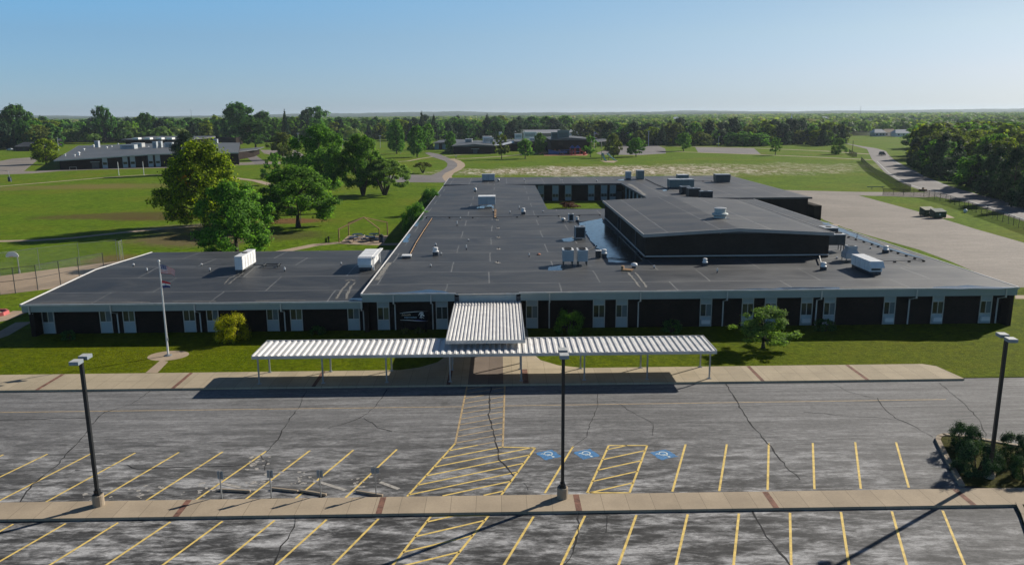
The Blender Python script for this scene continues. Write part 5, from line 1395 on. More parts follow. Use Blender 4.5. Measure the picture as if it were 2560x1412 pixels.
# front garden
ptree('bush', 'rounded yellow green bush between two windows of the left wing', 583, 852, 784, 44, 'bush', 'lf_yellow', 'hi', cat='bush')
ptree('bush', 'clipped bright green bush right of the entrance canopy', 1422, 838, 775, 37, 'bush', 'lf_hedge', 'hi', cat='bush')
ptree('tree', 'small spreading tree with a bare stem on the front lawn', 1908, 871, 769, 74, 'airy', 'lf_willow', 'hi', var=1)
ptree('bush', 'dark low bush in the wall shade right of the canopy', 1680, 832, 800, 26, 'bush', 'lf_dark', 'mid', cat='bush')
ptree('bush', 'dark green bush under a window right of the lawn tree', 2062, 828, 798, 28, 'bush', 'lf_dark', 'mid', cat='bush')
ptree('bush', 'dark low bush left of the name board in wall shade', 795, 836, 815, 20, 'bush', 'lf_dark', 'mid', cat='bush')
ptree('bush', 'dark low bush near the left corner of the left wing', 172, 850, 826, 18, 'bush', 'lf_dark', 'mid', cat='bush')
for px, lb in ((1014, 'left'), (1047, 'right')):
    ptree('ornamental_grass', 'dim %s clump of ornamental grass below the name board' % lb, px, 836, 818, 12, 'shrub', 'lf_olive', 'mid', cat='plant', group='grass clumps below the name board')
ISL = [(2410, 1126, 1058, 44, 'rear left shrub in the kerbed island'), (2440, 1185, 1105, 52, 'shrub in the island just left of the lamp'), (2532, 1148, 1085, 40, 'rear right shrub in the island at the frame edge'),
       (2560, 1200, 1140, 38, 'front right shrub in the island cut by the frame'), (2482, 1178, 1130, 28, 'small shrub right of the island lamp foot'), (2395, 1178, 1150, 22, 'low sprawling shrub at the front left of the island')]
for px, pb, pt, hw, lb in ISL:
    ptree('shrub', 'spiky green '+lb, px, pb, pt, hw*.95, 'bush', 'lf_conifer', 'hi', cat='shrub', group='shrubs in the kerbed island')
# trees of the left lawn
ptree('maple_tree', 'big yellow green maple with an orange turned patch', 516, 568, 349, 104, 'maple', 'lf_maple', 'hi', var=0, rz=0.2)
ptree('tree', 'dense dark green tree low in front of the maple', 592, 640, 450, 92, 'dense', 'lf_mid', 'hi', var=0)
ptree('tree', 'broad dome shaped tree with a short trunk above the bark patch', 746, 568, 414, 100, 'spread', 'lf_mid', 'hi', var=0)
ptree('tree', 'tall pointed dark tree behind the broad dome shaped one', 800, 486, 311, 72, 'oval', 'lf_mid', 'hi', var=1)
ptree('tree', 'upright green tree on several stems beside the willow', 908, 488, 332, 58, 'multi', 'lf_mid', 'hi', var=2)
ptree('willow_tree', 'pale drooping willow like tree leaning right on slanted stems', 962, 488, 392, 62, 'willow', 'lf_willow', 'hi', var=0)
ptree('tree', 'small sparse tree above the path left of the tall pointed tree', 688, 462, 378, 28, 'loose', 'lf_mid', 'mid')
ptree('tree', 'yellowish open tree by the far car park of the left school', 708, 399, 331, 31, 'spread', 'lf_olive', 'mid')
ptree('umbrella_tree', 'tiny flat topped tree on the lawn inside the drive bend', 1057, 433, 405, 23, 'umbrella', 'lf_olive', 'mid')
ptree('tree', 'dark spindly tree rising behind the maple in front of the left school', 470, 436, 330, 38, 'pine', 'lf_conifer', 'mid')
ptree('tree', 'round topped bright tree at the left corner of the left school', 116, 411, 346, 34, 'oval', 'lf_bright', 'mid')
ptree('bush', 'leafy bush against the left wall of the main building', 1040, 588, 508, 36, 'bush', 'lf_mid', 'hi', cat='bush')
ptree('bush', 'second leafy bush farther along the left wall', 1078, 535, 470, 24, 'bush', 'lf_dark', 'hi', cat='bush')
ptree('shrub', 'bare red brown shrub on the courtyard grass', 1418, 521, 504, 32, 'shrub', 'lf_brown', 'mid', cat='shrub')
ptree('bush', 'low dark hedge clump beside the far footpath', 662, 447, 432, 12, 'bush', 'lf_dark', 'low', cat='bush')
# single trees of the middle distance
for px, pb, pt, hw, kd, lf, lb in [
    (992, 385, 300, 24, 'oval', 'lf_mid', 'tall oval tree left of the drive, left of its twin'), (1043, 393, 313, 25, 'oval', 'lf_mid', 'oval dark tree standing just left of the drive bend'),
    (1070, 374, 308, 19, 'oval', 'lf_mid', 'oval tree behind the one at the drive bend'), (1126, 379, 329, 16, 'oval', 'lf_mid', 'tree at the left corner of the long low school'),
    (1254, 398, 335, 20, 'loose', 'lf_olive', 'sparse see through tree right of the low school'), (1313, 397, 347, 22, 'round', 'lf_mid', 'dense round tree between the sparse tree and the playground'),
    (1351, 386, 332, 18, 'oval', 'lf_mid', 'tall round topped tree left of the playground'), (1476, 393, 340, 19, 'loose', 'lf_mid', 'thin airy tree right of the playground'),
    (1533, 394, 332, 20, 'oval', 'lf_olive', 'tall oval tree behind the double slide'), (1590, 392, 344, 23, 'round', 'lf_mid', 'dense round tree right of the double slide'),
    (1709, 378, 331, 18, 'round', 'lf_mid', 'round tree between the two ball courts'), (1938, 388, 342, 18, 'loose', 'lf_mid', 'lone airy tree on the open grass left of the road'),
    (2097, 386, 346, 19, 'pine', 'lf_mid', 'lone broad tree beside the road junction')]:
    ptree('tree', lb, px, pb, pt, hw, kd, lf, 'mid')
# pines breaking the skyline
for px, pb, pt, hw, lb in [(1056, 352, 277, 14, 'tallest pine on the skyline left of centre'), (1086, 352, 284, 14, 'second pine just right of the tallest pine'), (716, 358, 272, 15, 'dark pine on the skyline left of the tall pointed tree'), (768, 352, 274, 22, 'dark bushy pine top behind the tall pointed tree')]:
    ptree('pine_tree', lb, px, pb, pt, hw, 'conifer' if hw < 20 else 'pine', 'lf_conifer', 'low')

# tall trees that rise above the left horizon
for px, pb, pt, hw, lb in [(48, 366, 260, 40, 'highest broad tree at the far left skyline'), (264, 358, 264, 25, 'high round crown on the left skyline'), (600, 360, 255, 44, 'tallest great tree behind the left school'), (640, 372, 296, 42, 'wide tree right of and below the tallest great tree'), (790, 350, 266, 40, 'great tree on the skyline behind the tall pointed tree'), (660, 352, 277, 24, 'green crown just right of the tallest great tree'), (370, 355, 281, 24, 'rounded crown left of centre on the left skyline'), (95, 372, 312, 40, 'brownish spring tree in the far left wood')]:
    ptree('tree', lb, px, pb, pt, hw, 'round', 'lf_olive' if px == 95 else 'lf_dark', 'mid')

# left wood: rows of separate trees
r = random.Random(11)
def wood(n, xr, yb, hts, hwid, kinds, group, label, jx=0, lod='low', leafs=None, tops=None):
    for i in range(n):
        px = r.uniform(*xr) if n > 300 else xr[0]+(xr[1]-xr[0])*(i+r.uniform(.1, .9))/n
        pb = r.uniform(*yb); g = G(px, pb); kd, lf = r.choice(kinds)
        H = r.uniform(*hts)*(1.06 if kd in ('conifer', 'pine') else 1); R = r.uniform(*hwid)*(.72 if kd == 'conifer' else 1)
        nm = 'conifer_tree' if kd in ('conifer', 'pine') else 'tree'
        tree(nm, label[0] if kd in ('conifer', 'pine') else label[1], g.x, g.y, R, H, kd, lf, lod, group=group+(' (conifers)' if kd in ('conifer', 'pine') else ''))
LK = [('dense', 'lf_dark'), ('dense', 'lf_mid'), ('dense', 'lf_mid'), ('oval', 'lf_dark'), ('pine', 'lf_conifer'), ('conifer', 'lf_conifer'), ('dense', 'lf_bright')]
LL = ('dark conifer in the dense wood behind the left school', 'leafy tree in the dense wood behind the left school')
wood(17, (-60, 140), (364, 374), (15, 20), (6, 9), LK, 'trees of the left wood', LL)
wood(42, (120, 900), (350, 357), (15, 20), (7, 10), LK, 'trees of the left wood', LL)
wood(34, (-60, 900), (340, 346), (17, 22), (9, 12), LK, 'trees of the left wood', LL)
ML = ('dark conifer in the wood behind the middle buildings', 'leafy tree in the wood behind the middle buildings')
wood(26, (850, 1300), (346, 352), (13, 18), (6, 9), LK, 'trees of the middle wood', ML)
wood(26, (860, 1420), (333, 341), (15, 20), (9, 12), LK, 'trees of the middle wood', ML)
RL = ('dark conifer in the tree belt beyond the ball courts', 'leafy tree in the tree belt beyond the ball courts')
RK = [('conifer', 'lf_conifer'), ('pine', 'lf_conifer'), ('dense', 'lf_dark'), ('dense', 'lf_mid'), ('dense', 'lf_bright'), ('pine', 'lf_conifer'), ('dense', 'lf_olive')]
wood(40, (1500, 2110), (360, 366), (8, 15), (4.5, 7.5), RK, 'trees of the far belt', RL)
wood(24, (1440, 2120), (350, 356), (11, 16), (7, 10), RK, 'trees of the far belt', RL)
# wood on the right of the road
FR = [(2286, 412, 345, 20, 'pine', 'lf_conifer', 'leftmost dark pine at the end of the roadside wood'), (2312, 430, 347, 34, 'pine', 'lf_conifer', 'wide dark pine next to the leftmost roadside pine'), (2352, 445, 338, 38, 'pine', 'lf_conifer', 'dark pine in the front row between two broad ones'), (2392, 440, 350, 36, 'conifer', 'lf_conifer', 'dark spired conifer left of the round bright tree'),
      (2428, 470, 388, 44, 'round', 'lf_mid', 'round sunlit tree in front of the roadside wood'), (2486, 490, 372, 42, 'pine', 'lf_conifer', 'dark conifer right of the round sunlit roadside tree'), (2530, 505, 368, 40, 'pine', 'lf_conifer', 'large dark conifer at the right frame edge'), (2575, 520, 360, 44, 'conifer', 'lf_conifer', 'conifer cut off by the right frame edge'), (2462, 472, 365, 38, 'pine', 'lf_conifer', 'dark conifer behind the round sunlit tree')]
for px, pb, pt, hw, kd, lf, lb in FR: ptree('tree' if kd == 'round' else 'conifer_tree', lb, px, pb, pt, hw, kd, lf, 'mid')
WL = ('dark conifer deep in the wood right of the road', 'sunlit leafy tree in the wood right of the road')
BK = [('dense', 'lf_bright'), ('dense', 'lf_mid'), ('dense', 'lf_bright'), ('dense', 'lf_mid'), ('dense', 'lf_olive')]
wood(16, (2300, 2620), (412, 440), (10.5, 14), (5, 7.5), BK, 'trees of the roadside wood', WL, lod='mid')
wood(18, (2290, 2640), (385, 402), (12.5, 16), (7, 9), BK, 'trees of the roadside wood', WL)
wood(14, (2300, 2640), (366, 376), (13, 16.5), (8, 11), BK, 'trees of the roadside wood', WL)

for i in range(15):
    px = 2296+i*21; pb = 420+i*7.4+r.uniform(-5, 3); g = G(px, pb)
    tree('bush', 'dark undergrowth bush along the foot of the roadside wood', g.x, g.y, r.uniform(3, 4.4), r.uniform(3, 5), 'bush', 'lf_conifer', 'low', cat='bush', group='undergrowth of the roadside wood')
# far woodland to the horizon: one mass
def far_forest():
    g = np.random.default_rng(5)
    X = []; Yv = []; Hh = []; Rr = []
    for (y0, y1, n, hmin, hmax, rad) in ((640, 1000, 1100, 9, 15, 8), (1000, 1700, 3000, 9, 15, 9.5), (1700, 3700, 6500, 9, 15, 14)):
        y = g.uniform(y0, y1, n); x = g.uniform(-.72, .80, n)*y
        keep = np.ones(n, bool)
        # open fields: the meadow beyond the road, the houses' plots
        px = 1280+FPX*(x-0.0152*y)/y
        keep &= ~((px > 2085) & (px < 2300) & (y < 700))
        keep &= ~((px < 1500) & (y < 760) & (px > 900))
        keep &= ~((px > 1945) & (px < 2012) & (y > 960) & (y < 1160))
        keep &= ~((np.sin(x*.006+1)*np.sin(y*.0042) > .62) & (y > 900))
        X.append(x[keep]); Yv.append(y[keep]); Hh.append(g.uniform(hmin, hmax, n)[keep]); Rr.append(rad*g.uniform(.7, 1.35, n)[keep])
    X = np.concatenate(X); Yv = np.concatenate(Yv); Hh = np.concatenate(Hh); Rr = np.concatenate(Rr)
    k = np.where(Yv < 1000, 150, np.where(Yv < 1700, 80, 46))
    idx = np.repeat(np.arange(len(X)), k); n = len(idx)
    d = g.normal(size=(n, 3)); d /= np.linalg.norm(d, axis=1)[:, None]; d[:, 2] = np.abs(d[:, 2])*1.0-.25
    rad = g.uniform(.75, 1.02, n)
    # lumpy crowns
    lump = 1+.22*np.sin(d[:, 0]*7+idx)*np.cos(d[:, 1]*6+idx*1.7)
    P = np.stack([X[idx]+d[:, 0]*Rr[idx]*rad*lump, Yv[idx]+d[:, 1]*Rr[idx]*rad*lump, Hh[idx]*(.45+.55*d[:, 2]*rad*lump)], 1)
    nrm = d+np.array([0, 0, .25])+g.normal(size=(n, 3))*.35; nrm /= np.linalg.norm(nrm, axis=1)[:, None]
    t = np.cross(nrm, g.normal(size=(n, 3))); t /= np.linalg.norm(t, axis=1)[:, None]; bt = np.cross(nrm, t)
    s = (np.where(Yv < 1000, .36, np.where(Yv < 1700, .46, .58))[idx]*Rr[idx]*g.uniform(.6, 1.3, n))[:, None]
    V = np.empty((n*4, 3)); V[0::4] = P-t*s*.6; V[1::4] = P+bt*s*.5; V[2::4] = P+t*s*.6; V[3::4] = P-bt*s*.5
    me = np_mesh('far_woodland', V, np.arange(n*4).reshape(n, 4), M['lf_forest'])
    # each tree its own tone
    at = me.attributes.new('tone', 'FLOAT', 'FACE'); at.data.foreach_set('value', np.clip(np.random.default_rng(3).uniform(0, .62, len(X))+.19+.19*np.sin(X*.011+Yv*.004)*np.cos(Yv*.0075-X*.003), 0, 1)[idx].astype(np.float32))
    o = bpy.data.objects.new('far_woodland', me); COL.objects.link(o); o['kind'] = 'stuff'; o['label'] = 'mass of mixed green woodland reaching to the horizon'
    return o
m, nt, bs = new_mat('far_wood_mixed'); ge = N(nt, 'ShaderNodeNewGeometry'); at = N(nt, 'ShaderNodeAttribute', attribute_name='tone')
c = ramp(nt, at.outputs['Fac'], [(0, (0.022, 0.055, 0.020)), (.2, (0.05, 0.105, 0.024)), (.5, (0.11, 0.18, 0.036)), (.75, (0.17, 0.215, 0.050)), (.9, (0.20, 0.20, 0.07)), (1, (0.22, 0.18, 0.085))])
c = mixc(nt, 1.0, c, ramp(nt, ge.outputs['Random Per Island'], [(0, .78), (1, 1.35)]), 'MULTIPLY')
nt.links.new(c, bs.inputs['Base Color']); setin(bs, Roughness=.7); bs.inputs['Specular IOR Level'].default_value = .15
tr = N(nt, 'ShaderNodeBsdfTranslucent'); nt.links.new(mixc(nt, 1.0, c, (1.5, 1.6, .8), 'MULTIPLY'), tr.inputs['Color']); mx = N(nt, 'ShaderNodeMixShader'); mx.inputs[0].default_value = .42
nt.links.new(bs.outputs[0], mx.inputs[1]); nt.links.new(tr.outputs[0], mx.inputs[2]); nt.links.new(mx.outputs[0], nt.nodes['Material Output'].inputs['Surface'])
M['lf_forest'] = m
far_forest()

# ------------------------------------------------------------------ things on the lawns
t = thing('shelter_frame', 'open timber shelter frame with pitched rafters over picnic tables', 'shelter', (-23.3, 135.4, .03))
posts = [(-3.48, -4.0), (-3.28, 3.75), (3.24, -4.0), (3.48, 4.0)]
ap = (0.1, 0, 3.7)
for x, y in posts:
    b = MB(); b.box(x-.09, x+.09, y-.09, y+.09, 0, 2.3); b.build('post', M['wood'], t)
    b = MB(); b.tube((x, y, 2.25), ap, .10, n=4); b.build('rafter', M['wood'], t)
lab = ['front left', 'back left', 'front right', 'back right']
for i, (px, py) in enumerate([(884.3, 604), (894, 596.5), (926, 603), (935, 596)]):
    g = G(px, py); t = thing('picnic_table', lab[i]+' of the four dark blue picnic tables under the timber frame', 'picnic table', (g.x, g.y, .03), i*.4, 'picnic tables under the frame')
    b = MB(); b.lathe([(.85, .72), (.9, .74), (.9, .77), (.85, .78)], 10); b.build('tabletop', M['blue_table'], t)
    b = MB(); b.tube((0, 0, 0), (0, 0, .72), .07); b.lathe([(.3, 0), (.3, .03)], 10); b.build('pedestal', M['wood'], t)
    for k in range(4):
        a = k*pi/2+.4; b = MB(); b.tube((.05*cos(a), .05*sin(a), .4), (1.15*cos(a), 1.15*sin(a), .4), .035); b.lathe([(.34, .42), (.36, .44), (.34, .47)], 10, 0, (1.2*cos(a), 1.2*sin(a))); b.build('seat', M['blue_table'], t)
def bin_(label, px, py, r, h):
    g = G(px, py); t = thing('trash_can', label, 'trash can', (g.x, g.y, .03))
    b = MB(); b.lathe([(r, 0), (r*1.02, h*.72)], 14); b.build('barrel', M['blue_table'], t)
    b = MB(); b.lathe([(r*1.1, h*.72), (r*1.05, h*.86), (r*.6, h*.97), (r*.1, h)], 14); b.build('dome_lid', M['black'], t)
bin_('dark blue domed trash can at the right post of the timber frame', 954, 606, .34, 1.35)
bin_('small black trash can on the far left field by the path', 25, 454, .55, 1.6)
g = G(822, 606); b = MB(); b.box(-.1, .1, -.06, .06, 0, .95); b.box(-.14, .14, -.1, .1, .55, 1.0); o = b.build('marker_post', M['black'], None, bevel=.02); o.location = g; tag(o, 'short dark marker post left of the timber frame', 'post')
# swing set
g = G(716, 556); t = thing('swing_set', 'dark metal swing set on brown bark under the dome shaped tree', 'swing set', g, radians(15))
b = MB(); b.tube((-2.8, 0, 2.4), (2.8, 0, 2.4), .06)
for x in (-2.8, 2.8):
    for y in (-1, 1): b.tube((x, y, 0), (x, 0, 2.4), .05)
b.build('frame', M['dark_unit'], t)
for x in (-1.4, 0, 1.4):
    b = MB()
    for dx in (-.22, .22): b.tube((x+dx, 0, .5), (x+dx, 0, 2.4), .015, n=4)
    b.box(x-.25, x+.25, -.1, .1, .48, .52); b.build('swing_seat', M['rubber'], t)
# basketball hoop
g = G(48.8, 683); t = thing('basketball_hoop', 'white fan shaped basketball backboard on a grey pole', 'basketball hoop', g)
b = MB(); b.tube((0, 0, 0), (0, 0, 2.6), .07); b.tube((0, 0, 2.4), (-.1, -.9, 2.75), .05); b.tube((0, 0, 0), (0, 0, .5), .13); b.build('pole', M['galv'], t)
b = MB(); pts = [(-.86, 2.42)]+[(.86*cos(a), 2.5+.66*sin(a)) for a in np.linspace(pi, 0, 15)]+[(.86, 2.42)]
n = len(b.v); k = len(pts); b.v += [(x-.1, -.95, z) for x, z in pts]+[(x-.1, -.9, z) for x, z in pts]
b.f += [tuple(range(n, n+k)), tuple(range(n+2*k-1, n+k-1, -1))]+[(n+i, n+k+i, n+k+(i+1) % k, n+(i+1) % k) for i in range(k)]; b.m += [0]*(k+2); b.build('backboard', M['white_metal'], t)
b = MB()
for i in range(12):
    a0, a1 = i/12*2*pi, (i+1)/12*2*pi; b.tube((-.1+.23*cos(a0), -1.2+.23*sin(a0), 2.5), (-.1+.23*cos(a1), -1.2+.23*sin(a1), 2.5), .02, n=5)
b.build('rim', M['orange_plastic'], t)

# chain link fences
def fence(label, pts, h, mesh, post='dark_trim', step=3.0, rail=True, r=.035, mid=False):
    P = [Vector((p[0], p[1], 0)) for p in pts]
    t = thing('chain_link_fence', label, 'fence', P[0], 0)
    ms = MB(); rl = MB(); npost = 0; pp = []
    for i in range(len(P)-1):
        a, c = P[i], P[i+1]; ms.quad(a, c, c+Vector((0, 0, h)), a+Vector((0, 0, h)))
        if rail: rl.tube(a+Vector((0, 0, h)), c+Vector((0, 0, h)), r*.7, n=5)
        if mid: rl.tube(a+Vector((0, 0, h*.5)), c+Vector((0, 0, h*.5)), r*.6, n=5)
        n = max(1, int(round((c-a).length/step)))
        for k in range(n): pp.append(a.lerp(c, k/n))
    pp.append(P[-1])
    ms.build('wire_mesh', M[mesh], t, world=True)
    if rail: rl.build('top_rail', M[post], t, world=True)
    for q in pp[:100]:
        b = MB(); b.tube(q, q+Vector((0, 0, h+.06)), r, n=6); b.build('post', M[post], t, world=True)
    return t
g2v = lambda L: [G(*p)[:2] for p in L]
fence('tall chain link fence along the near edge of the ball court', g2v([(-120, 762), (0, 737), (39, 733), (95, 725), (152, 713), (200, 703), (262, 690)]), 3.1, 'fence_mesh_light', 'dark_unit', 4.2, True, .05, True)
fence('tall chain link fence behind the basketball hoop', g2v([(-120, 704), (0, 690), (100, 675), (200, 662), (294, 652)]), 3.1, 'fence_mesh_light', 'galv', 4.2, True, .03)
fence('chain link end panel closing the ball court at right', g2v([(294, 652), (301, 656), (309, 650)]), 3.0, 'fence_mesh_light', 'galv', 2.5)
fence('dark wire fence running down the bank beside the road', g2v([(2152, 403), (2168, 420), (2187, 436), (2220, 453), (2248, 472)]), 1.9, 'fence_mesh_dense', 'dark_trim', 3.2)
fence('short end panel of the dark wire fence by the drive mouth', g2v([(2248, 472), (2276, 480)]), 1.9, 'fence_mesh_dense', 'dark_trim', 2.6)
fence('dark wire fence section along the side drive', g2v([(2207, 488), (2233, 489), (2258, 490), (2284, 490), (2309, 492)]), 1.7, 'fence_mesh', 'black', 5.0, True, .05)
fence('long dark wire fence between the car park grass and the road', g2v([(2309, 492), (2364, 506), (2410, 521), (2440, 532), (2480, 546), (2520, 560), (2560, 575), (2700, 622)]), 1.8, 'fence_mesh', 'black', 3.0, True, .05)
fence('short dark fence by the upper road junction', g2v([(2122, 383), (2130, 388), (2142, 393)]), 1.9, 'fence_mesh_dense', 'dark_trim', 3.0)
g = G(2187, 472.5); t = thing('pipe_gate', 'low green field gate bar beside the side drive', 'gate', g)
b = MB(); b.box(-2.2, 2.6, -.06, .06, .5, .68); b.build('bar', M['teal_plastic'], t); b = MB(); b.box(-.9, -.78, -.06, .06, 0, .6); b.box(2.0, 2.1, -.06, .06, 0, .6); b.build('post', M['dark_trim'], t)

# dumpsters
def dumpster(label, cx, cy, w, d, rz, lid):
    t = thing('dumpster', label, 'dumpster', (cx, cy, .014), rz, 'dumpsters at the car park edge')
    b = MB(); n = len(b.v)
    pr = [(-d/2, .15), (d/2, .15), (d/2, 1.75), (-d/2, 1.30)]
    b.v += [(-w/2, y, z) for y, z in pr]+[(w/2, y, z) for y, z in pr]
    b.f += [(n, n+3, n+2, n+1), (n+4, n+5, n+6, n+7), (n, n+1, n+5, n+4), (n+1, n+2, n+6, n+5), (n+3, n, n+4, n+7)]; b.m += [0]*5
    for x in np.linspace(-w/2+.2, w/2-.2, 5): b.box(x-.04, x+.04, -d/2-.05, -d/2+.01, .2, 1.25)
    for x in (-w/2-.1, w/2+.01): b.box(x, x+.09, -d*.35, d*.35, .72, .95)
    b.build('bin_body', M['dumpster'], t)
    for s in (-1, 1):
        b = MB(); x0, x1 = sorted((s*.02, s*(w/2+.02))); n = len(b.v); b.quad((x0, -d/2-.06, 1.33), (x1, -d/2-.06, 1.33), (x1, d/2, 1.81), (x0, d/2, 1.81)); b.quad((x0, -d/2-.06, 1.28), (x0, -d/2-.06, 1.33), (x0, d/2, 1.81), (x0, d/2, 1.76)); b.quad((x0, -d/2-.06, 1.28), (x1, -d/2-.06, 1.28), (x1, -d/2-.06, 1.33), (x0, -d/2-.06, 1.33)); b.build('lid', M[lid], t)
    b = MB(); b.lathe([(.22, 0), (.22, .01)], 14); o = b.build('round_sticker', M['trim'], t); o.rotation_euler = (pi/2, 0, 0); o.location = (-.2, -d/2-.055, .8)
    for x in (-w/2+.15, w/2-.15):
        b = MB(); b.tube((x, -d/2+.2, .08), (x+.05, -d/2+.2, .08), .08); b.tube((x, d/2-.2, .08), (x+.05, d/2-.2, .08), .08); b.build('caster', M['rubber'], t)
g = G(2318, 540); dumpster('green dumpster with olive lids, farther of the pair', g.x, g.y, 2.6, 1.6, radians(12), 'olive')
g = G(2344, 545); dumpster('dark green dumpster nearer the concrete pad of the pair', g.x, g.y, 2.5, 1.6, radians(8), 'dumpster')
g = G(2413, 532); b = MB(); b.lathe([(.2, 0), (.36, .25), (.38, .5), (.25, .72), (.05, .8)], 12); o = b.build('white_bag', M['white_metal'], None, smooth=True); o.location = g; tag(o, 'small white bundle lying on grass near the long wire fence', 'bag')
g = G(2307, 478); b = MB(); b.prism([(-.9, -.5), (.9, -.5), (.9, .5), (-.9, .5)], 0, .55); b.box(-.3, .3, -.1, .1, .55, 1.0); o = b.build('drain_box', M['wood'], None, bevel=.08); o.location = g; tag(o, 'small brown box at the corner of drive and road', 'utility box')

# car on the road: dark pickup coming towards us
g = G(2205, 389); t = thing('pickup_car', 'dark utility vehicle driving towards us on the country road', 'car', (g.x, g.y, .02), radians(-8))
b = MB(); b.prism([(-.95, -2.3), (.95, -2.3), (.95, 2.3), (-.95, 2.3)], .38, 1.02)
n = len(b.v); lo = [(-.93, -1.1), (.93, -1.1), (.93, 1.9), (-.93, 1.9)]; hi_ = [(-.78, -.5), (.78, -.5), (.78, 1.7), (-.78, 1.7)]
b.v += [(x, y, 1.02) for x, y in lo]+[(x, y, 1.82) for x, y in hi_]; b.f += [(n+4, n+5, n+6, n+7)]+[(n+i, n+(i+1) % 4, n+4+(i+1) % 4, n+4+i) for i in range(4)]; b.m += [0]*5
b.build('body', M['black'], t, bevel=.06)
b = MB(); b.quad((-.80, -1.06, 1.10), (.80, -1.06, 1.10), (.72, -.56, 1.74), (-.72, -.56, 1.74)); b.build('windscreen', M['glass'], t)
for sx in (-.93, .93):
    for sy in (-1.45, 1.45):
        b = MB(); b.tube((sx-.1, sy, .38), (sx+.1, sy, .38), .38, n=16); w_ = b.build('wheel', M['rubber'], t); b = MB(); b.tube((sx-.11, sy, .38), (sx+.11, sy, .38), .2, n=12); b.build('rim', M['galv'], w_)
for sx in (-.7, .7):
    b = MB(); b.box(sx-.17, sx+.17, -2.33, -2.29, .68, .86); b.build('headlight', M['white_metal'], t)
b = MB(); b.box(-.95, .95, -2.42, -2.3, .4, .58); b.build('bumper', M['galv'], t); b = MB(); b.box(-.45, .45, -2.32, -2.301, .62, .9); b.build('grille', M['grille'], t)

# ------------------------------------------------------------------ school on the left
def V2(v): return (v.x, v.y)
f0, f1, f2 = G(151, 425), G(395, 417.6), G(598, 412)
ax = (f1-f0).normalized(); nv_ = Vector((-ax.y, ax.x, 0))
t = thing('left_school', 'low brown brick school with pale window strips and vents, far left', 'building', (f0.x, f0.y, 0))
def lp(b, name, mats): return b.build(name, mats, t, world=True)
A0 = f0+nv_*.6; zL, zM, zR = 3.8, 5.45, 5.2
bl_ = G(196, 364.4, 4.8); bm_ = G(440, 357, 6.0); br_ = G(600, 357, 5.2)
def roofz(p): return None
W0, W1, W2 = f0, f1, f2
b = MB()
for a, c, za, zc in ((W0, W1, zL-.3, zM-.3), (W1, W2, zM-.3, zR-.3)): b.quad((a.x, a.y, -.1), (c.x, c.y, -.1), (c.x, c.y, zc), (a.x, a.y, za))
b.quad((bl_.x+4, bl_.y-4, -.1), (W0.x, W0.y, -.1), (W0.x, W0.y, zL-.3), (bl_.x+4, bl_.y-4, 4.5)); b.quad((W2.x, W2.y, -.1), (br_.x, br_.y, -.1), (br_.x, br_.y, 4.9), (W2.x, W2.y, zR-.3)); lp(b, 'wall', M['brick'])
b = MB(); R0 = AT(134, 401.6, f0.y-1.5); R1 = f1-nv_*1.3; R2 = f2-nv_*1.0
R0 = Vector((R0.x, R0.y, 0))
top = [(R0.x, R0.y, zL), (R1.x, R1.y, zM), (bm_.x, bm_.y, 6.0), (bl_.x, bl_.y, 4.8)]; top2 = [(R1.x, R1.y, zM), (R2.x, R2.y, zR), (br_.x, br_.y, 5.2), (bm_.x, bm_.y, 6.0)]
for q in (top, top2):
    b.quad(*q); b.quad(*[(x, y, z-.3) for x, y, z in q][::-1])
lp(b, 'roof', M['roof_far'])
b = MB()
for a, c in ((top[0], top[1]), (top2[0], top2[1]), (top[3], top[0])): b.quad((a[0], a[1], a[2]-.34), (c[0], c[1], c[2]-.34), (c[0], c[1], c[2]+.04), (a[0], a[1], a[2]+.04))
lp(b, 'fascia', M['galv'])
def on_front(px, py):           # point on the front wall line under a pixel column
    d = ray(px, py); den = d.x*ax.y-d.y*ax.x; s = (f0.x*ax.y-f0.y*ax.x)/den; return Vector((d.x*s, d.y*s, CAM_H+d.z*s))
for px in (262, 313, 332, 377, 395, 436):
    p = on_front(px, 405); b = MB(); z1 = zL+(zM-zL)*((p-f0).dot(ax)/(f1-f0).length)-.35
    q = p-nv_*.12
    for s0, s1, za, zb, mi in ((-.95, .95, .1, 1.5, 0), (-.95, .95, 2.5, z1, 0), (-.95, -.75, 1.5, 2.5, 0), (.75, .95, 1.5, 2.5, 0), (-.75, .75, 1.5, 2.5, 1)):
        a, c = q+ax*s0, q+ax*s1; b.quad((a.x, a.y, za), (c.x, c.y, za), (c.x, c.y, zb), (a.x, a.y, zb), mi)
    lp(b, 'window', [M['panel'], M['glass']])
p = on_front(239, 415); b = MB(); a, c = p-nv_*.1-ax*1.3, p-nv_*.1+ax*1.3; b.quad((a.x, a.y, 0), (c.x, c.y, 0), (c.x, c.y, 2.4), (a.x, a.y, 2.4)); lp(b, 'door', M['dark_unit'])
b = MB(); a, c = p-ax*1.7, p+ax*1.7; e = -nv_*1.3; b.prism([V2(a+e), V2(c+e), V2(c), V2(a)], 2.7, 2.9); lp(b, 'door_canopy', M['galv'])
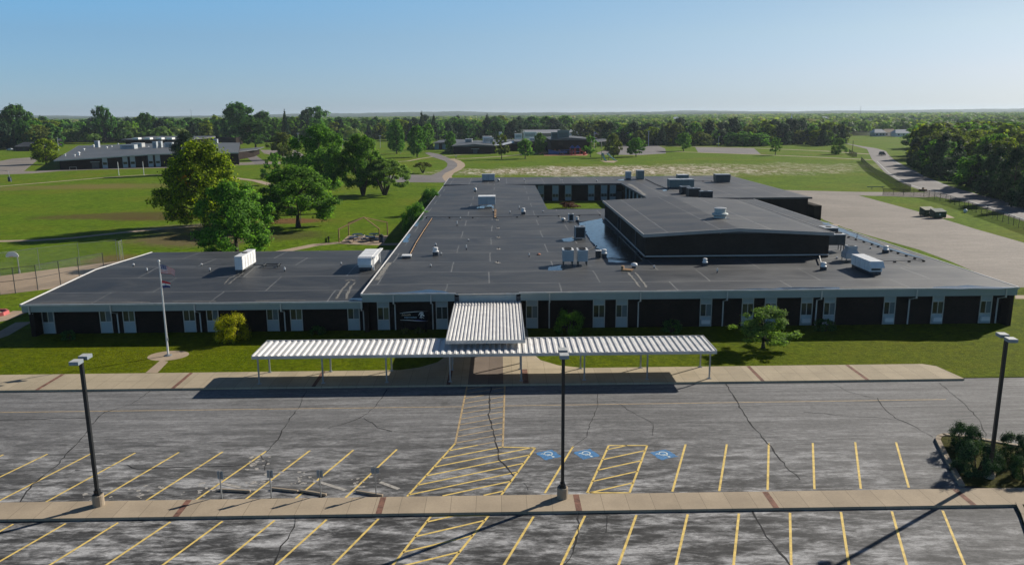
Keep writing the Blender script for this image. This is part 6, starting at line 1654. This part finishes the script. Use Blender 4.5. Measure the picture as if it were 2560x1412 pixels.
# raised hall with skylights, side wing
pa, pb_ = G(314, 357, 5.4), G(470, 357, 5.4)
b = MB(); b.prism([V2(pa), V2(pb_), (pb_.x, pb_.y+40), (pa.x, pa.y+40)], 4, 7.0); lp(b, 'hall_wall', M['brick'])
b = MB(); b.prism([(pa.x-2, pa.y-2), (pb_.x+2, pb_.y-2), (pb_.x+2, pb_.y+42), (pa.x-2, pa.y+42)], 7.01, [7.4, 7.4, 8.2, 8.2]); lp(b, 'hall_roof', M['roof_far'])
for px in (343, 372, 401, 427):
    g = G(px, 348, 7.7); b = MB(); b.box(g.x-1.6, g.x+1.6, g.y-2.2, g.y+2.2, 7.5, 8.6); lp(b, 'skylight', M['white_metal'])
pa, pb_ = G(597, 399.5), G(636, 392)
b = MB(); b.prism([V2(pa), V2(pb_), (pb_.x-6, pb_.y+30), (pa.x-10, pa.y+30)], -.1, 3.4); lp(b, 'side_wing_wall', M['brick'])
b = MB(); b.prism([(pa.x-2, pa.y-2), (pb_.x+2, pb_.y-2), (pb_.x-4, pb_.y+32), (pa.x-10, pa.y+32)], 3.41, 3.8); lp(b, 'side_wing_roof', M['roof_far'])
b = MB(); pa, pb_ = G(530, 352, 3), G(590, 352, 3); b.prism([V2(pa), V2(pb_), (pb_.x, pb_.y+15), (pa.x, pa.y+15)], -.1, 5.0); lp(b, 'rear_block', M['brick'])
# plant on its roof
for i, (px, py, w, h, mt) in enumerate([(234, 369, 1.6, 1.6, 'white_metal'), (210, 375.6, 1.2, .9, 'white_metal'), (197, 386.5, 1.4, 1.2, 'white_metal'), (186.5, 389.5, .9, .6, 'white_metal'), (163, 388.5, .8, .6, 'white_metal'), (267, 372, 1.2, 1.2, 'white_metal'), (279, 369.5, 1.0, 1.0, 'white_metal'), (296, 363.5, 1.0, 1.2, 'white_metal'), (371, 370.5, 1.0, 1.0, 'white_metal')]):
    z = 4.7; p = G(px, py, z); t2 = thing('roof_vent', 'small white vent on the roof of the left school', 'roof vent', (p.x, p.y, z), 0, 'vents on the left school roof')
    b = MB(); b.lathe([(w*.3, -.4), (w*.3, h*.5), (w*.5, h*.5), (w*.45, h*.8), (w*.1, h)], 10); b.build('cap', M[mt], t2)
for i, (px, py, w, d, h, mt, lb) in enumerate([(244, 368, 2.0, 2.0, 3.2, 'grey_metal', 'grey chimney like unit at the left of the left school roof'), (323, 372.5, 7, 4, 2.0, 'grey_metal', 'low grey duct unit before the raised hall of the left school'), (346, 369, 5.5, 4, 2.2, 'trim', 'pale duct unit before the raised hall of the left school'), (389, 373, 2.0, 2, 3.6, 'grey_metal', 'left of two upright stacks on the left school roof'), (401, 372, 2.0, 2, 3.6, 'grey_metal', 'right of two upright stacks on the left school roof'), (424, 372, 3.8, 2.5, 3.0, 'grey_metal', 'slatted grey unit right of the upright stacks'), (540, 361, 2.2, 2, 2.8, 'grey_metal', 'grey stack on the right part of the left school roof')]):
    z = 5.0; p = G(px, py, z); t2 = thing('rooftop_unit', lb, 'roof unit', (p.x, p.y, z))
    b = MB(); b.box(-w/2, w/2, -d/2, d/2, -.5, h); b.box(-w/2-.1, w/2+.1, -d/2-.1, d/2+.1, h, h+.15); b.build('cabinet', M[mt], t2, bevel=.05)
    b = MB(); louvre(b, -w*.35, w*.35, -d/2, h*.35, h*.85, 5); b.build('louvre', M['dark_unit'], t2)
# flagpoles of the other schools
def small_flag(px, pb, pt, label, flip):
    g = G(px, pb); H = AT(px, pt, g.y).z; t = thing('flagpole', label, 'flagpole', g)
    b = MB(); b.tube((0, 0, 0), (0, 0, H), .16, .09, 8); b.build('pole', M['white_metal'], t)
    b = MB(); b.lathe([(.05, H), (.2, H+.15), (.05, H+.35)], 8); b.build('ball_finial', M['trim'], t)
    flag('flag', 'striped flag on the flagpole '+flip, (g.x+.2, g.y, H-.1), 3.0, 1.7, 0, .3, us)['group'] = 'flags on far poles'
    flag('flag', 'lower banded flag on the flagpole '+flip, (g.x+.2, g.y, H-3.2), 2.6, 1.5, 0, .3, mo)['group'] = 'flags on far poles'
small_flag(147, 377, 345, 'white flagpole with two flags behind the bright round tree', 'behind the bright round tree')
small_flag(1485, 362, 330, 'white flagpole behind the playground hall', 'behind the playground hall')
def pole(name, label, px, pb, pt, r, mt='white_metal', head=None):
    g = G(px, pb); H = AT(px, pt, g.y).z; t = thing(name, label, 'pole', g)
    b = MB(); b.tube((0, 0, 0), (0, 0, H), r, r*.8, 8); b.build('pole', M[mt], t)
    if head: b = MB(); b.box(-head, head, -.3, .3, H-.1, H+.25); b.build('head', M['lamp_top'], t)
pole('goal_post', 'left of two white posts on the grass before the left school', 297.5, 439, 405, .12); pole('goal_post', 'right of two white posts on the grass before the left school', 360, 438, 404, .12)
g = G(183, 425.5); t = thing('bike_rack', 'small metal rack before the wall of the left school', 'rack', g, radians(20))
b = MB()
for x in (-1.2, 1.2): b.tube((x, 0, 0), (x, 0, 1.2), .06)
b.tube((-1.3, 0, 1.2), (1.3, 0, 1.2), .06); b.build('frame', M['galv'], t)
g = G(28, 455); t = thing('soccer_goal', 'thin metal goal frame at the left edge of the far field', 'goal', g)
b = MB(); b.tube((0, 0, 0), (-.6, 0, 3.6), .06); b.tube((-.6, 0, 3.6), (-9, 2, 4.3), .06); b.tube((-9, 2, 0), (-9, 2, 4.3), .06); b.build('frame', M['galv'], t)
pts = [(-170+1, 0)]
# small house and car far left
g = G(66, 378); t = thing('house', 'small brick house with a low teal grey roof at far left', 'house', g)
b = MB(); b.box(-6.5, 6.5, 0, 9, 0, 2.9); b.build('wall', M['gym_brick'], t)
b = MB(); n = 0; b.v += [(-7.2, -.8, 2.8), (7.2, -.8, 2.8), (7.2, 9.8, 2.8), (-7.2, 9.8, 2.8), (-3.5, 4.5, 5.4), (4.5, 4.5, 5.4)]; b.f += [(0, 1, 5, 4), (1, 2, 5), (2, 3, 4, 5), (3, 0, 4)]; b.m += [0]*4; b.build('roof', M['roof_far'], t)
b = MB(); b.box(-2, -.6, -.06, -.01, .9, 2.1); b.build('window', M['glass'], t)
def small_car(label, px, py, rz, mt):
    g = G(px, py); t = thing('parked_car', label, 'car', (g.x, g.y, .02), rz)
    b = MB(); b.prism([(-2.2, -.9), (2.2, -.9), (2.2, .9), (-2.2, .9)], .32, .92); n = len(b.v); b.v += [(-1.7, -.85, .92), (1.2, -.85, .92), (1.2, .85, .92), (-1.7, .85, .92), (-1.1, -.68, 1.5), (.5, -.68, 1.5), (.5, .68, 1.5), (-1.1, .68, 1.5)]
    b.f += [(n+4, n+5, n+6, n+7)]+[(n+i, n+(i+1) % 4, n+4+(i+1) % 4, n+4+i) for i in range(4)]; b.m += [0]*5; b.build('body', M[mt], t, bevel=.08)
    b = MB(); b.quad((-1.45, -.82, 1.0), (.95, -.82, 1.0), (.45, -.69, 1.44), (-1.05, -.69, 1.44)); b.build('side_window', M['glass'], t)
    for sx in (-1.35, 1.35):
        for sy in (-.85, .85): b = MB(); b.tube((sx, sy-.1, .32), (sx, sy+.1, .32), .32, n=12); b.build('wheel', M['rubber'], t)
small_car('pale car parked left of the small teal roofed house', 27, 377, 0, 'grey_metal'); small_car('dark car parked close to the small teal roofed house', 42, 377.5, .2, 'black')
# red edged play bed at the left frame edge
g = G(-12, 788); t = thing('play_bed', 'octagonal sand bed with faded red timber edge at left frame edge', 'play bed', (g.x, g.y, .05))
for k in range(8):
    a0, a1 = k*pi/4+pi/8, (k+1)*pi/4+pi/8; R_ = 1.35
    b = MB(); q0, q1 = Vector((R_*cos(a0), R_*sin(a0), 0)), Vector((R_*cos(a1), R_*sin(a1), 0)); i0, i1 = q0*.86, q1*.86; b.prism([V2(q0), V2(q1), V2(i1), V2(i0)], 0, .38); b.build('edge_timber', M['pink_red'], t)
b = MB(); b.poly([(1.17*cos(k*pi/4+pi/8), 1.17*sin(k*pi/4+pi/8), .16) for k in range(8)]); b.build('sand_fill', M['sand'], t)

# ------------------------------------------------------------------ buildings of the middle distance
def block(t, name, px0, px1, pb, zt, depth, rise=0.0, ov=.8, rname='roof', wm='brick', rm='roof_far', yoff=0):
    a, c = G(px0, pb), G(px1, pb); dv = Vector((0, depth, 0)); off = Vector((0, yoff, 0)); a = a+off; c = c+off
    b = MB(); b.prism([V2(a), V2(c), V2(c+dv), V2(a+dv)], -.1, zt); b.build(name, M[wm], t, world=True)
    b = MB(); m0 = (a+c)/2
    for s, e, zs, ze in ((a, m0, zt, zt+rise), (m0, c, zt+rise, zt)):
        x0 = s.x-(ov if s is a else 0); x1 = e.x+(ov if e is c else 0)
        b.prism([(x0, min(a.y, c.y)-ov), (x1, min(a.y, c.y)-ov), (x1, a.y+depth+ov), (x0, a.y+depth+ov)], zt+.01, [zs+.35, ze+.35, ze+.35, zs+.35])
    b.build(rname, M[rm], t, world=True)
g = G(1185, 384); t = thing('low_school', 'long low dark brick school with a spreading grey roof behind the drive', 'building', g)
block(t, 'front_wall', 1134, 1239, 384.5, 3.9, 60, .9); block(t, 'left_wing_wall', 1087, 1160, 374, 3.7, 50, .5, rname='left_wing_roof'); 
block(t, 'right_wing_wall', 1277, 1345, 377, 3.8, 60, .4, rname='right_wing_roof'); block(t, 'link_wall', 1225, 1290, 371, 3.6, 40, .3, rname='link_roof')
for px in (1093, 1112): b = MB(); p = G(px, 374); b.box(p.x-1.5, p.x+1.5, p.y-.2, p.y-.05, .1, 3.6); b.build('window', M['panel'], t, world=True)
b = MB(); p = G(1188, 384.5); b.box(p.x-1.2, p.x+1.2, p.y-.2, p.y-.02, 0, 2.2); b.build('door', M['dark_trim'], t, world=True); b = MB(); b.box(p.x-2.2, p.x+2.2, p.y-1.6, p.y-.02, 2.5, 2.7); b.build('door_canopy', M['galv'], t, world=True)
b = MB(); p = G(1245, 366, 3.9); q = G(1292, 351, 5); b.strip([(p.x, p.y, 4.4), (q.x, q.y, 4.6)], 5); b.build('link_canopy', M['trim'], t, world=True)
g = G(1427, 385); t = thing('playground_hall', 'tall dark brick hall with a shallow gable behind the playground', 'building', g)
block(t, 'wall', 1378, 1476, 385, 7.2, 45, .95); block(t, 'side_wall', 1290, 1378, 379, 5.0, 40, .2, rname='side_roof', yoff=10)
for px in (1401, 1451):
    p = G(px, 385); b = MB(); b.box(p.x-1.3, p.x+1.3, p.y-.3, p.y-.02, 4.3, 6.0); b.build('wall_vent', M['gym_brick'], t, world=True)
b = MB(); p = G(1476, 384); b.box(p.x+.02, p.x+.25, p.y+1, p.y+40, 0, 7.1); b.build('end_wall_painted_sunlight', M['path'], t, world=True)  # pale slab over the brick end, sunlight put into its colour
b = MB(); p = G(1497, 379); 
b.prism([(p.x-3, p.y), (p.x+9, p.y+20), (p.x+6, p.y+34), (p.x-5, p.y+20)], 5.0, [4.9+.15, 6.0, 6.0, 5.2]); b.build('porch_roof', M['roof_far'], t, world=True)
for dx, dy in ((-2.5, 1), (8.3, 20), (5.5, 32)): b = MB(); b.tube((p.x+dx, p.y+dy, 0), (p.x+dx, p.y+dy, 5), .2); b.build('porch_post', M['trim'], t, world=True)
for px, py, z, w, d, h, mt, lb in [(1172, 357, 4.6, 4, 6, 2.0, 'grey_metal', 'dark fronted unit on the left of the low school roof'), (1218, 357, 4.8, 5, 5, 3.4, 'white_metal', 'cluster of white cabinets at the middle of the low school roof'), (1229, 358, 4.8, 2, 2.5, 3.0, 'trim', 'narrow pale stack beside the white cabinets'), (1251, 346, 4.6, 2, 2, 4.0, 'white_metal', 'slim white stack above the sparse tree'), (1296, 346, 4.6, 5, 4, 3.0, 'white_metal', 'white cabinet on the right of the low school roof'), (1325, 344, 5.0, 9, 4, 3.6, 'white_metal', 'wide white framed unit behind the playground tree'), (1330, 353, 5.2, 3, 3, 1.8, 'white_metal', 'small white unit in front of the wide framed one'), (1392, 348, 7.5, 6, 4, 3.4, 'green_metal', 'left dark cabinet on the playground hall roof'), (1408, 347, 7.8, 6, 4, 4.2, 'green_metal', 'right dark cabinet on the playground hall roof')]:
    p = G(px, py, z); t2 = thing('rooftop_unit', lb, 'roof unit', (p.x, p.y, z))
    b = MB(); b.box(-w/2, w/2, -d/2, d/2, -.6, h); b.box(-w/2-.15, w/2+.15, -d/2-.15, d/2+.15, h, h+.2); b.build('cabinet', M[mt], t2, bevel=.08)
    b = MB(); louvre(b, -w*.38, w*.38, -d/2, h*.2, h*.8, 5, 0, .05); b.build('louvre', M['dark_unit'], t2)
# playground
g = G(1380, 386); t = thing('play_structure', 'orange and blue climbing frame at the left of the playground', 'playground', g)
b = MB()
for x in (-4.4, -1.6, 1.6, 4.4):
    for y in (-1, 1.2): b.tube((x, y, 0), (x, y, 2.6 if abs(x) < 3 else 1.6), .1, n=6)
b.build('posts', M['orange_plastic'], t)
b = MB(); b.box(-4.4, -1.6, -1, 1.2, .9, 1.05); b.box(-1.6, 1.6, -1, 1.2, 1.3, 1.45); b.build('deck', M['orange_plastic'], t)
b = MB(); n = 0; b.v += [(-1.9, -1.2, 2.5), (3.6, -1.2, 1.4), (3.6, 1.4, 1.4), (-1.9, 1.4, 2.5), (-1.9, -1.2, .2), (3.6, -1.2, .2), (3.6, 1.4, .2), (-1.9, 1.4, .2)]; b.f += [(0, 1, 2, 3), (4, 5, 1, 0), (5, 6, 2, 1), (3, 7, 4, 0)]; b.m += [0]*4; b.build('panel', M['blue_plastic'], t)
for x, s in ((-4.2, -1), (3.6, 1)):
    b = MB(); b.strip([(x, 0, 2.3), (x+s*.8, -1.0, 1.4), (x+s*1.8, -2.0, .5), (x+s*2.6, -2.8, .25)], 1.1); o = b.build('slide', M['orange_plastic'], t); so = o.modifiers.new('thickness', 'SOLIDIFY'); so.thickness = .12
g = G(1440, 387.5); t = thing('play_structure', 'red and blue play tower with twin pitched roofs and tube slides', 'playground', g)
for x in (-1.9, .9):
    b = MB()
    for sx in (-1.1, 1.1):
        for sy in (-1.1, 1.1): b.tube((x+sx, sy, 0), (x+sx, sy, 3.6), .1, n=6)
    b.build('posts', M['red_plastic'], t); b = MB(); b.box(x-1.1, x+1.1, -1.1, 1.1, 1.5, 1.65); b.build('deck', M['blue_plastic'], t)
    b = MB(); b.v += [(x-1.4, -1.4, 3.5), (x+1.4, -1.4, 3.5), (x+1.4, 1.4, 3.5), (x-1.4, 1.4, 3.5), (x, -.3, 5.0), (x, .3, 5.0)]; b.f += [(0, 1, 4), (1, 2, 5, 4), (2, 3, 5), (3, 0, 4, 5), (3, 2, 1, 0)]; b.m += [0]*5; b.build('tower_roof', M['blue_plastic'], t)
def tubeslide(t, P, r, mt):
    b = MB()
    for i in range(len(P)-1): b.tube(P[i], P[i+1], r, n=10)
    b.build('tube_slide', M[mt], t)
tubeslide(t, [(2, -.5, 2.6), (3.2, -1.2, 2.3), (4.2, -2.0, 1.4), (4.4, -3.0, .7), (3.4, -3.6, .5)], .55, 'red_plastic'); tubeslide(t, [(-1.9, -1.1, 2.4), (-2.2, -2.2, 1.6), (-2.5, -3.2, .7), (-2.6, -3.8, .5)], .5, 'red_plastic')
b = MB(); b.tube((-9, 0, 2.2), (-3, 0, 2.6), .12, n=6); b.tube((-9, .9, 2.2), (-3, .9, 2.6), .12, n=6)
for k in range(10): b.tube((-9+.62*k, 0, 2.2+.04*k), (-9+.62*k, .9, 2.2+.04*k), .07, n=5)
for x in (-9, -6): b.tube((x, 0, 0), (x, 0, 2.4), .09, n=6); b.tube((x, .9, 0), (x, .9, 2.4), .09, n=6)
b.box(-8.5, -4.5, .3, .6, 1.0, 1.9); b.build('ladder_bridge', M['blue_plastic'], t)
g = G(1518, 402); t = thing('double_slide', 'teal double slide on the grass bank under the oval tree', 'slide', g)
for x, dx in ((-1.9, -.2), (.4, 1.9)):
    b = MB(); b.strip([(x, 3, 3.3), (x, 2.2, 3.2), (x+dx*.5+.4, 0, 1.7), (x+dx+.9, -2.0, .5), (x+dx+1.3, -2.8, .3)], .9); o = b.build('slide', M['teal_plastic'], t); so = o.modifiers.new('thickness', 'SOLIDIFY'); so.thickness = .2
b = MB(); b.tube((-2.2, 3, 0), (-2.2, 3, 4.3), .12); b.tube((1.1, 3, 0), (1.1, 3, 4.3), .12); b.tube((-2.2, 3, 4.3), (1.1, 3, 4.3), .12); b.box(-2.2, 1.1, 2.5, 3.6, 3.0, 3.15); b.build('platform', M['dark_unit'], t)
# light masts and far poles
for i, (px, pb, pt, lb) in enumerate([(1563, 362, 338, 'leftmost T shaped court mast'), (1575, 363, 333, 'taller T shaped court mast second from left'), (1586, 362, 329, 'slim T shaped court mast behind the dense round tree')]): pole('court_mast', 'pale '+lb, px, pb, pt, .22, 'trim', 2.2)
pole('light_mast', 'tall grey light mast rising from the far ball court', 1621, 366, 329, .25, 'grey_metal', .8)
for px, pb, pt, lb in ((747, 372, 334, 'white street lamp pole left of the tall pointed tree'), (951, 370, 340, 'lamp pole by the trees left of the drive'), (1002, 384, 346, 'lamp pole in front of the tall oval twin trees'), (857, 372, 350, 'short lamp pole behind the upright tree')): pole('street_lamp', lb, px, pb, pt, .16, 'trim', .8)
pole('radio_mast', 'thin radio mast on the left horizon', 481, 318, 272, .28, 'dark_unit'); pole('radio_mast', 'thin radio mast on the right horizon', 2148, 318, 266, .28, 'grey_metal'); pole('utility_pole', 'dark utility pole beside the road junction', 2131, 379, 352, .16, 'bark'); pole('utility_pole', 'grey utility pole in the far tree belt', 1796, 366, 343, .2, 'galv')
pole('sign_post', 'small dark sign post by the path crossing the drive', 1140, 398, 391, .12, 'dark_unit', .5)
# church and houses
g = AT(1977, 316, 1100); t = thing('church', 'white church with a tall pointed steeple among far trees', 'church', (g.x, 1100, 0))
t.scale = (.62, .62, .62)
b = MB(); b.box(-10, 14, 2, 16, 0, 6); b.v += [(-11, 1, 6), (15, 1, 6), (15, 17, 6), (-11, 17, 6), (-11, 9, 10.5), (15, 9, 10.5)]; n = len(b.v)-6; b.f += [(n, n+1, n+5, n+4), (n+2, n+3, n+4, n+5), (n+3, n, n+4), (n+1, n+2, n+5)]; b.m += [0]*4; b.build('nave', M['white_metal'], t)
b = MB(); b.box(-3, 3, -4, 2, 0, 16); b.box(-2.2, 2.2, -3.2, 1.2, 16, 19); b.build('tower', M['white_metal'], t)
b = MB(); b.lathe([(2.6, 19), (1.2, 24), (.1, 31)], 8, 0, (0, -1)); b.build('spire', M['white_metal'], t)
def house(label, px, pb, w, d, h, wm, rm, Y=None):
    g = G(px, pb); t = thing('house', label, 'house', (g.x, g.y, 0))
    b = MB(); b.box(-w/2, w/2, 0, d, 0, h); b.build('wall', M[wm], t)
    b = MB(); b.v += [(-w/2-.8, -.8, h-.1), (w/2+.8, -.8, h-.1), (w/2+.8, d+.8, h-.1), (-w/2-.8, d+.8, h-.1), (-w/2+1.5, d/2, h+2.8), (w/2-1.5, d/2, h+2.8)]; b.f += [(0, 1, 5, 4), (1, 2, 5), (2, 3, 4, 5), (3, 0, 4)]; b.m += [0]*4; b.build('roof', M[rm], t)
    for x in (-w*.3, w*.05, w*.3): b = MB(); b.box(x-.7, x+.7, -.08, -.01, 1, 2.3); b.build('window', M['glass'], t)
house('grey roofed house at the left of the row beyond the meadow', 2200, 341.5, 9, 9, 3.2, 'grey_metal', 'trim'); house('pinkish roofed house in the middle of the row beyond the meadow', 2226, 341, 11, 9, 3.2, 'trim', 'path'); house('long low white house at the right of the row beyond the meadow', 2257, 342, 12, 9, 3.0, 'white_metal', 'grey_metal')
house('long pale roofed building behind the low school', 1335, 345, 50, 16, 4, 'path', 'trim'); house('pale house tucked among trees behind the playground hall', 1375, 335, 20, 12, 4, 'white_metal', 'sand'); house('white roofed house left of the light mast wood', 1455, 342, 22, 12, 4, 'white_metal', 'white_metal')
house('small white house in the belt of conifers beyond the courts', 1785, 352, 14, 9, 3.2, 'white_metal', 'trim'); house('pale house half hidden by conifers beyond the far court', 1745, 349, 16, 9, 4, 'trim', 'sand')
house('tiny white house glinting in the far wood, left', 1870, 318, 7, 8, 11, 'white_metal', 'white_metal'); house('tiny white house glinting in the far wood right of the church', 2062, 316, 8, 8, 11, 'white_metal', 'white_metal'); house('tiny pale house in the far wood above the courts', 1690, 316, 8, 8, 11.5, 'sand', 'white_metal')

# ------------------------------------------------------------------ haze
hm = bpy.data.materials.new('haze'); hm.use_nodes = True; nt = hm.node_tree; nt.nodes.remove(nt.nodes['Principled BSDF'])
pv = N(nt, 'ShaderNodeVolumePrincipled'); pv.inputs['Color'].default_value = (.74, .87, 1.0, 1); pv.inputs['Density'].default_value = 0.00007; pv.inputs['Anisotropy'].default_value = .25
nt.links.new(pv.outputs[0], nt.nodes['Material Output'].inputs['Volume'])
b = MB(); b.box(-9500, 9500, -400, 9500, -1, 62); o = b.build('haze', hm, None); o['kind'] = 'stuff'
